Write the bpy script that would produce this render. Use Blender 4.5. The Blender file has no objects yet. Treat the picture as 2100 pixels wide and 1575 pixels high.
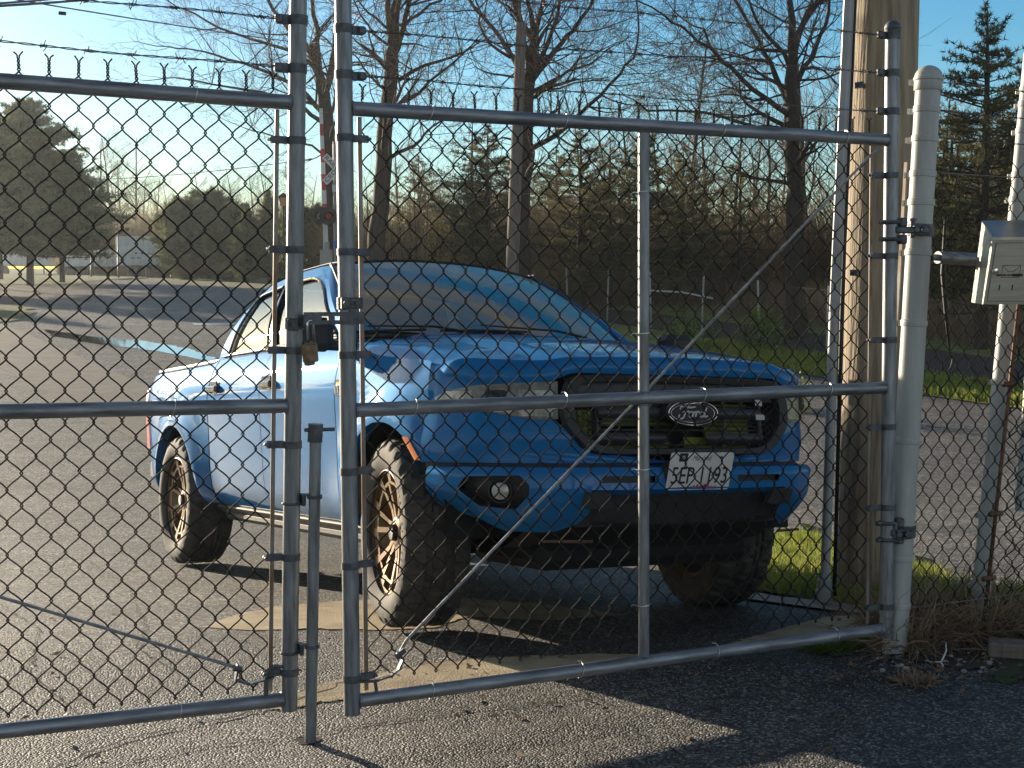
import bpy, math, random
import numpy as np
from mathutils import Matrix, Vector
C = bpy.context.scene.collection
rad = math.radians

# ------------------------------------------------------------------ camera
PITCH = 0.0629
F = 2800.0                      # focal length in pixels of the 2100 px wide photograph
EYE = 1.35
cam_d = bpy.data.cameras.new('camera'); cam = bpy.data.objects.new('camera', cam_d); C.objects.link(cam)
cam_d.sensor_width = 36; cam_d.lens = 36 * F / 2100; cam_d.clip_start = 0.05; cam_d.clip_end = 3000
cam.location = (0, 0, EYE); cam.rotation_euler = (math.pi / 2 - PITCH, 0, 0)
bpy.context.scene.camera = cam

# ------------------------------------------------------------------ sky and sun
SUN_AZ, SUN_EL = rad(-43), rad(9.3)        # azimuth from straight ahead (+Y), negative = left
world = bpy.data.worlds.new('World'); bpy.context.scene.world = world; world.use_nodes = True
wn = world.node_tree; bg = wn.nodes['Background']
sky = wn.nodes.new('ShaderNodeTexSky'); sky.sky_type = 'NISHITA'; sky.sun_disc = False
sky.sun_elevation = SUN_EL; sky.sun_rotation = SUN_AZ; sky.air_density = 1.0; sky.dust_density = 0.3; sky.ozone_density = 2.5
hs = wn.nodes.new('ShaderNodeHueSaturation'); hs.inputs['Saturation'].default_value = 1.45; wn.links.new(sky.outputs[0], hs.inputs['Color']); bg.inputs[1].default_value = 0.085
tcw = wn.nodes.new('ShaderNodeTexCoord'); mpw = wn.nodes.new('ShaderNodeMapping'); mpw.inputs['Scale'].default_value = (1.2, 2.2, 5.0); mpw.inputs['Rotation'].default_value = (0, 0, .5); wn.links.new(tcw.outputs['Generated'], mpw.inputs[0])
nzw = wn.nodes.new('ShaderNodeTexNoise'); nzw.inputs['Scale'].default_value = 1.6; nzw.inputs['Detail'].default_value = 7; nzw.inputs['Roughness'].default_value = .6; nzw.inputs['Distortion'].default_value = .6; wn.links.new(mpw.outputs[0], nzw.inputs['Vector'])
crw = wn.nodes.new('ShaderNodeMapRange'); crw.inputs[1].default_value = .36; crw.inputs[2].default_value = .58; wn.links.new(nzw.outputs['Fac'], crw.inputs[0])
sxw = wn.nodes.new('ShaderNodeSeparateXYZ'); wn.links.new(tcw.outputs['Generated'], sxw.inputs[0])
mkw = wn.nodes.new('ShaderNodeMapRange'); mkw.inputs[1].default_value = .8; mkw.inputs[2].default_value = -.1; wn.links.new(sxw.outputs[1], mkw.inputs[0])      # thin cirrus lies over the half of the sky behind the viewer
mk2 = wn.nodes.new('ShaderNodeMapRange'); mk2.inputs[1].default_value = .32; mk2.inputs[2].default_value = .6; wn.links.new(sxw.outputs[2], mk2.inputs[0])
mkx = wn.nodes.new('ShaderNodeMath'); mkx.operation = 'MAXIMUM'; wn.links.new(mkw.outputs[0], mkx.inputs[0]); wn.links.new(mk2.outputs[0], mkx.inputs[1])
muw = wn.nodes.new('ShaderNodeMath'); muw.operation = 'MULTIPLY'; wn.links.new(crw.outputs[0], muw.inputs[0]); wn.links.new(mkx.outputs[0], muw.inputs[1])
bww = wn.nodes.new('ShaderNodeRGBToBW'); wn.links.new(hs.outputs[0], bww.inputs[0]); m2w = wn.nodes.new('ShaderNodeMath'); m2w.operation = 'MULTIPLY'; wn.links.new(bww.outputs[0], m2w.inputs[0]); m2w.inputs[1].default_value = 1.7
cbw = wn.nodes.new('ShaderNodeCombineColor'); [wn.links.new(m2w.outputs[0], cbw.inputs[k]) for k in range(3)]
mxw = wn.nodes.new('ShaderNodeMix'); mxw.data_type = 'RGBA'; wn.links.new(muw.outputs[0], mxw.inputs[0]); wn.links.new(hs.outputs[0], mxw.inputs[6]); wn.links.new(cbw.outputs[0], mxw.inputs[7]); wn.links.new(mxw.outputs[2], bg.inputs[0])
sun_d = bpy.data.lights.new('sun', 'SUN'); sun_d.energy = 5.0; sun_d.angle = rad(0.55); sun_d.color = (1.0, 0.85, 0.64)
sun = bpy.data.objects.new('sun', sun_d); C.objects.link(sun)
sdir = Vector((math.sin(SUN_AZ) * math.cos(SUN_EL), math.cos(SUN_AZ) * math.cos(SUN_EL), math.sin(SUN_EL)))
sun.rotation_euler = sdir.to_track_quat('Z', 'Y').to_euler(); sun.location = (0, 0, 30)
vs = bpy.context.scene.view_settings; vs.view_transform = 'Standard'; vs.look = 'None'; vs.gamma = 1; vs.exposure = 1.2
bpy.context.scene.render.film_transparent = False
try:
    bpy.context.scene.cycles.max_bounces = 6; bpy.context.scene.cycles.transparent_max_bounces = 12
except Exception: pass

# ------------------------------------------------------------------ frames
cp, sp = math.cos(PITCH), math.sin(PITCH)
MC = np.array([[1, 0, 0], [0, sp, cp], [0, cp, -sp]], float)   # camera (right, up, forward) -> world
EYEP = np.array([0, 0, EYE])
def R3(a, b, c):
    ca, sa, cb, sb, cc, sc = math.cos(a), math.sin(a), math.cos(b), math.sin(b), math.cos(c), math.sin(c)
    Ry = np.array([[ca, 0, sa], [0, 1, 0], [-sa, 0, ca]]); Rx = np.array([[1, 0, 0], [0, cb, -sb], [0, sb, cb]]); Rz = np.array([[cc, -sc, 0], [sc, cc, 0], [0, 0, 1]])
    return Ry @ Rx @ Rz
def ray(u, v): return MC @ np.array([(u - 1050) / F, -(v - 787.5) / F, 1.0])
def at(u, v, depth): return EYEP + ray(u, v) * depth           # point at a forward distance
def mat4(A, T):
    M = Matrix.Identity(4)
    for i in range(3):
        for j in range(3): M[i][j] = A[i][j]
        M[i][3] = T[i]
    return M

# terrain: s runs along the road away from the gate, t to the right of the road's near edge
RO = np.array([2.2, 7.5]); RD = np.array([-.488, .873]); RE = np.array([.873, .488])
def st(x, y): return (x - RO[0]) * RD[0] + (y - RO[1]) * RD[1], (x - RO[0]) * RE[0] + (y - RO[1]) * RE[1]
def xy(s, t): return RO[0] + s * RD[0] + t * RE[0], RO[1] + s * RD[1] + t * RE[1]
BS = [-60, -6, -1.6, -.3, 2.9, 5, 8, 12, 17, 28, 46, 62, 85, 137, 220, 450, 900]
BZ = [.1, .0, .0, -.07, -.35, -.45, -.46, -.33, -.05, .55, 1.3, 1.9, 2.6, 3.85, 6, 9, 10]
def height(x, y):
    s, t = st(np.asarray(x, float), np.asarray(y, float))
    z = (np.interp(s - .5, BS, BZ) + np.interp(s, BS, BZ) * 2 + np.interp(s + .5, BS, BZ)) / 4
    w1 = np.clip((s + 1.6) / 1.5, 0, 1) * np.clip((9 - s) / 5, 0, 1)
    z = z - .045 * np.clip(t + 2.6, -4, 3) * w1
    w2 = np.clip((-1.0 - s) / .9, 0, 1)
    z = z + .02 * np.clip(t + 3.5, 0, 6) * w2
    z = z + .045 * np.clip(t - 13, 0, 45) * np.clip((70 - s) / 50, 0, 1)
    return z
def gp(u, v, lift=0.0):
    d = ray(u, v); k = 2.5; last = 0
    while k < 900:
        p = EYEP + d * k
        if p[2] < float(height(p[0], p[1])) + lift: break
        last = k; k *= 1.01; k += .01
    lo, hi = last, k
    for _ in range(24):
        m = (lo + hi) / 2; p = EYEP + d * m
        if p[2] < float(height(p[0], p[1])) + lift: hi = m
        else: lo = m
    return EYEP + d * hi
def gz(x, y): return float(height(x, y))

# ------------------------------------------------------------------ mesh helpers
class MB:
    def __init__(s): s.v = []; s.f = []
    def add(s, vs_, fs_):
        n = len(s.v); s.v.extend([tuple(map(float, p)) for p in vs_]); s.f.extend([tuple(i + n for i in f) for f in fs_]); return s
    def box(s, c, size, M=None, bev=0.0):
        x, y, z = [k / 2 for k in size]; b = min(bev, x * .9, y * .9, z * .9)
        if b <= 0:
            P = [(-x, -y, -z), (x, -y, -z), (x, y, -z), (-x, y, -z), (-x, -y, z), (x, -y, z), (x, y, z), (-x, y, z)]
            Fc = [(0, 3, 2, 1), (4, 5, 6, 7), (0, 1, 5, 4), (1, 2, 6, 5), (2, 3, 7, 6), (3, 0, 4, 7)]
        else:
            P = []; idx = {}
            for sx in (-1, 1):
                for sy in (-1, 1):
                    for sz in (-1, 1):
                        for k, q in enumerate(((x, y - b, z - b), (x - b, y, z - b), (x - b, y - b, z))):
                            idx[(sx, sy, sz, k)] = len(P); P.append((q[0] * sx, q[1] * sy, q[2] * sz))
            Fc = []
            for k, (a, b2) in enumerate(((1, 2), (0, 2), (0, 1))):
                for sg in (-1, 1):
                    q = []
                    for u_, w_ in ((-1, -1), (1, -1), (1, 1), (-1, 1)):
                        sgn = [0, 0, 0]; sgn[k] = sg; sgn[a] = u_; sgn[b2] = w_; q.append(idx[(*sgn, k)])
                    Fc.append(tuple(q))
            for k in range(3):
                a, b2 = [(1, 2), (0, 2), (0, 1)][k]
                for u_ in (-1, 1):
                    for w_ in (-1, 1):
                        s0 = [0, 0, 0]; s1 = [0, 0, 0]; s0[k] = -1; s1[k] = 1
                        for q in (s0, s1): q[a] = u_; q[b2] = w_
                        Fc.append((idx[(*s0, a)], idx[(*s1, a)], idx[(*s1, b2)], idx[(*s0, b2)]))
            for sx in (-1, 1):
                for sy in (-1, 1):
                    for sz in (-1, 1): Fc.append(tuple(idx[(sx, sy, sz, k)] for k in range(3)))
        P = [Vector(p) for p in P]
        if M is not None: P = [M @ p for p in P]
        return s.add([(p[0] + c[0], p[1] + c[1], p[2] + c[2]) for p in P], Fc)
    def tube(s, pts, r, n=8, cap=True, closed=False):
        pts = [Vector(p) for p in pts]; m = len(pts)
        if not hasattr(r, '__len__'): r = [r] * m
        V = []; Fc = []; up = None
        for i, p in enumerate(pts):
            if closed: d = pts[(i + 1) % m] - pts[i - 1]
            else: d = pts[min(i + 1, m - 1)] - pts[max(i - 1, 0)]
            if d.length < 1e-9: d = Vector((0, 0, 1))
            d.normalize()
            if up is None: up = Vector((0, 0, 1)) if abs(d.z) < .9 else Vector((1, 0, 0))
            a = d.cross(up)
            if a.length < 1e-6: a = d.cross(Vector((0, 1, .3)))
            a.normalize(); b = a.cross(d); up = b
            for k in range(n):
                t = 2 * math.pi * k / n; V.append(p + (a * math.cos(t) + b * math.sin(t)) * r[i])
        for i in range(m if closed else m - 1):
            for k in range(n):
                j = (i + 1) % m; Fc.append((i * n + k, i * n + (k + 1) % n, j * n + (k + 1) % n, j * n + k))
        if cap and not closed: Fc.append(tuple(range(n))[::-1]); Fc.append(tuple(range((m - 1) * n, m * n)))
        return s.add(V, Fc)
    def lathe(s, prof, n=32, M=None, c=(0, 0, 0)):       # prof of (radius, z) round z
        V = []; Fc = []; m = len(prof)
        for (r_, z_) in prof:
            for k in range(n):
                t = 2 * math.pi * k / n; V.append(Vector((r_ * math.cos(t), r_ * math.sin(t), z_)))
        for i in range(m - 1):
            for k in range(n): Fc.append((i * n + k, i * n + (k + 1) % n, (i + 1) * n + (k + 1) % n, (i + 1) * n + k))
        if M is not None: V = [M @ p for p in V]
        return s.add([(p[0] + c[0], p[1] + c[1], p[2] + c[2]) for p in V], Fc)
    def grid(s, fn, nu, nv):
        V = [fn(i / nu, j / nv) for i in range(nu + 1) for j in range(nv + 1)]
        Fc = [(i * (nv + 1) + j, (i + 1) * (nv + 1) + j, (i + 1) * (nv + 1) + j + 1, i * (nv + 1) + j + 1) for i in range(nu) for j in range(nv)]
        return s.add(V, Fc)
    def prism(s, poly, a, b):                              # poly of 3D points, a/b offset vectors
        n = len(poly); A = [Vector(p) + Vector(a) for p in poly]; Bq = [Vector(p) + Vector(b) for p in poly]
        return s.add(A + Bq, [tuple(range(n))[::-1], tuple(range(n, 2 * n))] + [(i, (i + 1) % n, n + (i + 1) % n, n + i) for i in range(n)])
    def build(s, name, m, parent=None, smooth=True, M=None, angle=None):
        me = bpy.data.meshes.new(name); me.from_pydata(s.v, [], s.f); me.update()
        if smooth:
            me.polygons.foreach_set('use_smooth', [True] * len(me.polygons))
            if angle: me.set_sharp_from_angle(angle=rad(angle))
        me.materials.append(m); o = bpy.data.objects.new(name, me); C.objects.link(o)
        if parent is not None: o.parent = parent
        if M is not None: o.matrix_world = M
        return o
def tag(o, label=None, cat=None, group=None, kind=None):
    if label: o['label'] = label
    if cat: o['category'] = cat
    if group: o['group'] = group
    if kind: o['kind'] = kind
    return o
def empty(name, M=None, loc=None):
    o = bpy.data.objects.new(name, None); C.objects.link(o); o.empty_display_size = .2
    if M is not None: o.matrix_world = M
    if loc is not None: o.location = loc
    return o
def raw_mesh(name, V, Fc, m, smooth=False):
    me = bpy.data.meshes.new(name); V = np.asarray(V, np.float32); Fc = np.asarray(Fc, np.int32)
    me.vertices.add(len(V)); me.vertices.foreach_set('co', V.ravel())
    k = Fc.shape[1]; me.loops.add(Fc.size); me.loops.foreach_set('vertex_index', Fc.ravel())
    me.polygons.add(len(Fc)); me.polygons.foreach_set('loop_start', np.arange(0, Fc.size, k, dtype=np.int32))
    if smooth: me.polygons.foreach_set('use_smooth', np.ones(len(Fc), bool))
    me.update(calc_edges=True); me.materials.append(m); return me
def text_mb(txt, size, depth=.001, sx=1.0, shear=0.0, weight=0.0):
    cu = bpy.data.curves.new('txt', 'FONT'); cu.body = txt; cu.size = size; cu.extrude = depth; cu.align_x = 'CENTER'; cu.align_y = 'CENTER'
    cu.shear = shear; cu.offset = weight; cu.resolution_u = 4
    o = bpy.data.objects.new('txt', cu); C.objects.link(o)
    dg = bpy.context.evaluated_depsgraph_get(); me = o.evaluated_get(dg).to_mesh()
    V = [(v.co.x * sx, v.co.y, v.co.z) for v in me.vertices]; Fc = [tuple(p.vertices) for p in me.polygons]
    o.evaluated_get(dg).to_mesh_clear(); bpy.data.objects.remove(o); bpy.data.curves.remove(cu)
    mb = MB(); mb.add(V, Fc); return mb

# ------------------------------------------------------------------ materials
def nd(m, t, **kw):
    n = m.node_tree.nodes.new(t)
    for k, v in kw.items(): setattr(n, k, v)
    return n
def mat(name, col, rough=.6, metal=0.0, var=0.0, scale=8.0, col2=None, bump=0.0, bscale=None, coat=0.0, detail=4, stretch=None, spec=None, rvar=0.0):
    m = bpy.data.materials.new(name); m.use_nodes = True; b = m.node_tree.nodes['Principled BSDF']; L = m.node_tree.links
    b.inputs['Base Color'].default_value = (*col, 1); b.inputs['Roughness'].default_value = rough; b.inputs['Metallic'].default_value = metal
    if coat: b.inputs['Coat Weight'].default_value = coat; b.inputs['Coat Roughness'].default_value = .03
    if spec is not None: b.inputs['Specular IOR Level'].default_value = spec
    if var or col2 or bump or rvar:
        tc = nd(m, 'ShaderNodeTexCoord'); vec = tc.outputs['Object']
        if stretch:
            mp = nd(m, 'ShaderNodeMapping'); mp.inputs['Scale'].default_value = stretch; L.new(vec, mp.inputs[0]); vec = mp.outputs[0]
        nz = nd(m, 'ShaderNodeTexNoise'); nz.inputs['Scale'].default_value = scale; nz.inputs['Detail'].default_value = detail; nz.inputs['Roughness'].default_value = .6; L.new(vec, nz.inputs['Vector'])
        if var or col2:
            c2 = col2 if col2 else tuple(max(0, c * (1 - var)) for c in col); c1 = col if col2 else tuple(min(1, c * (1 + var)) for c in col)
            rp = nd(m, 'ShaderNodeValToRGB'); rp.color_ramp.elements[0].position = .35; rp.color_ramp.elements[1].position = .65
            rp.color_ramp.elements[0].color = (*c2, 1); rp.color_ramp.elements[1].color = (*c1, 1)
            L.new(nz.outputs['Fac'], rp.inputs[0]); L.new(rp.outputs[0], b.inputs['Base Color'])
        if rvar:
            mr = nd(m, 'ShaderNodeMapRange'); mr.inputs[3].default_value = rough - rvar; mr.inputs[4].default_value = rough + rvar; L.new(nz.outputs['Fac'], mr.inputs[0]); L.new(mr.outputs[0], b.inputs['Roughness'])
        if bump:
            n2 = nd(m, 'ShaderNodeTexNoise'); n2.inputs['Scale'].default_value = bscale or scale * 4; n2.inputs['Detail'].default_value = 3; L.new(vec, n2.inputs['Vector'])
            bp_ = nd(m, 'ShaderNodeBump'); bp_.inputs['Strength'].default_value = bump; bp_.inputs['Distance'].default_value = .01; L.new(n2.outputs['Fac'], bp_.inputs['Height']); L.new(bp_.outputs[0], b.inputs['Normal'])
    return m
def asphalt_mat(name, dark, light, cell, patch, bumpd=.004):
    m = bpy.data.materials.new(name); m.use_nodes = True; b = m.node_tree.nodes['Principled BSDF']; L = m.node_tree.links
    tc = nd(m, 'ShaderNodeTexCoord'); v = nd(m, 'ShaderNodeTexVoronoi'); v.inputs['Scale'].default_value = cell; v.inputs['Randomness'].default_value = 1
    L.new(tc.outputs['Object'], v.inputs['Vector'])
    sep = nd(m, 'ShaderNodeSeparateColor'); L.new(v.outputs['Color'], sep.inputs[0])
    rp = nd(m, 'ShaderNodeValToRGB'); e = rp.color_ramp.elements; e[0].position = .0; e[0].color = (*[c * .55 for c in dark], 1); e[1].position = 1; e[1].color = (*[min(1, c * 2.2) for c in light], 1)
    x = rp.color_ramp.elements.new(.45); x.color = (*dark, 1); x = rp.color_ramp.elements.new(.85); x.color = (*light, 1)
    L.new(sep.outputs[0], rp.inputs[0])
    nz = nd(m, 'ShaderNodeTexNoise'); nz.inputs['Scale'].default_value = 1.3; nz.inputs['Detail'].default_value = 6; L.new(tc.outputs['Object'], nz.inputs['Vector'])
    r2 = nd(m, 'ShaderNodeValToRGB'); r2.color_ramp.elements[0].position = .35; r2.color_ramp.elements[0].color = (1 - patch, 1 - patch, 1 - patch, 1); r2.color_ramp.elements[1].position = .68; r2.color_ramp.elements[1].color = (1 + patch, 1 + patch * .95, 1 + patch * .85, 1)
    L.new(nz.outputs['Fac'], r2.inputs[0])
    mx = nd(m, 'ShaderNodeMix', data_type='RGBA', blend_type='MULTIPLY'); mx.inputs[0].default_value = 1; L.new(rp.outputs[0], mx.inputs[6]); L.new(r2.outputs[0], mx.inputs[7])
    v3 = nd(m, 'ShaderNodeTexVoronoi'); v3.inputs['Scale'].default_value = cell * .33; L.new(tc.outputs['Object'], v3.inputs['Vector']); s3 = nd(m, 'ShaderNodeSeparateColor'); L.new(v3.outputs['Color'], s3.inputs[0])
    r3 = nd(m, 'ShaderNodeMapRange'); r3.inputs[3].default_value = .55; r3.inputs[4].default_value = 1.5; L.new(s3.outputs[0], r3.inputs[0])
    m3 = nd(m, 'ShaderNodeMix', data_type='RGBA', blend_type='MULTIPLY'); m3.inputs[0].default_value = 1; L.new(mx.outputs[2], m3.inputs[6]); L.new(r3.outputs[0], m3.inputs[7]); mx = m3
    # fine cracks
    cv = nd(m, 'ShaderNodeTexVoronoi', feature='DISTANCE_TO_EDGE'); cv.inputs['Scale'].default_value = .55
    wz = nd(m, 'ShaderNodeTexNoise'); wz.inputs['Scale'].default_value = 2.2; wz.inputs['Detail'].default_value = 5; L.new(tc.outputs['Object'], wz.inputs['Vector'])
    va = nd(m, 'ShaderNodeVectorMath', operation='ADD'); L.new(tc.outputs['Object'], va.inputs[0]); L.new(wz.outputs['Color'], va.inputs[1]); L.new(va.outputs[0], cv.inputs['Vector'])
    cr = nd(m, 'ShaderNodeValToRGB'); cr.color_ramp.elements[0].position = .0; cr.color_ramp.elements[0].color = (.35, .35, .35, 1); cr.color_ramp.elements[1].position = .013; cr.color_ramp.elements[1].color = (1, 1, 1, 1)
    L.new(cv.outputs['Distance'], cr.inputs[0])
    m2 = nd(m, 'ShaderNodeMix', data_type='RGBA', blend_type='MULTIPLY'); m2.inputs[0].default_value = 1; L.new(mx.outputs[2], m2.inputs[6]); L.new(cr.outputs[0], m2.inputs[7])
    L.new(m2.outputs[2], b.inputs['Base Color']); b.inputs['Roughness'].default_value = .62
    ad = nd(m, 'ShaderNodeMath', operation='MULTIPLY_ADD'); L.new(v.outputs['Distance'], ad.inputs[0]); ad.inputs[1].default_value = -1.3; L.new(sep.outputs[1], ad.inputs[2])
    bu = nd(m, 'ShaderNodeBump'); bu.inputs['Strength'].default_value = .9; bu.inputs['Distance'].default_value = bumpd; L.new(ad.outputs[0], bu.inputs['Height']); L.new(bu.outputs[0], b.inputs['Normal'])
    return m
def blend_mat(name, cols, scale, rough=.9, bump=.5, bscale=60, bd=.03):
    m = bpy.data.materials.new(name); m.use_nodes = True; b = m.node_tree.nodes['Principled BSDF']; L = m.node_tree.links
    tc = nd(m, 'ShaderNodeTexCoord'); nz = nd(m, 'ShaderNodeTexNoise'); nz.inputs['Scale'].default_value = scale; nz.inputs['Detail'].default_value = 8; nz.inputs['Roughness'].default_value = .65
    L.new(tc.outputs['Object'], nz.inputs['Vector']); rp = nd(m, 'ShaderNodeValToRGB'); e = rp.color_ramp.elements
    e[0].position = .3; e[0].color = (*cols[0], 1); e[1].position = .7; e[1].color = (*cols[-1], 1)
    for i, c in enumerate(cols[1:-1]): x = e.new(.3 + .4 * (i + 1) / (len(cols) - 1)); x.color = (*c, 1)
    L.new(nz.outputs['Fac'], rp.inputs[0]); L.new(rp.outputs[0], b.inputs['Base Color']); b.inputs['Roughness'].default_value = rough
    n2 = nd(m, 'ShaderNodeTexNoise'); n2.inputs['Scale'].default_value = bscale; n2.inputs['Detail'].default_value = 4; L.new(tc.outputs['Object'], n2.inputs['Vector'])
    bu = nd(m, 'ShaderNodeBump'); bu.inputs['Strength'].default_value = bump; bu.inputs['Distance'].default_value = bd; L.new(n2.outputs['Fac'], bu.inputs['Height']); L.new(bu.outputs[0], b.inputs['Normal'])
    return m
def leaf_mat(name, c1, c2, trans=.35, scale=3.0):
    m = bpy.data.materials.new(name); m.use_nodes = True; nt = m.node_tree; L = nt.links; b = nt.nodes['Principled BSDF']
    tc = nd(m, 'ShaderNodeTexCoord'); nz = nd(m, 'ShaderNodeTexNoise'); nz.inputs['Scale'].default_value = scale; nz.inputs['Detail'].default_value = 5; L.new(tc.outputs['Object'], nz.inputs['Vector'])
    rp = nd(m, 'ShaderNodeValToRGB'); rp.color_ramp.elements[0].position = .35; rp.color_ramp.elements[1].position = .65; rp.color_ramp.elements[0].color = (*c1, 1); rp.color_ramp.elements[1].color = (*c2, 1)
    L.new(nz.outputs['Fac'], rp.inputs[0]); L.new(rp.outputs[0], b.inputs['Base Color']); b.inputs['Roughness'].default_value = .7
    tr = nd(m, 'ShaderNodeBsdfTranslucent'); L.new(rp.outputs[0], tr.inputs[0]); mx = nd(m, 'ShaderNodeMixShader'); mx.inputs[0].default_value = trans
    L.new(b.outputs[0], mx.inputs[1]); L.new(tr.outputs[0], mx.inputs[2]); L.new(mx.outputs[0], nt.nodes['Material Output'].inputs[0])
    return m
def worn_edge(m):
    """let a ground patch break up raggedly toward its outline (the 'edge' attribute is 0 there)"""
    nt = m.node_tree; L = nt.links; b = nt.nodes['Principled BSDF']; at_ = nd(m, 'ShaderNodeAttribute'); at_.attribute_name = 'edge'; tc = nd(m, 'ShaderNodeTexCoord')
    nz = nd(m, 'ShaderNodeTexNoise'); nz.inputs['Scale'].default_value = 22; nz.inputs['Detail'].default_value = 8; nz.inputs['Roughness'].default_value = .75; L.new(tc.outputs['Object'], nz.inputs['Vector'])
    a = nd(m, 'ShaderNodeMath', operation='MULTIPLY_ADD'); L.new(at_.outputs['Fac'], a.inputs[0]); a.inputs[1].default_value = .9; L.new(nz.outputs['Fac'], a.inputs[2])
    r = nd(m, 'ShaderNodeMapRange'); r.inputs[1].default_value = .66; r.inputs[2].default_value = .74; L.new(a.outputs[0], r.inputs[0])
    t = nd(m, 'ShaderNodeBsdfTransparent'); x = nd(m, 'ShaderNodeMixShader'); L.new(r.outputs[0], x.inputs[0]); L.new(t.outputs[0], x.inputs[1]); L.new(b.outputs[0], x.inputs[2]); L.new(x.outputs[0], nt.nodes['Material Output'].inputs[0]); return m
M_ = {}
M_['pipe'] = mat('galvanised_pipe', (.22, .23, .24), .42, .5, scale=5, var=.38, bump=.10, bscale=120, stretch=(9, 9, 1.2), rvar=.1)
M_['pipeh'] = mat('galvanised_rail', (.24, .25, .265), .42, .55, scale=5, var=.40, bump=.10, bscale=120, stretch=(1.2, 9, 9), rvar=.1)
M_['clamp'] = mat('weathered_clamp', (.11, .115, .125), .55, .6, scale=40, var=.3, bump=.2)
M_['wire'] = mat('weathered_wire', (.022, .020, .017), .8, 0, scale=30, var=.4, spec=.15)
M_['tie'] = mat('aluminium_tie', (.62, .62, .60), .35, .9)
M_['bar'] = mat('tension_bar_steel', (.26, .26, .26), .5, .6, scale=14, var=.3, col2=(.20, .13, .08), stretch=(1, 1, .5))
M_['barb'] = mat('barbed_wire_steel', (.10, .09, .085), .6, .5)
M_['bolt'] = mat('rusty_bolt', (.16, .08, .05), .7, .4, scale=60, var=.4)
M_['ppost'] = mat('painted_grey_post', (.40, .40, .37), .5, 0, scale=7, var=.10, bump=.06, bscale=90, stretch=(4, 4, .7))
M_['wood'] = mat('weathered_pole_wood', (.38, .30, .20), .85, 0, scale=9, col2=(.17, .13, .09), bump=.9, bscale=26, stretch=(3, 3, .13), detail=7)
M_['oldwood'] = mat('grey_old_wood', (.22, .18, .15), .9, 0, scale=9, col2=(.12, .10, .085), bump=.5, bscale=40, stretch=(3, 3, .2))
M_['cond'] = mat('grey_conduit', (.30, .30, .29), .5, .2, scale=6, var=.15)
M_['black'] = mat('black_rubber', (.012, .012, .013), .6)
M_['darkgrey'] = mat('dark_grey_plastic', (.035, .036, .038), .5, scale=30, var=.2)
M_['asph'] = asphalt_mat('driveway_asphalt', (.028, .028, .028), (.145, .137, .128), 128, .34, .009)
M_['road'] = asphalt_mat('road_asphalt', (.09, .083, .076), (.20, .182, .16), 70, .20, .010)
M_['conc'] = blend_mat('old_concrete', [(.24, .18, .11), (.40, .32, .20), (.50, .41, .28)], 5, .9, .7, 120, .008)
M_['wornconc'] = worn_edge(blend_mat('worn_concrete', [(.24, .18, .11), (.40, .32, .20), (.50, .41, .28)], 5, .9, .7, 120, .008)); M_['conc'] = blend_mat('gutter_concrete', [(.17, .15, .12), (.24, .21, .17)], 3, .9, .5, 90, .006)
M_['curb'] = blend_mat('curb_concrete', [(.22, .20, .18), (.34, .31, .28)], 5, .9, .4, 60, .006)
M_['soil'] = blend_mat('grass_and_soil', [(.05, .045, .025), (.075, .085, .025), (.11, .10, .04), (.09, .12, .03)], 1.6, .95, .9, 25, .05)
M_['dirt'] = blend_mat('dark_dirt', [(.03, .027, .022), (.06, .05, .04)], 4, .95, .8, 40, .02)
M_['grass'] = leaf_mat('grass_blades', (.15, .22, .03), (.42, .42, .10), .5, 6)
M_['drygrass'] = leaf_mat('dry_weed', (.24, .16, .10), (.42, .31, .20), .3, 9)
M_['water'] = mat('puddle_water', (.03, .035, .04), .03, 0, spec=.8)
M_['wpaint'] = mat('white_road_paint', (.6, .6, .56), .6, scale=30, var=.2)
M_['bark'] = mat('tree_bark', (.06, .044, .033), .95, 0, scale=4, col2=(.03, .023, .018), bump=.8, bscale=18, stretch=(3, 3, .5))
M_['twig'] = leaf_mat('brown_twigs', (.13, .085, .05), (.30, .19, .10), .35, .6)
M_['twig2'] = leaf_mat('grey_brown_twigs', (.17, .12, .075), (.36, .26, .15), .35, .6)
M_['pine'] = leaf_mat('pine_needles', (.06, .08, .03), (.19, .20, .07), .4, .9)
M_['pine2'] = leaf_mat('dusty_pine_needles', (.04, .06, .03), (.10, .12, .05), .25, .9)
M_['yleaf'] = leaf_mat('yellow_spring_leaves', (.28, .19, .04), (.42, .30, .07), .5, 3)
M_['gleaf'] = leaf_mat('fresh_green_leaves', (.11, .19, .03), (.20, .30, .05), .5, 3)
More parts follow.
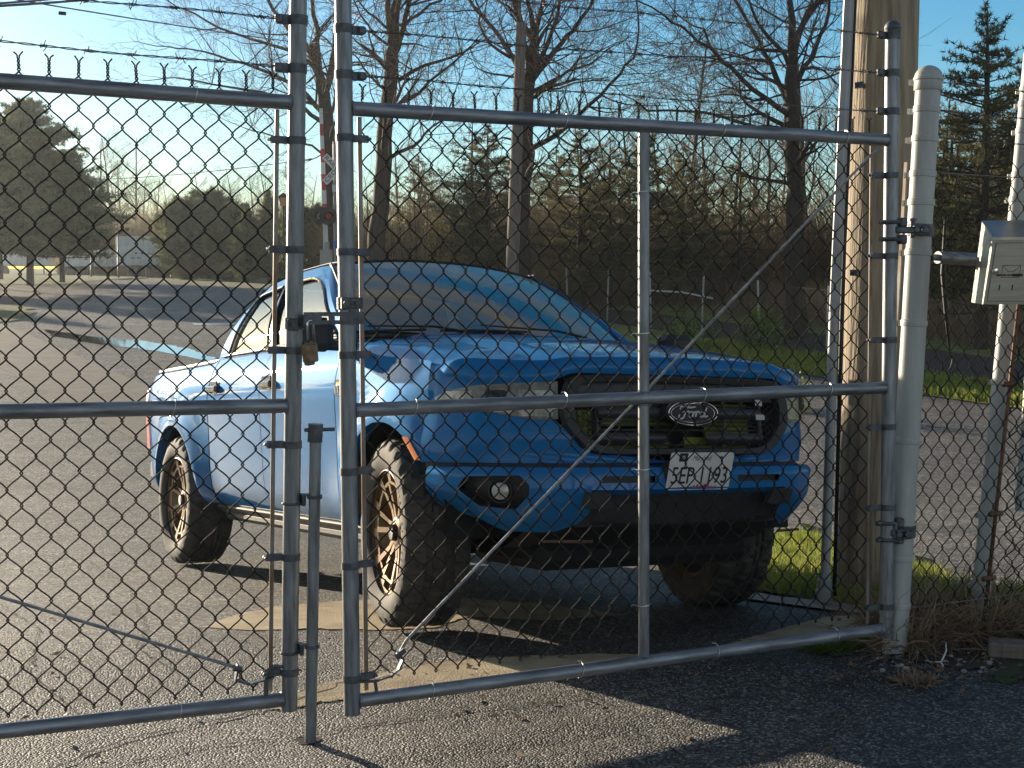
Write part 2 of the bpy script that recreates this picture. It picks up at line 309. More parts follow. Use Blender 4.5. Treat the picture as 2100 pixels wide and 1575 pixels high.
# ------------------------------------------------------------------ chain link fabric
def fabric(a0, a1, v0, v1, pa, pv, an, vn, n0, r=.0024, d=.0028, sides=5, twist=True, curve=.0012, tw_h=.034):
    k0 = math.ceil((a0 - an) / (pa / 2)); k1 = math.floor((a1 - an) / (pa / 2)) - 1
    m0 = math.ceil((v0 - vn) / (pv / 2)); m1 = math.floor((v1 - vn) / (pv / 2) + 1e-6)
    mb = MB(); rng = random.Random(5)
    col = lambda i: an + i * pa / 2
    for k in range(k0, k1 + 1):
        pts = []; wob = rng.uniform(-.0008, .0008); up_prev = False
        for m in range(m0, m1 + 1):
            left = (k - m) % 2 == 0
            x = col(k) if left else col(k + 1); sg = -1 if left else 1
            v = vn + m * pv / 2
            over = .0036 * sg; kn = .0062; e_ = .0012
            pts.append((x - e_ * sg + wob, n0 + (d if (up_prev if m > m0 else 0) else -d) * (1 if m > m0 else 0), v - kn)); pts.append((x + over + wob, n0, v)); pts.append((x - e_ * sg + wob, n0, v + kn))
            if m < m1:
                x2 = col(k + 1) if left else col(k); up_right = left
                dn = -d if up_right else d
                up_prev = not up_right; h = pv / 2
                for t in (.32, .50, .68):
                    tt = (t * h - kn) / (h - 2 * kn); cx = x + (x2 - x) * tt; bulge = curve * math.sin(2 * math.pi * t) * (1 if up_right else -1)
                    pts.append((cx + bulge * -.6, n0 + dn, v + h * t + .0006 * math.sin(math.pi * t)))
        mb.tube(pts, r, sides, cap=False)
        if k < k1 + 1 and twist:
            pass
    if twist:
        for i in range(k0, k1 + 2):
            if (i - m1) % 2 == 0 or True:
                # columns whose node sits on the top row
                if (i - m1) % 2 != 0: continue
                x = col(i); v = vn + m1 * pv / 2; tl = rng.uniform(-.0025, .0025)
                for ph in (0, math.pi):
                    pts = []
                    for q in range(13):
                        t = q / 12; a = ph + t * 2 * math.pi * 1.6
                        rr = .0030
                        pts.append((x + tl * t + rr * math.cos(a), n0 + rr * math.sin(a), v + .002 + tw_h * t))
                    e = pts[-1]; sg = 1 if ph else -1
                    pts.append((x + tl + sg * .005, n0, e[2] + .005)); pts.append((x + tl + sg * .012, n0 + sg * .002, e[2] + .012 + rng.uniform(-.002, .002)))
                    mb.tube(pts, r, sides)
    return mb

def barbed(p0, p1, sag=.01, seed=0, first=.10, gap=.125, rw=.0015):
    rng = random.Random(seed); p0 = Vector(p0); p1 = Vector(p1); L = (p1 - p0).length; d = (p1 - p0).normalized()
    up = Vector((0, 0, 1)); side = d.cross(up).normalized(); up = side.cross(d)
    mb = MB(); n = int(L / .007)
    def base(t): return p0 + (p1 - p0) * t - Vector((0, 0, 1)) * (sag * 4 * t * (1 - t)) + Vector((0, 0, 1)) * .0025 * math.sin(t * L * 9 + seed)
    for ph in (0, math.pi):
        pts = []
        for i in range(n + 1):
            t = i / n; a = ph + t * L / .055 * math.pi
            pts.append(base(t) + (side * math.cos(a) + up * math.sin(a)) * .0022)
        mb.tube(pts, rw, 4, cap=False)
    x = first
    while x < L - .02:
        c = base(x / L)
        for q in range(2):
            xx = c + d * (q * .009 - .004)
            ring = [xx + d * (.0012 * k - .003) + (side * math.cos(k * 1.3) + up * math.sin(k * 1.3)) * .0048 for k in range(9)]
            a0 = rng.uniform(0, 6.28)
            for sg in (1, -1):
                dr = (side * math.cos(a0) + up * math.sin(a0)) * sg + d * rng.uniform(-.9, .9)
                if sg == 1: ring = [xx + dr.normalized() * .017] + ring
                else: ring = ring + [xx + dr.normalized() * .017]
            mb.tube(ring, .0013, 4)
        x += gap + rng.uniform(-.012, .012)
    return mb

def band(a, v, r, dirx, tab=.05, h=.022, c=(0, 0)):
    """clamp ring round a vertical post at (a, c) with a bolted tab toward dirx"""
    mb = MB(); mb.lathe([(r + .0004, -h / 2), (r + .0028, -h / 2), (r + .0028, h / 2), (r + .0004, h / 2)], 24, c=(a, c[0], v))
    for o in (-.0035, .0035): mb.box((a + dirx * (r + tab / 2 - .004), c[0] + o + .006, v), (tab, .003, h), bev=.001)
    return mb
def boltmb(a, n, v, r=.006, L=.022):
    mb = MB(); Rm = Matrix.Rotation(math.pi / 2, 3, 'X')
    mb.lathe([(0, -L / 2), (r, -L / 2), (r, -L / 2 + .006), (r * .55, -L / 2 + .006), (r * .55, L / 2 - .004), (r * .95, L / 2 - .004), (r * .95, L / 2), (0, L / 2)], 6, M=Rm, c=(a, n, v)); return mb
def tie(a, v, r, n0, seed, vertical=False):
    """wire tie hooked over a rail from the fabric behind"""
    rng = random.Random(seed); pts = []; sk = rng.uniform(.010, .026)
    for i in range(15):
        t = i / 14; an_ = rad(150) - t * rad(330) if not vertical else rad(150) - t * rad(300)
        o = (t - .5) * sk
        y = -(r + .0022) * math.sin(an_ - rad(0)) ; z = (r + .0022) * math.cos(an_)
        ang = rad(200) * (t - .5)                     # around the camera side
        if vertical: pts.append((a + (r + .002) * math.sin(ang), -(r + .002) * math.cos(ang), v + o * .3))
        else: pts.append((a + o, -(r + .002) * math.cos(ang), v + (r + .002) * math.sin(ang)))
    e = pts[0]; f = pts[-1]
    if vertical:
        pts = [(e[0] - .012, n0 + .004, e[2] - .008), (e[0] - .006, n0, e[2] + .001)] + pts + [(f[0] + .004, n0, f[2]), (f[0] - .002, n0 + .008, f[2])]
    else:
        pts = [(e[0] - .026, n0 + .002, e[2] - .012), (e[0] - .02, n0 - .004, e[2] - .004), (e[0] - .008, n0 - .012, e[2] - .001)] + pts + [(f[0] + .002, .012, f[2] + .004), (f[0] - .006, .024, f[2] + .003)]
    return MB().tube(pts, .0016, 6)

class Leaf:
    def __init__(s, p):
        s.R = R3(*p[:3]); s.T = np.array(p[3:6]); A = MC @ s.R
        s.A = np.stack([A[:, 0], A[:, 2], A[:, 1]], 1); s.O = EYEP + MC @ s.T; s.M = mat4(s.A, s.O)
    def back(s, u, v, n=0.0):
        d = s.A.T @ ray(u, v); o = s.A.T @ (EYEP - s.O); t = (n - o[1]) / d[1]; q = o + t * d; return q[0], q[2]
PR = [-0.44253, -0.05, 0.03013, -0.49041, -0.97257, 4.18445]; WR = 2.08154
PL = [-0.43243, -0.09802, 0.0141, -0.68299, -0.96471, 4.18465]
LR, LL = Leaf(PR), Leaf(PL)
RP, RRL = .0255, .0218
def vtube(a, v0, v1, r, n=24, c=0.0, cap=True): return MB().tube([(a, c, v0), (a, c, v1)], r, n)
def weld(mb, a, v, r, axis='h'):
    pts = []
    for k in range(14):
        t = 2 * math.pi * k / 14; pts.append((a, r * math.cos(t), v + r * math.sin(t)) if axis == 'h' else (a + r * math.cos(t), r * math.sin(t), v))
    return mb.tube(pts, .0035, 5, closed=True)

# ---- right gate leaf
gr = empty('gate_leaf', LR.M); tag(gr, 'wide right-hand leaf of the galvanised chain link gate, with centre brace and diagonal rod', 'gate', 'chain link gate leaves')
P = lambda mb, n, m, smooth=True, angle=40: mb.build(n, M_[m], gr, smooth, angle=angle)
P(vtube(0, -.04, 2.42, RP), 'post', 'pipe')
vt = LR.back(1828, 62)[1]
P(vtube(WR, -.03, vt, RP), 'post', 'pipe')
cap = MB(); cap.lathe([(RP + .0035, vt - .03), (RP + .0035, vt + .004), (RP + .005, vt + .006), (RP + .004, vt + .012)] + [((RP + .003) * math.cos(rad(q)), vt + .012 + .024 * math.sin(rad(q))) for q in (0, 20, 40, 60, 80, 90)], 24, c=(WR, 0, 0))
P(cap, 'post_cap', 'clamp')
for v, y0, y1 in ((1.8, 0, 0), (.896, 0, 0), (0.0, 0, 0)):
    v0 = v; v1 = v
    if v == .896: v0 = LR.back(735, 841)[1]; v1 = LR.back(1812, 795)[1]
    mb = MB().tube([(.02, 0, v0), (WR - .02, 0, v1)], RRL, 24); weld(mb, RP - .001, v0, RRL); weld(mb, WR - RP + .001, v1, RRL); P(mb, 'rail', 'pipeh')
ab = LR.back(1320, 560)[0]
mb = MB().tube([(ab, 0, .02), (ab, 0, .875)], .0188, 20); mb.tube([(ab, 0, .895), (ab, 0, 1.78)], .0188, 20)
weld(mb, ab, .02, .019, 'v'); weld(mb, ab, .874, .019, 'v'); weld(mb, ab, .916, .019, 'v'); weld(mb, ab, 1.779, .019, 'v'); P(mb, 'centre_brace', 'pipe')
NF = .027
P(fabric(.045, WR - .05, .01, 1.84, .0744, .0935, .0660, 1.738, NF), 'chain_link_mesh', 'wire')
for a in (.056, WR - .068): P(MB().box((a, NF, .9), (.014, .005, 1.76), bev=.001), 'tension_bar', 'bar')
for px, py in ((740, 283), (740, 517), (740, 728), (740, 967), (740, 1160), (740, 1392)):
    v = LR.back(712, py)[1]; q = band(0, v, RP, 1, .055); ba = boltmb(.078, .006, v); q.add(ba.v, ba.f); P(q, 'tension_band', 'clamp')
for py in (360, 525, 697, 875, 1040, 1243):
    v = LR.back(1822, py)[1]; q = band(WR, v, RP, -1, .060); ba = boltmb(WR - .088, .006, v); q.add(ba.v, ba.f); P(q, 'tension_band', 'clamp')
strands = []
for (ul, yl), (ur, yr) in (((735, 62), (1815, 149)), ((738, 156), (1815, 228))):
    strands.append((LR.back(ul, yl)[1], LR.back(ur, yr)[1]))
d_ = strands[0][0] - strands[1][0]; strands.insert(0, (strands[0][0] + d_, LR.back(1815, 72)[1]))
for i, (va, vb) in enumerate(strands):
    for a, dx, v in ((0, 1, va), (WR, -1, vb)):
        q = band(a, v, RP, dx, .042, .026); q.box((a + dx * (RP + .032), -.002, v), (.024, .014, .024), bev=.004); P(q, 'wire_clamp', 'clamp')
    mb = barbed((RP + .035, 0, va), (WR - RP - .03, 0, vb), .006, 11 + i, .03, .118)
    for e, sg in ((RP + .04, 1), (WR - RP - .045, -1)):                      # wrapped tail at each clamp
        pts = [(e + sg * .006 * k, .006 * math.cos(k * 1.9), (va if sg > 0 else vb) + .006 * math.sin(k * 1.9)) for k in range(14)]
        mb.tube(pts, .0014, 4)
        mb.tube([(e + sg * .10, 0, (va if sg > 0 else vb) + .016), (e + sg * .085, .003, (va if sg > 0 else vb) - .004), (e + sg * .075, .0, (va if sg > 0 else vb) + .005), (e + sg * .06, .004, (va if sg > 0 else vb) - .016)], .0013, 4)
    P(mb, 'barbed_wire', 'barb')
# ties
sd = 0
for u, vv in ((882, 232), (1157, 255), (1480, 268), (1732, 275)):
    a = LR.back(u, vv)[0]; P(tie(a, 1.8, RRL, NF, sd), 'wire_tie', 'tie'); sd += 1
for u, vv in ((850, 835), (1156, 822), (1440, 812), (1698, 800)):
    a, v = LR.back(u, vv); P(tie(a, v, RRL, NF, sd), 'wire_tie', 'tie'); sd += 1
for u, vv in ((884, 1420), (1190, 1378), (1467, 1336), (1713, 1300)):
    a = LR.back(u, vv)[0]; P(tie(a, 0, RRL, NF, sd), 'wire_tie', 'tie'); sd += 1
for u, vv in ((1320, 393), (1320, 683), (1320, 962), (1320, 1240)):
    v = LR.back(u, vv)[1]; P(tie(ab, v, .0188, NF, sd, True), 'wire_tie', 'tie'); sd += 1
# truss rod and its hook
p0 = LR.back(1806, 303, .0); p1 = LR.back(818, 1340, .0)
mb = MB().tube([(p0[0], .0, p0[1]), (p0[0] - .03, .016, p0[1] - .025), ((p0[0] + p1[0]) / 2, .024, (p0[1] + p1[1]) / 2 - .004), (p1[0] + .03, .012, p1[1] + .035), (p1[0], 0.0, p1[1])], .0048, 10)
P(mb, 'truss_rod', 'pipe')
mb = MB(); q0 = LR.back(818, 1350); q1 = LR.back(800, 1385); q2 = LR.back(768, 1396); q3 = LR.back(730, 1398)
def strap(mb, pts, w, t):
    for i in range(len(pts) - 1):
        a = Vector((pts[i][0], pts[i][2], pts[i][1])) if len(pts[i]) == 3 else Vector((pts[i][0], -.004, pts[i][1])); b = Vector((pts[i + 1][0], -.004, pts[i + 1][1]))
        d = b - a; L = d.length; an_ = math.atan2(d.z, d.x); mb.box((a + b) / 2, (L + t * .6, w, t), M=Matrix.Rotation(-an_, 3, 'Y'), bev=.0012)
    return mb
strap(mb, [(q0[0] - .010, q0[1] + .018), (q0[0] + .012, q0[1] - .004), (q0[0] - .004, q0[1] - .034), q1, q2, q3], .020, .0055)
mb.tube([(q0[0] - .012, -.004, q0[1] + .004), (q0[0] + .018, -.004, q0[1] + .026)], .0095, 6)
mb.tube([(q2[0], -.004, q2[1]), (q2[0] + .004, -.002, q2[1] - .02), (q2[0] + .006, 0, .018)], .0055, 8)
P(mb, 'rod_hook', 'clamp')
# fork latch bar, held on the left post of this leaf and reaching over to the other leaf
va_ = LR.back(712, 652)[1]
l0 = LR.back(622, 650, -.03)[0]; l1 = LR.back(746, 650, -.03)[0]
mb = MB(); hh = .037; th = .006
outline = [(l0, -hh / 2 + .008), (l0 + .008, -hh / 2), (l1, -hh / 2), (l1, hh / 2), (l0 + .006, hh / 2), (l0, hh / 2 - .006)]
# bar with two holes: built as strips round the openings
hx1 = LR.back(665, 650, -.03)[0]; hx2 = LR.back(690, 650, -.03)[0]
def plate(a0, a1, v0, v1): mb.box(((a0 + a1) / 2, -.034, va_ + (v0 + v1) / 2), (a1 - a0, th, v1 - v0))
w1, w2, hv = .010, .007, .006
plate(l0, hx1 - w1, -hh / 2, hh / 2); plate(hx1 - w1, hx1 + w1, -hh / 2, -hv); plate(hx1 - w1, hx1 + w1, hv, hh / 2)
plate(hx1 + w1, hx2 - w2, -hh / 2, hh / 2); plate(hx2 - w2, hx2 + w2, -hh / 2, -hv); plate(hx2 - w2, hx2 + w2, hv, hh / 2); plate(hx2 + w2, l1, -hh / 2, hh / 2)
P(mb, 'latch_bar', 'clamp', False)
vb_ = LR.back(712, 622)[1]
mb = MB(); mb.lathe([(RP + .0005, -.018), (RP + .005, -.018), (RP + .005, .018), (RP + .0005, .018)], 24, c=(0, 0, vb_)); mb.box((.020, -.024, vb_), (.040, .022, .034), bev=.003); mb.box((-.018, -.026, vb_), (.018, .016, .036), bev=.003)
for aa in (-.018, .020): q = boltmb(aa, -.036, vb_, .0085, .02); mb.add(q.v, q.f)
mb.box((.012, -.030, (vb_ + va_) / 2), (.030, .005, .03)); P(mb, 'latch_clamp', 'clamp')

# ---- left gate leaf
gl = empty('gate_leaf', LL.M); tag(gl, 'left-hand leaf of the chain link gate that carries the drop rod and hanging latch hook', 'gate', 'chain link gate leaves')
P = lambda mb, n, m, smooth=True, angle=40: mb.build(n, M_[m], gl, smooth, angle=angle)
WL = -2.1
P(vtube(0, -.035, 2.42, RP), 'post', 'pipe'); P(vtube(WL, -.035, 2.3, RP), 'post', 'pipe')
vm = LL.back(400, 836)[1]
for v in (1.8, vm, 0.0):
    mb = MB().tube([(-.02, 0, v), (WL + .02, 0, v)], RRL, 24); weld(mb, -RP + .001, v, RRL); P(mb, 'rail', 'pipeh')
P(MB().tube([(-1.2, 0, .02), (-1.2, 0, 1.78)], .0188, 16), 'centre_brace', 'pipe')
P(fabric(WL + .05, -.045, .01, 1.845, .0781, .0925, -.0663, 1.7445, NF), 'chain_link_mesh', 'wire')
P(MB().box((-.052, NF, .9), (.013, .005, 1.76), bev=.001), 'tension_bar', 'bar')
for py in (288, 512, 718, 911, 1141, 1376):
    v = LL.back(603, py)[1]; q = band(0, v, RP, -1, .055); ba = boltmb(-.078, .006, v); q.add(ba.v, ba.f); P(q, 'tension_band', 'clamp')
for i, (yy, u0, v0) in enumerate(((38, 200, 2), (138, 0, 86))):
    v = LL.back(575, yy)[1]; b0 = LL.back(u0, v0)
    q = band(0, v, RP, -1, .042, .028); q.box((-RP - .032, -.002, v), (.024, .014, .026), bev=.004); P(q, 'wire_clamp', 'clamp')
    sl = (b0[1] - v) / (b0[0] + .06)
    mb = barbed((-RP - .035, 0, v), (WL, 0, v + sl * (WL + .06)), .0, 31 + i, .05, .125)
    mb.tube([(-RP - .04 - .006 * k, .006 * math.cos(k * 1.9), v + .006 * math.sin(k * 1.9)) for k in range(12)], .0014, 4)
    P(mb, 'barbed_wire', 'barb')
mb = barbed((-RP - .035, 0, LL.back(575, 38)[1] + .155), (WL, 0, LL.back(575, 38)[1] + .155), .0, 44, .05, .125); P(mb, 'barbed_wire', 'barb')
for u, vv, v in ((400, 190, 1.8), (355, 838, vm), (368, 1465, 0.0)):
    a = LL.back(u, vv)[0]; P(tie(a, v, RRL, NF, sd), 'wire_tie', 'tie'); sd += 1
p0 = LL.back(0, 1226); p1 = LL.back(488, 1368)
dx = (p0[1] - p1[1]) / (p0[0] - p1[0])
P(MB().tube([(-1.16, .012, p1[1] + dx * (-1.16 - p1[0])), (p0[0], .012, p0[1]), (p1[0] - .02, .006, p1[1] + .004), (p1[0] + .012, 0, p1[1] - .004)], .0048, 10), 'truss_rod', 'pipe')
q0 = LL.back(486, 1372); q1 = LL.back(482, 1394); q2 = LL.back(512, 1402); q3 = LL.back(545, 1392); q4 = LL.back(560, 1388)
mb = MB(); strap(mb, [(q0[0], q0[1] + .014), q0, q1, q2, q3, q4], .020, .0055); mb.tube([(q0[0] - .014, -.004, q0[1] + .006), (q0[0] + .014, -.004, q0[1] - .002)], .009, 6)
mb.tube([(q3[0], -.006, q3[1] - .002), (q3[0], -.004, .018)], .0075, 8); mb.tube([(-RP, -.004, .105), (-.05, -.006, .108), (-.068, -.004, .098), (q3[0] - .002, -.004, q3[1])], .006, 8); P(mb, 'rod_hook', 'clamp')
# drop rod with T handle and guides
dr = [LL.back(645, 868, -.035), LL.back(634, 1520, -.035)]
ad = (dr[0][0] + dr[1][0]) / 2
dvec = Vector((dr[0][0] - dr[1][0], 0, dr[0][1] - dr[1][1]))
mb = MB().tube([(dr[1][0], -.048, dr[1][1] - .05), (dr[0][0], -.048, dr[0][1] - .03)], .0175, 20); rod_ = mb.build('drop_rod', M_['pipe'], gl, True, angle=40); P2 = lambda mb, n, m: mb.build(n, M_[m], rod_, True, angle=40)
mb = MB().tube([(dr[0][0] - .002, -.048, dr[0][1] - .055), (dr[0][0], -.048, dr[0][1])], .0222, 20); P2(mb, 'collar', 'clamp')
hv = dr[0][1] - .018
mb = MB().tube([(dr[0][0] - .034, -.048, hv), (dr[0][0] + .058, -.048, hv)], .0058, 10); mb.tube([(dr[0][0], -.0725, hv), (dr[0][0], -.068, hv)], .013, 14); P2(mb, 'handle', 'clamp')
for py in (1018, 1325):
    a, v = LL.back(640, py, -.048)
    ax = dr[1][0] + (dr[0][0] - dr[1][0]) * ((v - dr[1][1]) / (dr[0][1] - dr[1][1]))
    mb = MB(); mb.box(((ax + RP) / 2 - .002, -.034, v + .004), (abs(ax - RP) + .01, .026, .004)); mb.lathe([(.019, -.006), (.023, -.006), (.023, .004), (.019, .004)], 20, c=(ax, -.048, v))
    mb.box((RP + .004, -.018, v - .014), (.012, .03, .036), bev=.002); mb.tube([(-RP - .004, 0, v - .026)] + [(-(RP + .003) * math.cos(rad(q)), -(RP + .003) * math.sin(rad(q)), v - .026) for q in range(0, 181, 20)] + [(RP + .006, .01, v - .026)], .0042, 6)
    mb.build('rod_guide', M_['clamp'], gl, True, angle=40)
vh = LL.back(600, 663)[1]
mb = MB(); mb.lathe([(RP + .0005, -.017), (RP + .005, -.017), (RP + .005, .017), (RP + .0005, .017)], 24, c=(0, 0, vh)); mb.box((-.012, -.028, vh - .003), (.034, .014, .034), bev=.003)
mb.box((.024, -.030, vh + .008), (.030, .012, .040), bev=.005)
q = boltmb(-.014, -.038, vh, .008, .016); mb.add(q.v, q.f); mb.build('latch_catch', M_['clamp'], gl, True, angle=40)

# ---- padlock hanging on the latch bar
a, v = LR.back(638, 672, -.05)
pl = empty('padlock', LR.M @ Matrix.Translation((a, -.036, v + .02))); tag(pl, 'old brass padlock with a long steel shackle hanging from the gate latch', 'padlock')
M_['brass'] = mat('tarnished_brass', (.24, .17, .10), .45, .7, scale=40, var=.3)
M_['steel'] = mat('bright_shackle_steel', (.6, .6, .6), .25, 1)
mb = MB(); Rz = Matrix.Rotation(rad(24), 3, 'Z') @ Matrix.Rotation(rad(-6), 3, 'Y')
mb.box((0, 0, -.095), (.042, .030, .055), M=Rz, bev=.004); mb.box((.001, 0, -.069), (.034, .024, .012), M=Rz, bev=.003); mb.box((-.002, -.001, -.124), (.030, .022, .014), M=Rz, bev=.004); mb.build('lock_body', M_['brass'], pl, True, angle=30)
mb = MB(); mb.tube([Rz @ Vector(p) for p in [(-.011, 0, -.07), (-.011, 0, -.01)] + [(-.011 * math.cos(rad(q)), 0, -.01 + .011 * math.sin(rad(q))) for q in range(15, 180, 15)] + [(.011, 0, -.01), (.011, 0, -.07)]], .0042, 10)
mb.build('shackle', M_['steel'], pl)
# ------------------------------------------------------------------ pickup truck
TP = [-0.5105, 0.0313, -0.0215, 0.2634, -1.0382, 6.1456]
TB = np.array([[0, 1, 0], [0, 0, 1], [-1, 0, 0]], float)
TA = MC @ R3(*TP[:3]) @ TB
TM = mat4(TA, EYEP + MC @ np.array(TP[3:6]))
def paint(name, col):
    m = bpy.data.materials.new(name); m.use_nodes = True; b = m.node_tree.nodes['Principled BSDF']; L = m.node_tree.links
    b.inputs['Base Color'].default_value = (*col, 1); b.inputs['Metallic'].default_value = .15; b.inputs['Roughness'].default_value = .55; b.inputs['Specular IOR Level'].default_value = 0.0
    b.inputs['Coat Weight'].default_value = .7; b.inputs['Coat IOR'].default_value = 1.36; b.inputs['Coat Roughness'].default_value = .035
    tc = nd(m, 'ShaderNodeTexCoord')
    # dried dust and water spots, brighter low on the body
    v = nd(m, 'ShaderNodeTexVoronoi'); v.inputs['Scale'].default_value = 34; L.new(tc.outputs['Object'], v.inputs['Vector'])
    nz = nd(m, 'ShaderNodeTexNoise'); nz.inputs['Scale'].default_value = 3.5; nz.inputs['Detail'].default_value = 6; L.new(tc.outputs['Object'], nz.inputs['Vector'])
    sep = nd(m, 'ShaderNodeSeparateColor'); L.new(v.outputs['Color'], sep.inputs[0])
    lt = nd(m, 'ShaderNodeMath', operation='LESS_THAN'); L.new(v.outputs['Distance'], lt.inputs[0]); rs = nd(m, 'ShaderNodeMath', operation='MULTIPLY'); L.new(sep.outputs[0], rs.inputs[0]); rs.inputs[1].default_value = .22
    sb = nd(m, 'ShaderNodeMath', operation='SUBTRACT'); L.new(rs.outputs[0], sb.inputs[0]); sb.inputs[1].default_value = .10; L.new(sb.outputs[0], lt.inputs[1])
    xs = nd(m, 'ShaderNodeSeparateXYZ'); L.new(tc.outputs['Object'], xs.inputs[0])
    mr = nd(m, 'ShaderNodeMapRange'); mr.inputs[1].default_value = 1.0; mr.inputs[2].default_value = .35; mr.inputs[3].default_value = .03; mr.inputs[4].default_value = .16; L.new(xs.outputs[2], mr.inputs[0])
    mu = nd(m, 'ShaderNodeMath', operation='MULTIPLY'); L.new(nz.outputs['Fac'], mu.inputs[0]); L.new(mr.outputs[0], mu.inputs[1])
    mx = nd(m, 'ShaderNodeMath', operation='MULTIPLY_ADD'); L.new(lt.outputs[0], mx.inputs[0]); mx.inputs[1].default_value = .35; L.new(mu.outputs[0], mx.inputs[2])
    c = nd(m, 'ShaderNodeMix', data_type='RGBA'); c.inputs[6].default_value = (*col, 1); c.inputs[7].default_value = (.20, .27, .33, 1); L.new(mx.outputs[0], c.inputs[0]); L.new(c.outputs[2], b.inputs['Base Color'])
    ml = nd(m, 'ShaderNodeMath', operation='MULTIPLY_ADD'); L.new(mx.outputs[0], ml.inputs[0]); ml.inputs[1].default_value = -.3; ml.inputs[2].default_value = .16; L.new(ml.outputs[0], b.inputs['Metallic'])
    mq = nd(m, 'ShaderNodeMath', operation='MULTIPLY_ADD'); L.new(mx.outputs[0], mq.inputs[0]); mq.inputs[1].default_value = .12; mq.inputs[2].default_value = .03; L.new(mq.outputs[0], b.inputs['Coat Roughness'])
    return m
M_['paint'] = paint('blue_metallic_paint', (.004, .140, .37))
M_['blackgloss'] = mat('gloss_black_trim', (.012, .012, .013), .12, coat=.5)
M_['blackmatt'] = mat('black_plastic_trim', (.022, .022, .023), .55, scale=20, var=.25)
M_['under'] = mat('underbody_black', (.008, .008, .008), .9)
M_['chrome'] = mat('chrome', (.7, .7, .7), .12, 1)
M_['satin'] = mat('satin_grey_trim', (.035, .037, .04), .42, .2)
M_['bronze'] = mat('bronze_wheel', (.26, .17, .095), .38, .55, scale=10, var=.2)
M_['tyre'] = mat('tyre_rubber', (.035, .031, .027), .8, 0, scale=9, col2=(.07, .058, .045))
M_['lime'] = mat('lime_reflective_vest', (.15, .18, .012), .6, scale=18, var=.2)
M_['vestgrey'] = mat('silver_reflective_tape', (.45, .45, .45), .5)
M_['amber'] = mat('amber_marker_lens', (.75, .20, .03), .25, coat=.5)
M_['redlens'] = mat('red_tail_lens', (.60, .02, .03), .4)
M_['lampin'] = mat('lamp_reflector', (.50, .48, .44), .35, .3, scale=30, var=.4)
M_['lamphouse'] = mat('grey_lamp_housing', (.26, .26, .25), .4, .1, scale=20, var=.35)
M_['seat'] = mat('grey_seat_fabric', (.10, .10, .10), .9)
M_['cream'] = mat('pale_tonneau_strip', (.45, .42, .34), .5)
def glass(name, tint, refl, rough=.02):
    m = bpy.data.materials.new(name); m.use_nodes = True; nt = m.node_tree; L = nt.links
    nt.nodes.remove(nt.nodes['Principled BSDF'])
    t = nd(m, 'ShaderNodeBsdfTransparent'); t.inputs[0].default_value = (*tint, 1); g = nd(m, 'ShaderNodeBsdfGlossy'); g.inputs['Roughness'].default_value = rough; g.inputs[0].default_value = (.74, .70, .60, 1)
    fr = nd(m, 'ShaderNodeFresnel'); fr.inputs[0].default_value = 1.36
    ma = nd(m, 'ShaderNodeMath', operation='MULTIPLY_ADD'); ma.inputs[1].default_value = .5; ma.inputs[2].default_value = refl; ma.use_clamp = True; L.new(fr.outputs[0], ma.inputs[0])
    mx = nd(m, 'ShaderNodeMixShader'); L.new(ma.outputs[0], mx.inputs[0]); L.new(t.outputs[0], mx.inputs[1]); L.new(g.outputs[0], mx.inputs[2]); L.new(mx.outputs[0], nt.nodes['Material Output'].inputs[0]); return m
M_['glass'] = glass('tinted_glass', (.30, .33, .28), .0)
M_['wglass'] = glass('windscreen_glass', (.50, .54, .52), .0)
M_['lens'] = glass('clear_lamp_lens', (.85, .84, .80), .0, .03)

truck = empty('pickup_truck', TM)
tag(truck, 'blue metallic four-door pickup truck with bronze wheels parked nose-on behind the gate', 'pickup truck')
def TPt(mb, n, m, parent=None, smooth=True, angle=35): return mb.build(n, M_[m], parent if parent else truck, smooth, angle=angle)
WB = 3.22; RT = .396
PRF = np.array([(.30, .70), (.38, .775), (.43, .825), (.50, .862), (.62, .880), (.75, .888), (.88, .897), (.98, .905), (1.04, .903), (1.10, .893), (1.16, .874), (1.21, .850), (1.25, .820)])
def smooth_interp(x, X, Y):
    h = .02; return (np.interp(x - h, X, Y) + 2 * np.interp(x, X, Y) + np.interp(x + h, X, Y)) / 4
def sidey(x, z):
    y = float(smooth_interp(z, PRF[:, 0], PRF[:, 1]))
    for xc in (0, -WB):
        d = math.hypot(x - xc, z - RT); g = .052 * math.exp(-((d - .47) / .115) ** 2) if d > .40 else .05 * math.exp(-((.40 - .47) / .115) ** 2)
        if z > .28: y += g * min(1, max(0, (z - .28) / .12))
    if x > .12: y -= .30 * (x - .12) ** 2
    if x < -3.75: y -= .28 * (-3.75 - x) ** 2
    if x < -4.05: y -= 1.2 * (-4.05 - x) ** 1.5
    return y
RA = .465
def sill(x):
    z = .40
    for xc in (0, -WB):
        if abs(x - xc) < RA: z = max(z, RT + math.sqrt(RA ** 2 - (x - xc) ** 2))
    return z
def xs_between(x0, x1, n):
    X = list(np.linspace(x0, x1, n))
    for xc in (0, -WB):
        for k in range(25):
            q = xc + RA * math.cos(math.pi * k / 24)
            if x0 < q < x1: X += [q]
        for e in (xc - RA - .0008, xc + RA + .0008):
            if x0 < e < x1: X += [e]
    return sorted(set(round(q, 5) for q in X))
FZ = lambda x: float(smooth_interp(x, [-4.3, -2.7, -2.6, -.60, -.45, -.14, .3, .6], [1.200, 1.222, 1.245, 1.245, 1.19, 1.147, 1.108, 1.068]))
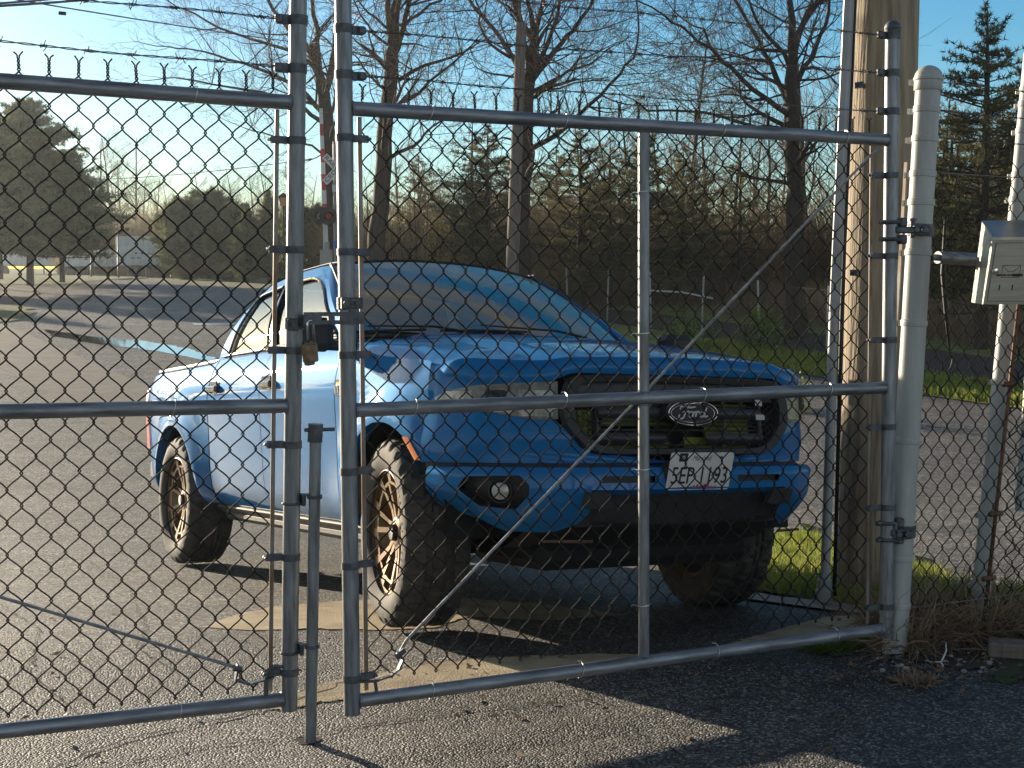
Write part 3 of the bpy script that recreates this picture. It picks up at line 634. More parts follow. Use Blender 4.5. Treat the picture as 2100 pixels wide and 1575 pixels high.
def side_strip(x0, x1, ztop, zbot=None, nz=26, off=0.0, n=12, flange=True):
    mbs = []
    for sg in (-1, 1):
        X = xs_between(x0, x1, n); mb = MB(); V = []
        for x in X:
            b = max(sill(x), zbot(x) if zbot else 0); t = ztop(x)
            col = []
            if flange: col.append((x, sg * (sidey(x, b) - .06), b + .004)); col.append((x, sg * (sidey(x, b) - .006), b - .001))
            for j in range(nz + 1):
                z = b + (t - b) * j / nz; col.append((x, sg * (sidey(x, z) + off), z))
            V.append(col)
        m = len(V[0]); mb.add([p for c in V for p in c], [(i * m + j, (i + 1) * m + j, (i + 1) * m + j + 1, i * m + j + 1) for i in range(len(V) - 1) for j in range(m - 1)])
        mbs.append(mb)
    return mbs
def both(mbs):
    r = MB()
    for m in mbs: r.add(m.v, m.f)
    return r
SH = lambda: None
# front fender, doors, bed side
def bump_bot(x): return .698 if x > .33 else 0
for mb in side_strip(-.597, .36, FZ, bump_bot): TPt(mb, 'front_fender', 'paint')
for nm, x0, x1 in (('front_door', -1.655, -.605), ('rear_door', -2.585, -1.663)):
    for mb in side_strip(x0, x1, lambda x: 1.243, None): 
        sgn = 1 if mb.v[0][1] > 0 else -1
        dr_ = TPt(mb, 'door', 'paint')
        hx = x0 + .135; hz = 1.062
        y = sidey(hx, hz); h = MB(); h.box((hx, sgn * (y + .022), hz + .004), (.17, .022, .036), bev=.009); h.box((hx + .07, sgn * (y + .006), hz + .002), (.03, .03, .042), bev=.006); h.box((hx - .07, sgn * (y + .006), hz), (.03, .03, .034), bev=.006)
        h.box((hx - .03, sgn * (y + .0015), hz + .012), (.13, .008, .075), bev=.003)
        TPt(h, 'handle', 'blackgloss', dr_)
for mb in side_strip(-4.12, -2.60, FZ): TPt(mb, 'bed_side', 'paint')
# dark backing behind the shut lines
mb = MB()
for sg in (-1, 1): mb.grid(lambda u, v: (-.3 - 2.6 * u, sg * (sidey(-.3 - 2.6 * u, .45 + .75 * v) - .02), .45 + .75 * v), 30, 10)
TPt(mb, 'inner_sill', 'under')
mb = MB()
for sg in (-1, 1): mb.grid(lambda u, v: (-.50 - 2.2 * u, sg * (.775 + .035 * math.sin(v * math.pi) - .02 * v), .40 - .06 * v + .012 * math.sin(v * 3)), 20, 6); mb.box((-1.6, sg * .73, .335), (2.1, .08, .06), bev=.02)
TPt(mb, 'rocker_panel', 'blackmatt')
# ---- plan curve of the nose
PL_ = np.array([(.865, 0), (.862, .2), (.845, .40), (.812, .55), (.76, .66), (.69, .745), (.61, .805), (.52, .852), (.43, .885), (.345, .905)])
seg = np.r_[0, np.cumsum(np.hypot(*np.diff(PL_, axis=0).T))]; NL = seg[-1]
def plan(u):                                            # u in [0,1] from centre to wheel arch
    q = u * NL; h = .03
    f = lambda k: (np.interp(abs(q - h), seg, PL_[:, k]) * (1 if k == 0 or q > h else -1) + 2 * np.interp(q, seg, PL_[:, k]) + np.interp(min(q + h, NL), seg, PL_[:, k])) / 4
    if u > .97: return float(np.interp(q, seg, PL_[:, 0])), float(np.interp(q, seg, PL_[:, 1]))
    return float(f(0)), float(f(1))
def uofy(y):
    lo, hi = 0, 1
    for _ in range(22):
        m = (lo + hi) / 2
        if plan(m)[1] < y: lo = m
        else: hi = m
    return lo
def ztopn(u):                                           # lower edge of the hood
    y = plan(u)[1]; return float(smooth_interp(y, [0, .50, .58, .80, .86, .905], [1.046, 1.046, 1.010, 1.003, 1.03, FZ(.345)]))
def fascia(y_or_u, z, off=0.0, byu=False):
    sg = 1
    if byu: u = abs(y_or_u); sg = 1 if y_or_u >= 0 else -1
    else: u = uofy(abs(y_or_u)); sg = 1 if y_or_u >= 0 else -1
    x, y = plan(u); x2, y2 = plan(max(0, u - .01)); x3, y3 = plan(min(1, u + .01)); n = Vector((y3 - y2, -(x3 - x2), 0)).normalized() if u > .005 else Vector((1, 0, 0))
    lean = -.10 * max(0, z - .86) ** 1.2 * 1.2 - .02 * max(0, .8 - z)
    crease = .006 * math.exp(-((z - .80) / .05) ** 2)
    k_ = min(1, max(0, (u - .66) / .34)); k_ = k_ * k_ * (3 - 2 * k_); o = off + (lean + crease) * (1 - k_) + (sidey(.345, z) - .905) * k_
    return (x + n.x * o, sg * (y + n.y * o), z)
def fpatch(pts_bot, pts_top, off, nu=28, nv=6, half=None):
    """patch on the nose between two outlines given as (y, z) tables"""
    yb = [p[0] for p in pts_bot]; zb = [p[1] for p in pts_bot]; zt = [p[1] for p in pts_top]; yt = [p[0] for p in pts_top]
    mb = MB(); y0, y1 = yb[0], yb[-1]
    def fn(i, j):
        y = y0 + (y1 - y0) * i; b = np.interp(y, yb, zb) if yb[0] < yb[-1] else 0; t = np.interp(y, yt, zt); return fascia(y, b + (t - b) * j, off)
    return mb.grid(fn, nu, nv)
GT = 1.046
# fascia, with the grille opening left out
mb = MB()
for sg in (-1, 1):
    def fn(i, j):
        u = .335 + (.995 - .335) * i; x, y = plan(u); zlow = .70; t = ztopn(u)
        return fascia(sg * u, zlow + (t - zlow) * j, 0, True)
    # outer part; the inner edge follows the slanted side of the grille
    def fn2(i, j):
        z = .70 + (1.03 - .70) * j; yi = float(np.interp(z, [.70, .735, .76, .88, 1.03], [.0, .40, .475, .575, .585])); ui = uofy(yi); u = ui + (.995 - ui) * i
        t = ztopn(u); zz = .70 + (t - .70) * j; return fascia(sg * u, zz, 0, True)
    mb.grid(fn2, 44, 22)
TPt(mb, 'front_fascia', 'paint')
# hood
def ztop(x, y):
    z = float(smooth_interp(x, [-.5, -.2, .1, .4, .7, .9], [1.282, 1.256, 1.224, 1.182, 1.132, 1.094]))
    z -= .045 * (y / .8) ** 2; q = min(1, max(0, (.60 - abs(y)) / .10)); z += .014 * q * q * (3 - 2 * q); return z
def cowlx(y): return -.44 - .20 * (abs(y) / .78) ** 2
UC = uofy(.868)
_ux = [(plan(k / 60)[0], k / 60) for k in range(61)][::-1]
def uofx(x): return float(np.interp(x, [q[0] for q in _ux], [q[1] for q in _ux]))
def hood_edge(x):
    if x < .345: return sidey(x, FZ(x)) - .005 - .03 * max(0, (-.45 - x) / .15)
    return fascia(uofx(x), ztopn(uofx(x)), 0, True)[1] - .004
def hoodpt(i, v, sg=1):
    i = 1 - (1 - i) ** 2.8; vv = v
    yc = .80 * vv; A = (cowlx(yc), yc); xn, yn = plan(UC * vv)
    xs_ = A[0] + (xn - A[0]) * i
    # side edge follows the fender line
    we = hood_edge(xs_); y = we * vv * (1 - i ** 3) + yn * i ** 3
    dn = (1 - i) * (xn - A[0]); ds = (1 - vv) * we
    ze_n = ztopn(UC * vv); ze_s = FZ(xs_) if xs_ < .345 else ztopn(max(UC, uofx(xs_)))
    zt = ztop(xs_, y)
    RN = .020; gn_ = 1 if dn > RN else math.sqrt(max(0, 1 - (1 - dn / RN) ** 2)); gs = 1 if ds > .12 else math.sqrt(max(0, 1 - (1 - ds / .12) ** 2)) ** 1.0
    z = ze_s + (zt - ze_s) * gs
    z = ze_n + (z - ze_n) * (gn_ if dn < RN else 1)
    lean = -.10 * max(0, z - .86) ** 1.2 * 1.2
    return (xs_ + lean * i ** 6 + (.012 * math.sin(math.pi * min(1, (z - ze_n) / .09)) if dn < RN else 0), sg * y, z)
mb = MB()
for sg in (-1, 1): mb.grid(lambda i, j: hoodpt(i, j, sg), 70, 34)
TPt(mb, 'hood', 'paint', angle=50)
mb = MB()
for sg in (-1, 1): mb.grid(lambda i, j: (-.42 - .30 * i, sg * (.80 * j), 1.262 - .03 * (j ** 2) - .02 * i), 4, 12)
TPt(mb, 'cowl', 'blackmatt')
# inner dark filler behind the nose
mb = MB(); mb.box((.30, 0, .80), (.78, 1.30, .40)); mb.box((.0, 0, .62), (1.1, 1.1, .30)); TPt(mb, 'engine_bay', 'under', None, False)
# ---- headlights
for sg in (-1, 1):
    mb = MB(); top = [(.555, 1.012), (.64, 1.008), (.80, 1.000), (.855, .985), (.882, .955)]; bot = [(.555, .868), (.64, .866), (.80, .90), (.855, .918), (.882, .94)]
    def hl(off, mar=0.0, nu=24, nv=8):
        m_ = MB(); y0, y1 = .557 + mar, .884 - mar
        return m_.grid(lambda i, j: fascia(sg * (y0 + (y1 - y0) * i), (lambda b, t: b + (t - b) * j)(float(np.interp(y0 + (y1 - y0) * i, [p[0] for p in bot], [p[1] for p in bot])) + mar * .6, float(np.interp(y0 + (y1 - y0) * i, [p[0] for p in top], [p[1] for p in top])) - mar * .6), off), nu, nv)
    h = TPt(hl(.004), 'headlight', 'lamphouse')
    inner = MB()
    inner.grid(lambda i, j: fascia(sg * (.575 + .115 * i), .878 + .10 * j, .007), 6, 4)
    TPt(inner, 'reflector', 'lampin', h)
    o2 = MB(); o2.grid(lambda i, j: fascia(sg * (.815 + .055 * i), .925 + (.052) * j, .0075), 6, 4); o2.grid(lambda i, j: fascia(sg * (.705 + .075 * i), .888 + .030 * j + .01 * i, .0075), 6, 3)
    TPt(o2, 'side_reflector', 'lampin', h)
    pj = MB(); c = Vector(fascia(sg * .755, .945, .010)); pj.box(c, (.012, .085, .066), M=Matrix.Rotation(sg * rad(42), 3, 'Z'), bev=.005); TPt(pj, 'projector_housing', 'satin', h)
    pj = MB(); c = Vector(fascia(sg * .755, .945, .018)); pj.lathe([(0, .008), (.018, .006), (.026, 0), (.027, -.006)], 20, M=Matrix.Rotation(sg * rad(42), 3, 'Z') @ Matrix.Rotation(rad(90), 3, 'Y'), c=c); TPt(pj, 'projector_lens', 'blackgloss', h)
    TPt(hl(.026), 'lens', 'lens', h)
# ---- grille
gr_out = [(-.56, .93), (-.53, 1.02), (-.47, 1.043), (.47, 1.043), (.53, 1.02), (.56, .93), (.545, .84), (.46, .75), (.39, .728), (-.39, .728), (-.46, .75), (-.545, .84)]
def rnd(poly, n=4):
    out = []
    for i in range(len(poly)):
        a, b, c = poly[i - 1], poly[i], poly[(i + 1) % len(poly)]
        p0 = tuple(b[k] + (a[k] - b[k]) * .28 for k in (0, 1)); p1 = tuple(b[k] + (c[k] - b[k]) * .28 for k in (0, 1))
        for t in np.linspace(0, 1, n): out.append(tuple((1 - t) ** 2 * p0[k] + 2 * t * (1 - t) * b[k] + t * t * p1[k] for k in (0, 1)))
    return out
GO = rnd(gr_out)
grl = MB(); ring = []
cxg, czg = 0, .885
for (y, z) in GO:
    f = (.90, .83)                                     # inner scale
    a = fascia(y, z, .004); b = fascia(y * .975, czg + (z - czg) * .96, .028); c_ = fascia(y * f[0], czg + (z - czg) * f[1], .020); d_ = fascia(y * f[0] * .99, czg + (z - czg) * f[1] * .985, -.07)
    ring.append((a, b, c_, d_))
n = len(ring); grl.add([p for r_ in ring for p in r_], [(i * 4 + k, ((i + 1) % n) * 4 + k, ((i + 1) % n) * 4 + k + 1, i * 4 + k + 1) for i in range(n) for k in range(3)])
grille = TPt(grl, 'grille', 'blackmatt', angle=50)
mb = MB(); mb.grid(lambda i, j: fascia((i - .5) * 1.14, .72 + .33 * j, -.085), 24, 4); TPt(mb, 'radiator_screen', 'under', grille)
mb = MB()
for z in (.985, .895, .795):
    for sg in (-1, 1):
        mb.grid(lambda i, j: fascia(sg * (.10 + .30 * i), z - .022 + .044 * j + 0, -.004 + .012 * math.sin(math.pi * j)), 10, 5)
mb.grid(lambda i, j: fascia((i - .5) * .96, .945 + .085 * j, -.002 + .010 * math.sin(math.pi * j)), 24, 5)
for z in (.945, .925, .862, .846, .828, .768, .755): mb.grid(lambda i, j: fascia((i - .5) * .86, z - .004 + .008 * j, -.03 + .008 * math.sin(math.pi * j)), 24, 3)
for y in (-.40, .40, -.2, .2): mb.grid(lambda i, j: fascia(y + (i - .5) * .018, .745 + .23 * j, -.012 + .01 * math.sin(math.pi * i)), 3, 8)
TPt(mb, 'grille_bar', 'satin', grille)
mb = MB()
for sg in (-1, 1):
    for i in range(6):
        for j in range(9):
            y = .405 + i * .021; z = .755 + j * .025 + (i % 2) * .0125
            lim = float(np.interp(z, [.74, .76, .84, .93, 1.0], [.40, .44, .50, .515, .48]))
            if y + .01 > lim or z > .99: continue
            hp = [fascia(sg * (y + .0125 * math.cos(rad(60 * k))), z + .0140 * math.sin(rad(60 * k)), -.010) for k in range(6)]
            mb.tube(hp, .0016, 4, closed=True)
TPt(mb, 'honeycomb', 'blackmatt', grille)
mb = MB()
for (y0, y1, z0, z1) in ((-.50, -.405, .762, .905), (-.36, -.10, .845, .93), (-.36, -.05, .75, .78), (-.30, .10, .845, .865), (.12, .36, .90, .935), (.12, .37, .80, .875), (.02, .36, .755, .80)):
    mb.grid(lambda i, j: fascia(y0 + (y1 - y0) * i, z0 + (z1 - z0) * j, -.045 + .006 * math.sin(i * 9 + j * 4)), 14, 4)
TPt(mb, 'lime_panel', 'lime', grille)
mb = MB()
for (y0, y1, z0, z1) in ((.36, .40, .93, .955), (.36, .41, .872, .894)): mb.grid(lambda i, j: fascia(y0 + (y1 - y0) * i, z0 + (z1 - z0) * j, .012), 3, 2)
TPt(mb, 'reflective_strip', 'vestgrey', grille)
# oval badge with script lettering
ce = Vector(fascia(0, .896, .052)); bd = MB(); Ry = Matrix(((0, 0, 1), (1, 0, 0), (0, 1, 0)))     # local (x right = vehicle left, y up, z out) -> vehicle
def ell(a, b, z, n=40): return [(a * math.cos(2 * math.pi * k / n), b * math.sin(2 * math.pi * k / n), z) for k in range(n)]
def stack(rings):
    m_ = MB(); n_ = len(rings[0]); V = [Ry @ Vector(p) + ce for r_ in rings for p in r_]
    Fc = [(i * n_ + k, i * n_ + (k + 1) % n_, (i + 1) * n_ + (k + 1) % n_, (i + 1) * n_ + k) for i in range(len(rings) - 1) for k in range(n_)]; Fc.append(tuple(range((len(rings) - 1) * n_, len(rings) * n_))); return m_.add(V, Fc)
badge = TPt(stack([ell(.128, .055, -.05), ell(.128, .055, -.004), ell(.122, .050, .002), ell(.113, .043, .002), ell(.111, .041, -.001)]), 'badge', 'blackmatt', grille)
badge['label'] = 'black oval badge reading Ford in silver script'
mb = MB()
for a, b in ((.119, .048), (.106, .037)):
    mb.tube([Ry @ Vector(p) + ce for p in ell(a, b, .003 if a > .11 else .001)], .0015 if a > .11 else .0009, 6, closed=True)
TPt(mb, 'badge_ring', 'chrome', badge)
scr = [[(-62, -6), (-66, -14), (-58, -20), (-48, -16), (-40, 2), (-34, 18)], [(-60, 12), (-56, 22), (-40, 22), (-20, 19), (0, 22)], [(-50, 3), (-38, 4), (-26, 6)],
       [(-14, 4), (-24, 2), (-26, -8), (-20, -14), (-11, -10), (-9, -1), (-14, 4), (-6, 1), (0, 5)], [(0, 5), (3, 0), (0, -13)], [(3, 0), (8, 5), (14, 4), (16, 0)],
       [(36, 2), (26, 4), (19, -3), (20, -11), (28, -13), (36, -5), (40, 6), (46, 20)], [(40, 6), (37, -6), (40, -13), (50, -9)]]
mb = MB()
for st_ in scr:
    pts = []
    for i in range(len(st_) - 1):
        p0 = st_[max(0, i - 1)]; p1 = st_[i]; p2 = st_[i + 1]; p3 = st_[min(len(st_) - 1, i + 2)]
        for t in (0, .25, .5, .75): pts.append(tuple(.5 * (2 * p1[k] + (p2[k] - p0[k]) * t + (2 * p0[k] - 5 * p1[k] + 4 * p2[k] - p3[k]) * t * t + (3 * p1[k] - p0[k] - 3 * p2[k] + p3[k]) * t ** 3) for k in (0, 1)))
    pts.append(st_[-1]); mb.tube([Ry @ Vector((.00122 * (p[0] + 8), .00112 * p[1] - .0005, .0025)) + ce for p in pts], [.0030 + .0010 * math.sin(3.1 * i / len(pts)) for i in range(len(pts))], 6)
M_['script'] = mat('silver_script', (.62, .62, .62), .5, .2); TPt(mb, 'badge_lettering', 'script', badge)
# ---- bumper
BP = np.array([(.945, 0), (.943, .25), (.925, .42), (.885, .56), (.82, .68), (.73, .775), (.62, .845), (.50, .885), (.375, .91)])
bs = np.r_[0, np.cumsum(np.hypot(*np.diff(BP, axis=0).T))]; BL = bs[-1]
def bpl(u):
    q = u * BL; h = .035; f = lambda k: (np.interp(abs(q - h), bs, BP[:, k]) * (1 if k == 0 or q > h else -1) + 2 * np.interp(q, bs, BP[:, k]) + np.interp(min(q + h, BL), bs, BP[:, k])) / 4
    return (float(f(0)), float(f(1))) if u < .97 else (float(np.interp(q, bs, BP[:, 0])), float(np.interp(q, bs, BP[:, 1])))
def bu(y):
    lo, hi = 0, 1
    for _ in range(20):
        m = (lo + hi) / 2
        if bpl(m)[1] < y: lo = m
        else: hi = m
    return lo
def bsurf(u, z, off=0.0, sg=1):
    x, y = bpl(u); x2, y2 = bpl(max(0, u - .01)); x3, y3 = bpl(min(1, u + .01)); n = Vector((y3 - y2, -(x3 - x2), 0)).normalized() if u > .005 else Vector((1, 0, 0))
    o = off - .020 * max(0, (z - .655) / .03) ** 2 - .10 * max(0, (.60 - z) / .16) ** 1.6 * (.25 + .75 * min(1, u * 2.4))
    if z < .60 and u > .55: o -= .10 * (.60 - z) / .16 * (u - .55) / .45
    return (x + n.x * o, sg * (y + n.y * o), z)
zt_b = lambda u: .684
mbp = MB(); mbc = MB()
for sg in (-1, 1):
    u1 = bu(.47); uf0 = bu(.685); uf1 = bu(.862)
    def lowz(u):
        y = bpl(u)[1]; return float(np.interp(y, [0, .40, .50, .60, .80, .91], [.600, .600, .47, .435, .435, .52]))
    # upper band (with a thin slot) in the centre, full corner outside
    s0, s1 = bu(.20), bu(.43)
    mbp.grid(lambda i, j: bsurf(u1 * i, .652 + .032 * j, 0, sg), 20, 4)
    mbp.grid(lambda i, j: bsurf(u1 * i, .600 + .026 * j, 0, sg), 20, 4)
    mbp.grid(lambda i, j: bsurf(s0 * i, .626 + .026 * j, 0, sg), 8, 2); mbp.grid(lambda i, j: bsurf(s1 + (u1 - s1) * i, .626 + .026 * j, 0, sg), 4, 2)
    mbp.grid(lambda i, j: bsurf(u1 * i, .600 - .02 * j, -.03 * j, sg), 20, 2)
    mbc.grid(lambda i, j: bsurf(s0 + (s1 - s0) * i, .624 + .03 * j, -.018, sg), 8, 2)
    # corner: region around the fog opening
    fo_b = lambda u: float(np.interp(u, [uf0, uf0 + .05, uf1 - .06, uf1], [.582, .524, .536, .60])); fo_t = lambda u: float(np.interp(u, [uf0, uf0 + .03, uf1 - .03, uf1], [.618, .655, .648, .61]))
    mbp.grid(lambda i, j: (lambda u: bsurf(u, lowz(u) + (.684 - lowz(u)) * j, 0, sg))(u1 + (uf0 - u1) * i), 8, 18)
    mbp.grid(lambda i, j: (lambda u: bsurf(u, fo_t(u) + (.684 - fo_t(u)) * j, 0, sg))(uf0 + (uf1 - uf0) * i), 24, 5)
    mbp.grid(lambda i, j: (lambda u: bsurf(u, lowz(u) + (fo_b(u) - lowz(u)) * j, 0, sg))(uf0 + (uf1 - uf0) * i), 24, 8)
    mbp.grid(lambda i, j: (lambda u: bsurf(u, lowz(u) + (.684 - lowz(u)) * j, 0, sg))(uf1 + (.995 - uf1) * i), 14, 18)
    mbp.grid(lambda i, j: (lambda u: (lambda p: (p[0] - .03 * j, p[1], p[2]))(bsurf(u, .684 + .006 * j, -.035 * j, sg)))(.995 * i), 40, 3)
    mbc.grid(lambda i, j: (lambda u: bsurf(u, fo_b(u) - .01 + (fo_t(u) - fo_b(u) + .02) * j, -.05, sg))(uf0 - .01 + (uf1 - uf0 + .02) * i), 12, 5)
    for tb in (fo_b, fo_t): mbc.grid(lambda i, j: (lambda u: bsurf(u, tb(u), -.05 * j, sg))(uf0 + (uf1 - uf0) * i), 24, 2)
    mbc.grid(lambda i, j: fascia(sg * (.99 * i), .672 + .030 * j, -.02, True), 40, 2)
bmp = TPt(mbp, 'front_bumper', 'paint'); TPt(mbc, 'bumper_inset', 'blackmatt', bmp)
for sg in (-1, 1):
    c = Vector(bsurf(bu(.775), .594, -.030, sg)); Rf = Matrix.Rotation(sg * rad(38), 3, 'Z') @ Matrix.Rotation(rad(90), 3, 'Y')
    mb = MB(); mb.lathe([(0, .012), (.020, .010), (.032, .002), (.036, -.01), (.040, -.012), (.042, .006), (.046, .006), (.048, -.03)], 24, M=Rf, c=c); fl = TPt(mb, 'fog_light', 'blackmatt', bmp)
    mb = MB(); mb.lathe([(0, .0135), (.018, .0125), (.033, .003)], 20, M=Rf, c=c); TPt(mb, 'fog_lens', 'lampin', fl)
# lower centre: black intake, shade block, skid trim, tow hooks
mb = MB()
mb.grid(lambda i, j: (.90 - .02 * abs(i - .5) * 4 - .04 * (1 - j), (i - .5) * .98, .455 + .15 * j), 20, 6)
mb.grid(lambda i, j: (.85 - .25 * (1 - j) - .10 * (2 * abs(i - .5)) ** 2, (i - .5) * 1.25, .36 + .11 * j), 20, 5)
TPt(mb, 'lower_valance', 'blackmatt')
mb = MB(); mb.box((.32, 0, .33), (.62, 1.05, .12), bev=.04); TPt(mb, 'underbody_shade', 'under')  # black box standing in for the deep shade under the nose
mb = MB()
for sg in (-1, 1):
    mb.prism([(.925, sg * .50, .592), (.925, sg * .40, .592), (.915, sg * .37, .53), (.905, sg * .50, .53)], (0, 0, 0), (-.02, 0, 0))
mb.grid(lambda i, j: (.868 - .02 * (1 - j), (i - .5) * .9, .448 + .012 * j + .02 * (2 * abs(i - .5)) ** 2), 20, 2)
TPt(mb, 'skid_trim', 'darkgrey')
mb = MB(); mb.tube([(.80, -.62, .405), (.84, -.42, .40)], .006, 6); mb.tube([(.80, .52, .41), (.82, .62, .415)], .006, 6); TPt(mb, 'tow_hook', 'bolt')
# number plate
ph = .152; pw = .3048; pc = Vector((.962, .0, .668)); Rp = Matrix.Rotation(rad(16), 3, 'Y')
def pl_pt(x, y, z): return pc + Rp @ (Ry @ Vector((x, y, z)))
mb = MB(); rr = .010; out = []
for cx_, cy_, a0 in ((pw / 2 - rr, ph / 2 - rr, 0), (-pw / 2 + rr, ph / 2 - rr, 90), (-pw / 2 + rr, -ph / 2 + rr, 180), (pw / 2 - rr, -ph / 2 + rr, 270)):
    for k in range(5): q = rad(a0 + 22.5 * k); out.append((cx_ + rr * math.cos(q), cy_ + rr * math.sin(q)))
mb.add([pl_pt(x, y, 0) for x, y in out] + [pl_pt(x, y, -.002) for x, y in out], [tuple(range(20)), tuple(range(20, 40))[::-1]] + [(i, i + 20, (i + 1) % 20 + 20, (i + 1) % 20) for i in range(20)])
M_['plate'] = mat('white_plate_paint', (.82, .80, .77), .45, scale=8, col2=(.68, .64, .60))
plate_ = TPt(mb, 'number_plate', 'plate'); plate_['label'] = 'white plate reading Maryland 5EP1193'
M_['ink'] = mat('black_plate_ink', (.02, .02, .02), .5); M_['redink'] = mat('faded_red_print', (.42, .06, .10), .5, scale=60, var=.3); M_['brownink'] = mat('dark_script_print', (.10, .05, .03), .5)
t = text_mb('5EP 1193', .098, .0006, .60, weight=.0); w = max(p[0] for p in t.v) - min(p[0] for p in t.v); k = .268 / w
TPt(MB().add([pl_pt(p[0] * k, p[1] - .020, .0012 + p[2]) for p in t.v], t.f), 'plate_number', 'ink', plate_, False)
t = text_mb('Maryland', .030, .0004, .80, .35, weight=-.0003); TPt(MB().add([pl_pt(p[0] - .004, p[1] + .053, .0010 + p[2]) for p in t.v], t.f), 'plate_state_name', 'brownink', plate_, False)
mb = MB()
mb.add([pl_pt(x, y, .0014) for x, y in ((-.112, .074), (-.072, .074), (-.072, .040), (-.112, .040))], [(0, 1, 2, 3)])
TPt(mb, 'month_sticker', 'ink', plate_, False)
mb = MB(); mb.tube([pl_pt(-.092 + .006 * math.cos(rad(q)), .057 + .006 * math.sin(rad(q)), .002) for q in range(0, 360, 45)], .0012, 4, closed=True); TPt(mb, 'sticker_ring', 'plate', plate_)
mb = MB(); rg = random.Random(3)
for k in range(7): x0 = -.03 + k * .017; h_ = .014 + .016 * rg.random(); mb.add([pl_pt(x0, -.073, .0010), pl_pt(x0 + .016, -.073, .0010), pl_pt(x0 + .014, -.073 + h_, .0010), pl_pt(x0 + .004, -.073 + h_ * .7, .0010)], [(0, 1, 2, 3)])
TPt(mb, 'plate_flag_print', 'redink', plate_, False)
mb = MB()
for x in (-.092, .092): mb.lathe([(0, .003), (.005, .002), (.006, 0)], 10, M=Rp @ Ry, c=pl_pt(x, .057, 0))
TPt(mb, 'plate_screw', 'bolt', plate_)
mb = MB(); mb.box((.935, 0, .655), (.03, .32, .09), M=Rp, bev=.005); TPt(mb, 'plate_bracket', 'blackmatt')
# amber markers, fender vents, taillights
for sg in (-1, 1):
    mb = MB(); mb.add([(lambda x, z: (x, sg * (sidey(x, z) + .004), z))(x, z) for x, z in ((.215, .795), (.262, .800), (.345, .703), (.300, .703))], [(0, 1, 2, 3)]); mb2 = MB()
    mb2.grid(lambda i, j: (lambda x, z: (x, sg * (sidey(x, z) + .006), z))(.232 + .095 * (1 - j) * .9 + .046 * i - .0, .706 + .092 * j), 4, 8); TPt(mb2, 'marker_light', 'amber')
    mb = MB(); mb.grid(lambda i, j: (lambda x, z: (x, sg * (sidey(x, z) + .005 + .004 * math.sin(3.14 * i)), z))(-.575 + .20 * i, .985 + .075 * j * (1 - .5 * i)), 10, 3); TPt(mb, 'fender_vent', 'blackgloss')
    mb = MB()
    for q in range(5): mb.box((-.56 + q * .03, sg * (sidey(-.5, 1.0) + .012), 1.012), (.012, .004, .04 - q * .005), bev=.001)
    TPt(mb, 'vent_slats', 'chrome')
    mb = MB(); mb.grid(lambda i, j: (lambda x, z: (x, sg * (sidey(x, z) + .022 * math.sin(math.pi * min(1, i + .25) ** .7) + .004), z))(-4.14 + .13 * i, .71 + .41 * j), 8, 12)
    mb.grid(lambda i, j: (-4.128, sg * (sidey(-4.12, .9) - .15 * i), .73 + .39 * j), 4, 6); TPt(mb, 'tail_light', 'redlens')
# ---- cab greenhouse
YB, ZB = .820, 1.245
def roofz(x, y): return float(smooth_interp(x, [-2.55, -2.3, -1.9, -1.5, -1.25], [1.680, 1.732, 1.758, 1.756, 1.742])) - .055 * (abs(y) / .62) ** 2.2
YT = .615
def gh(p, q, off=0.0, sg=1):
    xb = -.62 - 2.02 * p; xt = -1.40 - 1.07 * p; zt = roofz(xt, YT) - .008
    x = xb + (xt - xb) * q; y = YB + (YT - YB) * max(q, 0) ** 1.12 + .030 * math.sin(math.pi * q); z = ZB + (zt - ZB) * q
    return (x, sg * (y + off), z + off * .4)
def wstop(p, a, b, rz=.10):                             # rounded window top
    d = min(p - a, b - p)
    return .845
def quad_strip(P0, P1, nu, nv, off=0, sg=1):
    pass
def ws_e(i, sg):
    t = sg * .955; yb = t * .795; xb = cowlx(yb) - .03; zb = 1.268 - .018 * t * t; yt = t * YT; xt = -1.36 - .05 * t * t; zt = roofz(xt, yt) - .004
    return (xb + (xt - xb) * i, yb + (yt - yb) * i, zb + (zt - zb) * i + .036 * max(0, math.sin(math.pi * i)) ** .9 + .002)
cabm = MB(); trimm = {-1: MB(), 1: MB()}; gl_f = {}
PW = {'front': (.055, .515), 'rear': (.560, .905)}
QB = .055
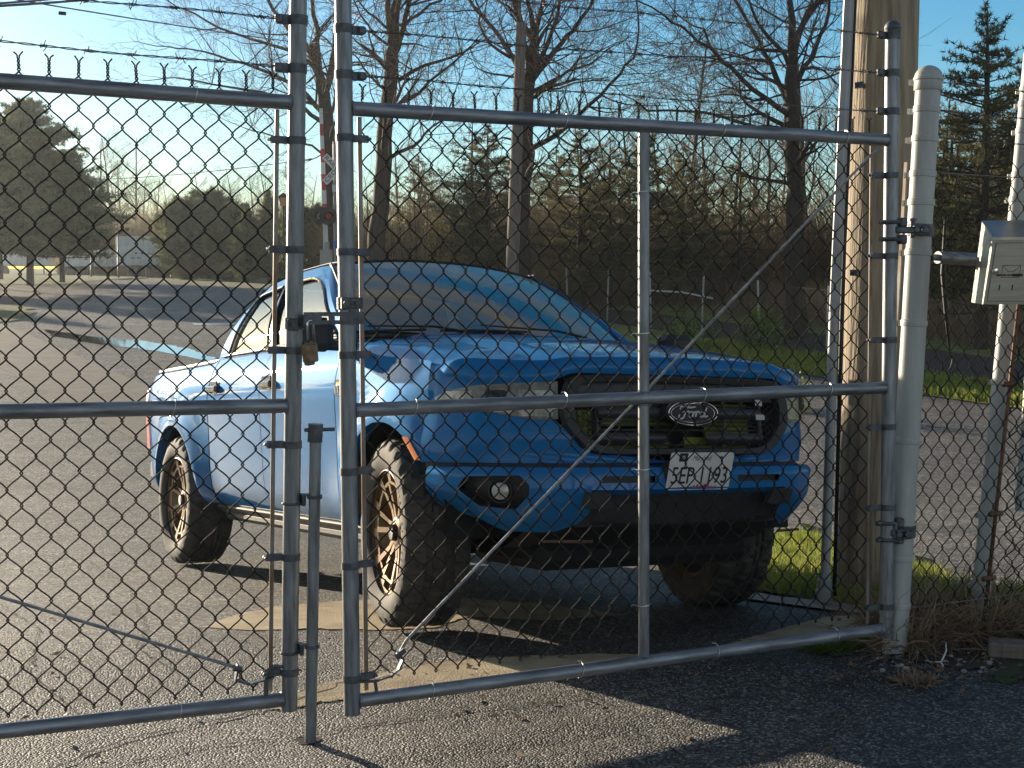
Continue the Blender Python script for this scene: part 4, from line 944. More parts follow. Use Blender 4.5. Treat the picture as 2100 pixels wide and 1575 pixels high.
for sg in (-1, 1):
    G = lambda a0, a1, b0, b1, nu=8, nv=10: cabm.grid(lambda i, j: gh(a0 + (a1 - a0) * i, b0 + (b1 - b0) * j, 0, sg), nu, nv)
    G(-.002, .055, 0, 1); G(.515, .560, 0, .86); G(.905, 1.0, 0, 1); G(.055, .905, .86, 1, 30, 4); G(.055, .905, -.01, QB, 30, 2)
    # rounded corner gusset at the top front of the front window and rear of the rear window
    for (pc_, dr1) in ((.055, 1), (.905, -1)):
        pts = [(pc_, .86), (pc_, .62 if dr1 > 0 else .80)]; w_ = .16 if dr1 > 0 else .04; hq = .24 if dr1 > 0 else .06
        arc = [(pc_ + dr1 * w_ * (1 - math.cos(rad(a))), .86 - hq * (1 - math.sin(rad(a)))) for a in range(0, 91, 10)]
        V = [gh(pc_, .86, 0, sg)] + [gh(a, b, 0, sg) for a, b in arc]; cabm.add(V, [(0, k, k + 1) for k in range(1, len(V) - 1)])
    for key, (a, b) in PW.items():
        out = [(a, QB)]
        if key == 'front': out += [(a, .62)] + [(a + .16 * (1 - math.cos(rad(t))), .86 - .24 * (1 - math.sin(rad(t)))) for t in range(10, 91, 10)] + [(b, .86)]
        else: out += [(a, .86)] + [(b - .04 * (1 - math.cos(rad(t))), .86 - .06 * (1 - math.sin(rad(t)))) for t in range(90, -1, -15)]
        out += [(b, QB)]
        dense = []
        for k in range(len(out)):
            p0 = out[k]; p1 = out[(k + 1) % len(out)]; nn = max(1, int(math.hypot((p1[0] - p0[0]) * 2, p1[1] - p0[1]) / .06))
            for t in range(nn): dense.append((p0[0] + (p1[0] - p0[0]) * t / nn, p0[1] + (p1[1] - p0[1]) * t / nn))
        trimm[sg].tube([gh(p, q, .003, sg) for p, q in dense], .0075, 6, closed=True)
        w_ = MB(); w_.grid(lambda i, j: gh(a + (b - a) * i, QB + (.86 - QB) * j, -.010, sg), 12, 12); TPt(w_, 'side_window', 'glass')
    trimm[sg].grid(lambda i, j: gh(.505 + .065 * i, QB + (.86 - QB) * j, .004, sg), 3, 10)
AP = True
for sg in (-1, 1): cabm.grid(lambda i, j: tuple(Vector(gh(.0, j, .001, sg)).lerp(Vector(ws_e(j, sg)), i) + Vector((.010, sg * .006, .004)) * math.sin(math.pi * i)), 5, 16)
cab = TPt(cabm, 'cab_frame', 'paint', angle=60); [TPt(trimm[k], 'window_trim', 'blackgloss', cab) for k in (-1, 1)]
mb = MB()
for sg in (-1, 1): mb.tube([gh(.9 * k / 12 + .06, QB - .02, .006, sg) for k in range(13)], .006, 6)
TPt(mb, 'belt_moulding', 'satin', cab)
# roof
mb = MB()
def rf(i, j):
    y = (j - .5) * 2 * YT; x0 = -1.36 - .05 * (2 * abs(j - .5)) ** 2; x1 = -2.50 + .03 * (2 * abs(j - .5)) ** 2; x = x0 + (x1 - x0) * i; return (x, y, roofz(x, y))
mb.grid(rf, 30, 26); roof = TPt(mb, 'roof', 'paint')
mb = MB()
for sg in (-1, 1): mb.tube([(lambda x: (x, sg * (YT - .035), roofz(x, YT - .035) + .002))(-1.33 - 1.1 * k / 12) for k in range(13)], .006, 6)
TPt(mb, 'roof_seam', 'blackmatt', roof)
# windscreen
def ws(i, j, off=0.0):
    t = (j - .5) * 2; yb = t * .795; xb = cowlx(yb) - .03; zb = 1.268 - .018 * t * t; yt = t * YT; xt = -1.36 - .05 * t * t; zt = roofz(xt, yt) - .004
    x = xb + (xt - xb) * i; y = yb + (yt - yb) * i; z = zb + (zt - zb) * i; bl = .045 * max(0, math.sin(math.pi * i)) ** .9
    return (x + off, y, z + abs(bl) * .8 + off * .5)
mb = MB(); mb.grid(lambda i, j: ws(.02 + .955 * i, .02 + .96 * j), 24, 40); wsc = TPt(mb, 'windscreen', 'wglass')
mb = MB(); mb.tube([ws(.015, k / 20, .004) for k in range(21)], .011, 6); mb.tube([ws(.985, k / 20, .002) for k in range(21)], .006, 6)
for e in (.008, .992): mb.tube([ws(k / 16, e, .002) for k in range(17)], .010, 6)
TPt(mb, 'windscreen_seal', 'blackmatt', wsc)
mb = MB()
for y0, y1, i1 in ((-.30, -.72, .14), (.42, -.18, .16)):
    a = Vector(ws(.02, .5 + y0 / 1.6, .02)); b = Vector(ws(.10, .5 + y1 / 1.6, .02)); mb.tube([a + Vector((0, 0, .01)), a.lerp(b, .3) + Vector((.012, 0, .022)), b], [.008, .006, .004], 6)
    c2 = Vector(ws(.05, .5 + (y1 - .22) / 1.6, .014)); d2 = Vector(ws(.06, .5 + (y1 + .26) / 1.6, .014)); mb.tube([c2, c2.lerp(d2, .5) + Vector((.004, 0, .004)), d2], .006, 5)
TPt(mb, 'wiper', 'black')
# cab rear wall and interior
mb = MB(); mb.grid(lambda i, j: (-2.66 + .16 * max(0, j - .5) * 2 * .98, (i - .5) * 2 * (.80 - .20 * max(0, j - .5) * 2), .50 + 1.165 * j), 8, 10)
TPt(mb, 'cab_rear_panel', 'paint')
mb = MB(); mb.box((-1.6, 0, .52), (2.0, 1.4, .06)); mb.grid(lambda i, j: (-.50 - .42 * i, (j - .5) * 1.5, 1.235 - .02 * math.sin(i * 3)), 6, 10); mb.box((-.86, 0, 1.10), (.16, 1.46, .24), bev=.05)
TPt(mb, 'dashboard', 'darkgrey')
for x, y in ((-1.55, -.38), (-1.55, .38), (-2.40, -.38), (-2.40, .38)):
    mb = MB(); mb.box((x + .25, y, .86), (.5, .5, .16), bev=.06); mb.box((x, y, 1.14), (.14, .48, .52), M=Matrix.Rotation(rad(-14), 3, 'Y'), bev=.05); st_o = TPt(mb, 'seat', 'seat')
    mb = MB(); mb.box((x - .09, y, 1.47), (.09, .26, .15), M=Matrix.Rotation(rad(-10), 3, 'Y'), bev=.035); TPt(mb, 'headrest', 'seat', st_o)
mb = MB(); c = Vector((-1.05, .38, 1.17)); Rs = Matrix.Rotation(rad(-62), 3, 'Y'); mb.tube([c + Rs @ Vector((.185 * math.cos(rad(q)), .185 * math.sin(rad(q)), 0)) for q in range(0, 360, 20)], .014, 8, closed=True)
for q in (90, 210, 330): mb.tube([c, c + Rs @ Vector((.185 * math.cos(rad(q)), .185 * math.sin(rad(q)), 0))], .012, 6)
TPt(mb, 'steering_wheel', 'black')
mb = MB(); mb.box((-1.13, 0, 1.60), (.03, .24, .065), bev=.012); TPt(mb, 'inside_mirror', 'black')
# bed
mb = MB(); mb.box((-3.38, 0, .72), (1.46, 1.52, .06))
for sg in (-1, 1): mb.box((-3.38, sg * .765, .93), (1.46, .03, .46))
mb.box((-2.67, 0, .93), (.04, 1.5, .46)); TPt(mb, 'bed_liner', 'blackmatt', None, False)
mb = MB(); mb.grid(lambda i, j: (-4.13 - .012 * math.sin(math.pi * j), (i - .5) * 2 * .77, .62 + .58 * j), 10, 8); TPt(mb, 'tailgate', 'paint')
mb = MB()
for sg in (-1, 1): mb.grid(lambda i, j: (lambda x: (x, sg * (sidey(x, FZ(x)) + .004 - .10 * j), FZ(x) + .003 + .014 * math.sin(math.pi * min(1, j * 1.2) * .5)))(-2.62 - 1.50 * i), 20, 6)
TPt(mb, 'bed_rail_cap', 'blackmatt')
mb = MB(); mb.grid(lambda i, j: (-2.68 - 1.42 * i, (j - .5) * 1.52, 1.243 + .008 * math.sin(i * 14) - .012 * i), 26, 8)
for sg in (-1, 1): mb.tube([(-2.68 - 1.42 * k / 10, sg * .775, 1.246 - .014 * k / 10) for k in range(11)], .014, 8)
TPt(mb, 'bed_cover', 'cream')
mb = MB(); mb.box((-4.22, 0, .56), (.14, 1.60, .15), bev=.03); TPt(mb, 'rear_bumper', 'satin')
# chassis and wheel housings
mb = MB(); mb.box((-1.7, 0, .44), (4.2, .95, .10)); mb.box((-.0, 0, .36), (.14, 1.3, .12)); mb.box((-WB, 0, .38), (.16, 1.3, .14), bev=.05); mb.box((-.95, 0, .36), (.9, .5, .16)); mb.box((-3.9, 0, .48), (.5, .5, .2))
TPt(mb, 'chassis', 'under', None, False)
mb = MB()
for xc in (0, -WB):
    for sg in (-1, 1):
        mb = MB(); mb.grid(lambda i, j: (xc + .475 * math.cos(math.pi * i), sg * (.42 + .44 * j), .30 + .575 * math.sin(math.pi * i) * 1.0 if False else RT + .475 * math.sin(math.pi * i)), 24, 3)
        mb.grid(lambda i, j: (xc - .475 + .95 * i, sg * .42, .36 + .52 * j), 4, 3); TPt(mb, 'wheel_housing', 'under')
# mirrors
for sg in (-1, 1):
    mb = MB(); mb.box((-.60, sg * 1.02, 1.262), (.11, .20, .155), M=Matrix.Rotation(sg * rad(8), 3, 'Z'), bev=.035); mb.box((-.60, sg * .89, 1.215), (.07, .14, .045), bev=.015); mr_ = TPt(mb, 'side_mirror', 'black')
    mb = MB(); mb.box((-.664, sg * 1.025, 1.265), (.006, .165, .125), M=Matrix.Rotation(sg * rad(8), 3, 'Z'), bev=.002); TPt(mb, 'mirror_glass', 'chrome', mr_)
# ---- wheels
def tyre_mb():
    mb = MB(); W = .262; NA = 208
    prof = [(.256, -.10), (.264, -.122), (.290, -.136), (.328, -.141), (.355, -.137), (.376, -.128), (.388, -.117)]
    tread = [(.3945, -.104), (.396, -.085), (.396, -.062), (.396, -.058), (.396, -.036), (.396, -.030), (.396, -.010), (.396, .0)]
    half = prof + tread; full = half + [(r_, -y_) for r_, y_ in half[::-1][1:]]
    V = []; m = len(full)
    for a in range(NA):
        t = 2 * math.pi * a / NA
        for k, (r_, y_) in enumerate(full):
            rr = r_; ay = abs(y_)
            if .375 < r_:
                ph = (a + (4 if y_ > 0 else 0)) % 8
                if ay > .10: rr -= .014 if ph in (0, 1, 2) else 0
                elif ay in (.058, .030): rr -= .012
                elif ay > .06: rr -= .012 if (a + 3) % 8 in (0, 1) else 0
                elif ay > .03: rr -= .012 if (a + 1) % 8 in (0, 1) else 0
                else: rr -= .012 if (a + 5) % 8 in (0, 1) else 0
            V.append((rr * math.cos(t), y_, rr * math.sin(t)))
    Fc = [(a * m + k, ((a + 1) % NA) * m + k, ((a + 1) % NA) * m + k + 1, a * m + k + 1) for a in range(NA) for k in range(m - 1)]
    return mb.add(V, Fc)
def rim_mb():
    mb = MB(); Ry9 = Matrix.Rotation(rad(90), 3, 'X')     # lathe axis z -> -y
    mb.lathe([(.240, .122), (.246, .118), (.244, .108), (.232, .100), (.222, .06), (.205, .0), (.215, -.10), (.24, -.12)], 60, M=Ry9)
    # outer band with small windows
    N = 12
    def P(r_, a, h): return Ry9 @ Vector((r_ * math.cos(a), r_ * math.sin(a), h))
    for k in range(N):
        a0 = 2 * math.pi * k / N; a1 = 2 * math.pi * (k + 1) / N
        for (r0, r1, b0, b1) in ((.228, .240, 0, 1), (.186, .198, 0, 1), (.196, .230, 0, .16), (.196, .230, .84, 1)):
            mb.grid(lambda i, j: P(r0 + (r1 - r0) * j, a0 + (a1 - a0) * (b0 + (b1 - b0) * i), .108 - .010 * ((.24 - r0 - (r1 - r0) * j) / .05)), 5, 1)
    for k in range(6):
        a = 2 * math.pi * k / 6 + .26
        for s_ in (-1, 1):
            pts0 = P(.048, a + s_ * .28, .075); pts1 = P(.10, a + s_ * .17, .080); pts2 = P(.192, a + s_ * .20, .102)
            for q0, q1, w0, w1 in ((pts0, pts1, .013, .010), (pts1, pts2, .010, .011)):
                d = (q1 - q0).normalized(); tdir = d.cross(Ry9 @ Vector((0, 0, 1))).normalized(); dn = Ry9 @ Vector((0, 0, -.018))
                V = [q0 + tdir * w0, q0 - tdir * w0, q1 - tdir * w1, q1 + tdir * w1]; V2 = [v + dn for v in V]
                mb.add(V + V2, [(0, 1, 2, 3), (7, 6, 5, 4), (0, 4, 5, 1), (1, 5, 6, 2), (2, 6, 7, 3), (3, 7, 4, 0)])
    mb.lathe([(.060, .04), (.060, .074), (.052, .080), (.036, .080), (.036, .07)], 36, M=Ry9)
    mb.v = [(x * 1.085, y, z * 1.085) for x, y, z in mb.v]
    return mb
RS_ = 1.085
def hub_mb():
    mb = MB(); Ry9 = Matrix.Rotation(rad(90), 3, 'X'); mb.lathe([(.036, .06), (.036, .094), (.031, .100), (.0, .101)], 28, M=Ry9)
    return mb
def brake_mb():
    mb = MB(); Ry9 = Matrix.Rotation(rad(90), 3, 'X'); mb.lathe([(0, .0), (.165, .0), (.165, -.02), (0, -.02)], 40, M=Ry9); mb.box((.10, .0, .10), (.10, .06, .10), bev=.02); mb.lathe([(0, -.10), (.24, -.10), (.24, -.105), (0, -.105)], 40, M=Ry9); return mb
wheel_M = []
tm, rm, hm, bm_ = tyre_mb(), rim_mb(), hub_mb(), brake_mb()
tms = None
def wheel(x, sg, steer):
    global tms
    # a wheel's outer face looks to -y in its own frame
    Rw = Matrix.Rotation(rad(steer) + (0 if sg < 0 else math.pi), 4, 'Z')
    off = Matrix.Translation((x, sg * .782, RT)) @ Rw @ Matrix.Rotation(rad(13 * (x + 2)), 4, 'Y')
    if tms is None:
        ty = tm.build('wheel', M_['tyre'], truck, True, angle=28); ri = rm.build('rim', M_['bronze'], ty, True, angle=35); hb = hm.build('hub_cap', M_['blackgloss'], ty, True, angle=35); br = bm_.build('brake_disc', M_['under'], ty, True, angle=35)
        # sidewall lettering
        tx = []
        for word, a0, rr_, sz in (('M+S  265/60R18', 62, .318, .026), ('WILDPEAK', 0, 0, 0)):
            if not sz: continue
            for i, ch in enumerate(word):
                if ch == ' ': continue
                t = text_mb(ch, sz, .0008); an_ = rad(a0 - i * 5.2)
                q = MB()
                for p in t.v:
                    r_ = rr_ + p[1]; w_ = p[0]; aa = an_ - w_ / rr_
                    q.v.append((r_ * math.cos(aa), -.1412 - p[2], r_ * math.sin(aa)))
                tx.append((q.v, t.f))
        lt = MB()
        for v_, f_ in tx: lt.add(v_, f_)
        le = lt.build('sidewall_lettering', M_['satin'], ty, False)
        tms = (ty, ri, hb, br, le)
        ty.matrix_local = off; return
    ty = tms[0].copy(); C.objects.link(ty); ty.parent = truck; ty.matrix_local = off
    for o in tms[1:]:
        c = o.copy(); C.objects.link(c); c.parent = ty; c.matrix_local = o.matrix_local
wheel(0, -1, -8.5); wheel(-WB, -1, 0); wheel(0, 1, -8.5); wheel(-WB, 1, 0)
# ------------------------------------------------------------------ ground sheets
def sheet(name, S, Tf, m, lift, kind='structure', nt=40):
    """strip laid on the terrain: S list of s values, Tf(s) -> (t0, t1)"""
    V = []
    for s_ in S:
        t0, t1 = Tf(s_); ts = np.linspace(t0, t1, nt); X, Y = xy(s_, ts); Z = height(X, Y) + lift; V += list(zip(X, Y, Z))
    V = np.array(V); n = len(S); idx = np.arange(n * nt).reshape(n, nt)
    Fc = np.stack([idx[:-1, :-1], idx[:-1, 1:], idx[1:, 1:], idx[1:, :-1]], -1).reshape(-1, 4)
    me = raw_mesh(name, V, Fc, M_[m], True); o = bpy.data.objects.new(name, me); C.objects.link(o); tag(o, kind=kind); return o
def poly_px(name, pts, m, lift, step=.15, kind='structure', jag=0.0, seed=1, pts_xy=None):
    """flat ground patch whose outline is given by points seen on the ground; filled on a fine grid"""
    Pw = pts_xy if pts_xy else [tuple(gp(u, v)[:2]) for u, v in pts]
    rng = random.Random(seed)
    if jag:
        out = []
        for i in range(len(Pw)):
            a = Vector(Pw[i]); b = Vector(Pw[(i + 1) % len(Pw)]); n = max(1, int((b - a).length / (jag * 2.2)))
            for k in range(n): q = a.lerp(b, k / n); out.append((q.x + rng.uniform(-jag, jag) * .5, q.y + rng.uniform(-jag, jag) * .5))
        Pw = out
    from mathutils.geometry import delaunay_2d_cdt
    P2 = [Vector(p) for p in Pw]; n = len(P2); xs = [p.x for p in P2]; ys = [p.y for p in P2]; extra = []
    nx = min(70, int((max(xs) - min(xs)) / step) + 1); ny = min(70, int((max(ys) - min(ys)) / step) + 1)
    for i in range(1, nx):
        for j in range(1, ny):
            q = Vector((min(xs) + (max(xs) - min(xs)) * i / nx, min(ys) + (max(ys) - min(ys)) * j / ny)); extra.append(q)
    r = delaunay_2d_cdt(P2 + extra, [], [list(range(n))], 1, 1e-5)
    V = [(v.x, v.y, gz(v.x, v.y) + lift) for v in r[0]]; mb = MB(); mb.add(V, [tuple(f) for f in r[2]])
    o = mb.build(name, M_[m], None, True); tag(o, kind=kind)
    eA = o.data.attributes.new('edge', 'FLOAT', 'POINT'); seg_ = [(P2[i], P2[(i + 1) % n]) for i in range(n)]; vals = []
    for v in r[0]:
        dm = 9
        if m in ('wornconc', 'moss', 'brick'):
            for a, b in seg_:
                ab = b - a; t = max(0, min(1, (v - a).dot(ab) / max(1e-9, ab.dot(ab)))); dm = min(dm, (v - (a + ab * t)).length)
        vals.append(min(1, dm / .10))
    eA.data.foreach_set('value', vals); return o
def inside(poly, x, y):
    c = False; n = len(poly)
    for i in range(n):
        x1, y1 = poly[i]; x2, y2 = poly[(i + 1) % n]
        if (y1 > y) != (y2 > y) and x < (x2 - x1) * (y - y1) / (y2 - y1) + x1: c = not c
    return c
# base ground to the horizon
gx = np.concatenate([-np.geomspace(1200, 30, 30), np.arange(-28, 40, .5), np.geomspace(42, 1200, 30)]); gy = np.concatenate([[-60, -30, -15, -8, -4], np.arange(-2, 60, .5), np.geomspace(62, 1500, 40)])
X, Y = np.meshgrid(gx, gy, indexing='ij'); Z = height(X, Y) - .03
V = np.stack([X.ravel(), Y.ravel(), Z.ravel()], 1); idx = np.arange(len(gx) * len(gy)).reshape(len(gx), len(gy))
Fc = np.stack([idx[:-1, :-1], idx[1:, :-1], idx[1:, 1:], idx[:-1, 1:]], -1).reshape(-1, 4)
o = bpy.data.objects.new('ground', raw_mesh('ground', V, Fc, M_['soil'], True)); C.objects.link(o); tag(o, kind='structure')
Sfine = list(np.arange(-14, 12, .25)) + list(np.arange(12, 60, 1.0)) + list(np.arange(60, 141, 3))
def road_t(s):
    l = float(np.interp(s, [-30, 8.9, 9, 26, 32, 45, 70, 140], [0, 0, .0, .0, -9, -16, -26, -46])); r = float(np.interp(s, [-30, 0, 40, 70, 140], [10.6, 11, 15, 16, 9])); return l, r
sheet('road', Sfine, road_t, 'road', 0.004, nt=60)
def drive_t(s): return (-16, float(np.interp(s, [-14, -3.0, -2.7, -1.9, -1.75, -.2, 1.1, 2.6, 3.2, 9, 30], [9, 9, 7.5, .2, -1.12, -1.27, -.8, -.2, -.02, -.02, -.02])))
sheet('driveway', [s for s in Sfine if s < 26], drive_t, 'asph', 0.0, nt=90)
sheet('gutter', [s for s in Sfine if 8 < s < 34], lambda s: (-1.3 - .02 * s, .02), 'conc', 0.008, nt=8)
sheet('kerb', [-1.7, -1.5, -1.2, -.9, -.6, -.3, 0, .3, .7, 1.1], lambda s: (float(np.interp(s, [-1.75, -.2, 1.1], [-1.30, -1.38, -.92])), float(np.interp(s, [-1.75, -.2, 1.1], [-1.02, -1.2, -.8]))), 'curb', 0.012, nt=6)
poly_px('concrete_patch', [(402, 1288), (470, 1262), (560, 1243), (700, 1232), (900, 1222), (1130, 1240), (1300, 1262), (1120, 1276), (960, 1268), (900, 1290), (760, 1296), (640, 1290), (520, 1296)], 'wornconc', .003, .05, jag=.03)
poly_px('concrete_patch', [(520, 1460), (580, 1430), (660, 1396), (760, 1384), (860, 1362), (1010, 1345), (1240, 1340), (1420, 1338), (1700, 1262), (1810, 1262), (1790, 1290), (1480, 1352), (1290, 1372), (1150, 1386), (1000, 1400), (860, 1424), (700, 1436), (600, 1456)], 'wornconc', .003, .05, jag=.03, seed=4)
# water
poly_px('puddle', [(90, 676), (180, 690), (300, 700), (380, 715), (440, 734), (470, 752), (430, 744), (360, 728), (280, 716), (190, 705), (110, 690)], 'water', .014, .3, jag=.12)
poly_px('puddle', [(1868, 1140), (1905, 1150), (1925, 1175), (1960, 1192), (1990, 1215), (1960, 1222), (1900, 1200), (1868, 1188)], 'water', .012, .1, jag=.04, seed=2)
poly_px('puddle', [(1648, 1075), (1672, 1082), (1690, 1100), (1690, 1120), (1660, 1112), (1640, 1100)], 'water', .012, .1, jag=.03, seed=3)
# painted lane mark, railway bed at far left, grass islands
poly_px('lane_marking', [(393, 663), (470, 662), (560, 661), (560, 666), (470, 667), (400, 667)], 'wpaint', .010, .3)
M_['fargrass'] = blend_mat('mown_grass', [(.06, .075, .02), (.15, .19, .04), (.24, .27, .06), (.26, .24, .10)], 2.5, .95, .8, 30, .04)
M_['lawn'] = blend_mat('far_lawn', [(.04, .055, .018), (.09, .11, .03), (.15, .17, .045)], 2.5, .95, .8, 30, .04)
M_['ballast'] = mat('dark_ballast', (.045, .042, .040), .95, 0, scale=30, var=.5, bump=.8, bscale=60)
poly_px('grass_verge', [(-60, 556), (150, 554), (240, 560), (300, 570), (180, 578), (150, 586), (-60, 582)], 'lawn', .03, 2, jag=.5)
poly_px('track_bed', [(-60, 592), (60, 593), (84, 600), (60, 610), (40, 622), (-60, 624)], 'ballast', .03, 1, jag=.2)
poly_px('grass_verge', [(-60, 628), (30, 626), (66, 634), (62, 648), (20, 662), (-60, 668)], 'lawn', .03, 1, jag=.4)
poly_px('far_lot', [(300, 548), (600, 548), (600, 566), (330, 566)], 'road', .03, 3)
sheet('roadside_dirt', [s for s in Sfine if -12 < s < 60], lambda s: (road_t(s)[1] + 2.2, road_t(s)[1] + 5.2), 'dirt', 0.02, nt=12)
sheet('grass_verge', [s for s in Sfine if -12 < s < 60], lambda s: (road_t(s)[1] + .02, road_t(s)[1] + 2.2), 'fargrass', 0.02, nt=12)
sheet('grass_verge', [s for s in Sfine if -12 < s < 60], lambda s: (road_t(s)[1] + 5.2, road_t(s)[1] + 10), 'fargrass', 0.02, nt=12)

# ------------------------------------------------------------------ grass blades and weeds
def blades(name, pts, hmin, hmax, w, m, lean=.5, seed=0, label=None, cat=None, kind='stuff', bend=.5):
    rng = np.random.default_rng(seed); n = len(pts); pts = np.asarray(pts); h = rng.uniform(hmin, hmax, n); a = rng.uniform(0, 2 * np.pi, n); l = rng.uniform(0, lean, n); b = rng.uniform(0, 2 * np.pi, n)
    dx, dy = np.cos(a), np.sin(a); px, py = np.cos(b) * w / 2, np.sin(b) * w / 2
    V = np.zeros((n, 5, 3))
    V[:, 0] = pts + np.stack([px, py, -.01 + 0 * h], 1); V[:, 1] = pts - np.stack([px, py, .01 + 0 * h], 1)
    mid = pts + np.stack([dx * l * h * .35, dy * l * h * .35, h * .6], 1); V[:, 2] = mid - np.stack([px, py, 0 * h], 1) * .8; V[:, 3] = mid + np.stack([px, py, 0 * h], 1) * .8
    V[:, 4] = pts + np.stack([dx * l * h * (1 + bend), dy * l * h * (1 + bend), h * (1 - .3 * l)], 1)
    base = np.arange(n)[:, None] * 5; F1 = base + np.array([0, 1, 2]); F2 = base + np.array([0, 2, 3]); F3 = base + np.array([3, 2, 4])
    me = raw_mesh(name, V.reshape(-1, 3), np.concatenate([F1, F2, F3]), M_[m]); o = bpy.data.objects.new(name, me); C.objects.link(o)
    tag(o, label, cat, None, kind); return o
def scatter_poly(poly, n, seed, clump=0.0):
    rng = random.Random(seed); xs = [p[0] for p in poly]; ys = [p[1] for p in poly]; out = []
    cl = [(rng.uniform(min(xs), max(xs)), rng.uniform(min(ys), max(ys))) for _ in range(60)]
    while len(out) < n:
        x = rng.uniform(min(xs), max(xs)); y = rng.uniform(min(ys), max(ys))
        if clump and rng.random() < clump: c = rng.choice(cl); x = c[0] + rng.gauss(0, .07); y = c[1] + rng.gauss(0, .07)
        if inside(poly, x, y): out.append((x, y, gz(x, y)))
    return out
wedge = [tuple(gp(u, v)[:2]) for u, v in [(1330, 1152), (1395, 1146), (1640, 1108), (1700, 1122), (1860, 1180), (1905, 1192), (1990, 1224), (2140, 1225), (2140, 1320), (1860, 1292), (1800, 1262), (1700, 1236), (1540, 1208), (1440, 1186), (1395, 1182)]]
poly_px('grass_ground', None, 'soil', .003, .15, pts_xy=wedge)
blades('grass', scatter_poly(wedge, 15000, 3, .45), .05, .15, .007, 'grass', .9, 1, 'sunlit green grass growing round the foot of the utility pole', 'grass')
vg = [xy(s_, road_t(s_)[1] + .1) for s_ in np.arange(-6, 22, 1.0)] + [xy(s_, road_t(s_)[1] + 2.1) for s_ in np.arange(21, -7, -1.0)]
blades('verge_grass', scatter_poly([tuple(map(float, p)) for p in vg], 20000, 7, .3), .08, .24, .03, 'grass', .9, 2, 'bright strip of grass along the far side of the road', 'grass')
def weedball(name, u, v, rad_, hgt, n, m, label, seed, w=.004, cat='weed clump'):
    c = gp(u, v); rng = np.random.default_rng(seed); mb = MB(); r2 = random.Random(seed)
    for k in range(n):
        a = r2.uniform(0, 6.28); rr = rad_ * r2.random() ** .5 * .6; p = Vector((c[0] + rr * math.cos(a), c[1] + rr * math.sin(a), 0)); p.z = gz(p.x, p.y) - .005
        d = Vector((math.cos(a) * r2.uniform(.1, 1.0), math.sin(a) * r2.uniform(.1, 1), r2.uniform(.3, 1.3))).normalized(); pts = [p.copy()]; L = hgt * r2.uniform(.4, 1.1)
        for q in range(5): d = (d + Vector((r2.gauss(0, .28), r2.gauss(0, .28), r2.gauss(-.16, .25)))).normalized(); p = p + d * L / 4; p.z = max(p.z, gz(p.x, p.y) + .004); pts.append(p.copy())
        mb.tube(pts, [w * .5] * 3 + [w * .4, w * .3, w * .15], 3, cap=False)
    o = mb.build(name, M_[m], None, False); tag(o, label, cat); return o
weedball('dead_weeds', 1955, 1300, .34, .27, 1300, 'drygrass', 'tangled dead grey-brown weeds between the two leaning fence posts', 5)
weedball('dead_weeds', 1866, 1330, .14, .26, 300, 'drygrass', 'dead vines climbing at the foot of the white hinge post', 6)
weedball('dead_weeds', 2070, 1300, .26, .18, 450, 'drygrass', 'low dry weeds behind the broken plank', 8)
weedball('weed_tuft', 1700, 1330, .13, .06, 260, 'gleaf', 'small yellow-green weeds under the hinge end of the gate', 9, .006)
weedball('weed_tuft', 1790, 1312, .05, .08, 60, 'gleaf', 'bright green grass tuft right beneath the gate corner', 10, .006)
weedball('weed_tuft', 1880, 1400, .10, .05, 110, 'drygrass', 'scruffy dry tuft in the shaded asphalt below the hinge post', 11, .005)
M_['moss'] = mat('dark_moss', (.055, .075, .02), .95, 0, scale=30, col2=(.03, .035, .015), bump=.9, bscale=120)
M_['brick'] = mat('red_brick_dirt', (.17, .07, .05), .95, 0, scale=30, var=.4, bump=.5)
worn_edge(M_['moss']); worn_edge(M_['brick'])
poly_px('moss', [(2010, 1390), (2040, 1360), (2140, 1350), (2160, 1400), (2060, 1412)], 'moss', .006, .1, jag=.04)
poly_px('moss', [(1668, 1338), (1712, 1318), (1780, 1318), (1764, 1346), (1710, 1352)], 'moss', .006, .08, jag=.03, seed=5)
poly_px('red_dirt', [(1730, 1352), (1775, 1322), (1800, 1332), (1790, 1346), (1745, 1358)], 'brick', .007, .08, jag=.03, seed=6)
poly_px('dirt', [(1780, 1306), (1850, 1290), (1990, 1290), (2160, 1296), (2160, 1345), (1990, 1372), (1890, 1362), (1820, 1340)], 'dirt', .005, .1, jag=.05, seed=7)
# loose stones along the fence foot
rs_ = random.Random(12)
M_['stone'] = mat('pale_gravel', (.30, .28, .26), .9, 0, scale=30, var=.3)
mb = MB()
def pebble(mb, p, r, rng):
    q = [(-1, -1, -1), (1, -1, -1), (1, 1, -1), (-1, 1, -1), (-1, -1, 1), (1, -1, 1), (1, 1, 1), (-1, 1, 1)]
    s_ = (rng.uniform(.5, 1), rng.uniform(.5, 1), rng.uniform(.35, .7)); Rm = Matrix.Rotation(rng.uniform(0, 6), 3, 'Z')
    mb.box((p[0], p[1], p[2] + r * s_[2] * .6), (2 * r * s_[0], 2 * r * s_[1], 2 * r * s_[2]), M=Rm, bev=r * .4)
for _ in range(2200):
    u = rs_.uniform(1000, 2130); v = 1300 + rs_.random() ** 1.4 * 270
    if v < 1420 - (u - 1250) * .12: v += 60
    p = gp(u, v); pebble(mb, p, rs_.uniform(.0014, .0034), rs_)
for _ in range(60):
    u = rs_.uniform(1800, 2120); p = gp(u, rs_.uniform(1300, 1380)); pebble(mb, p, rs_.uniform(.006, .014), rs_)
o = mb.build('gravel', M_['stone'], None, False); tag(o, 'loose pale grit scattered over the shaded asphalt', 'gravel', kind='stuff')
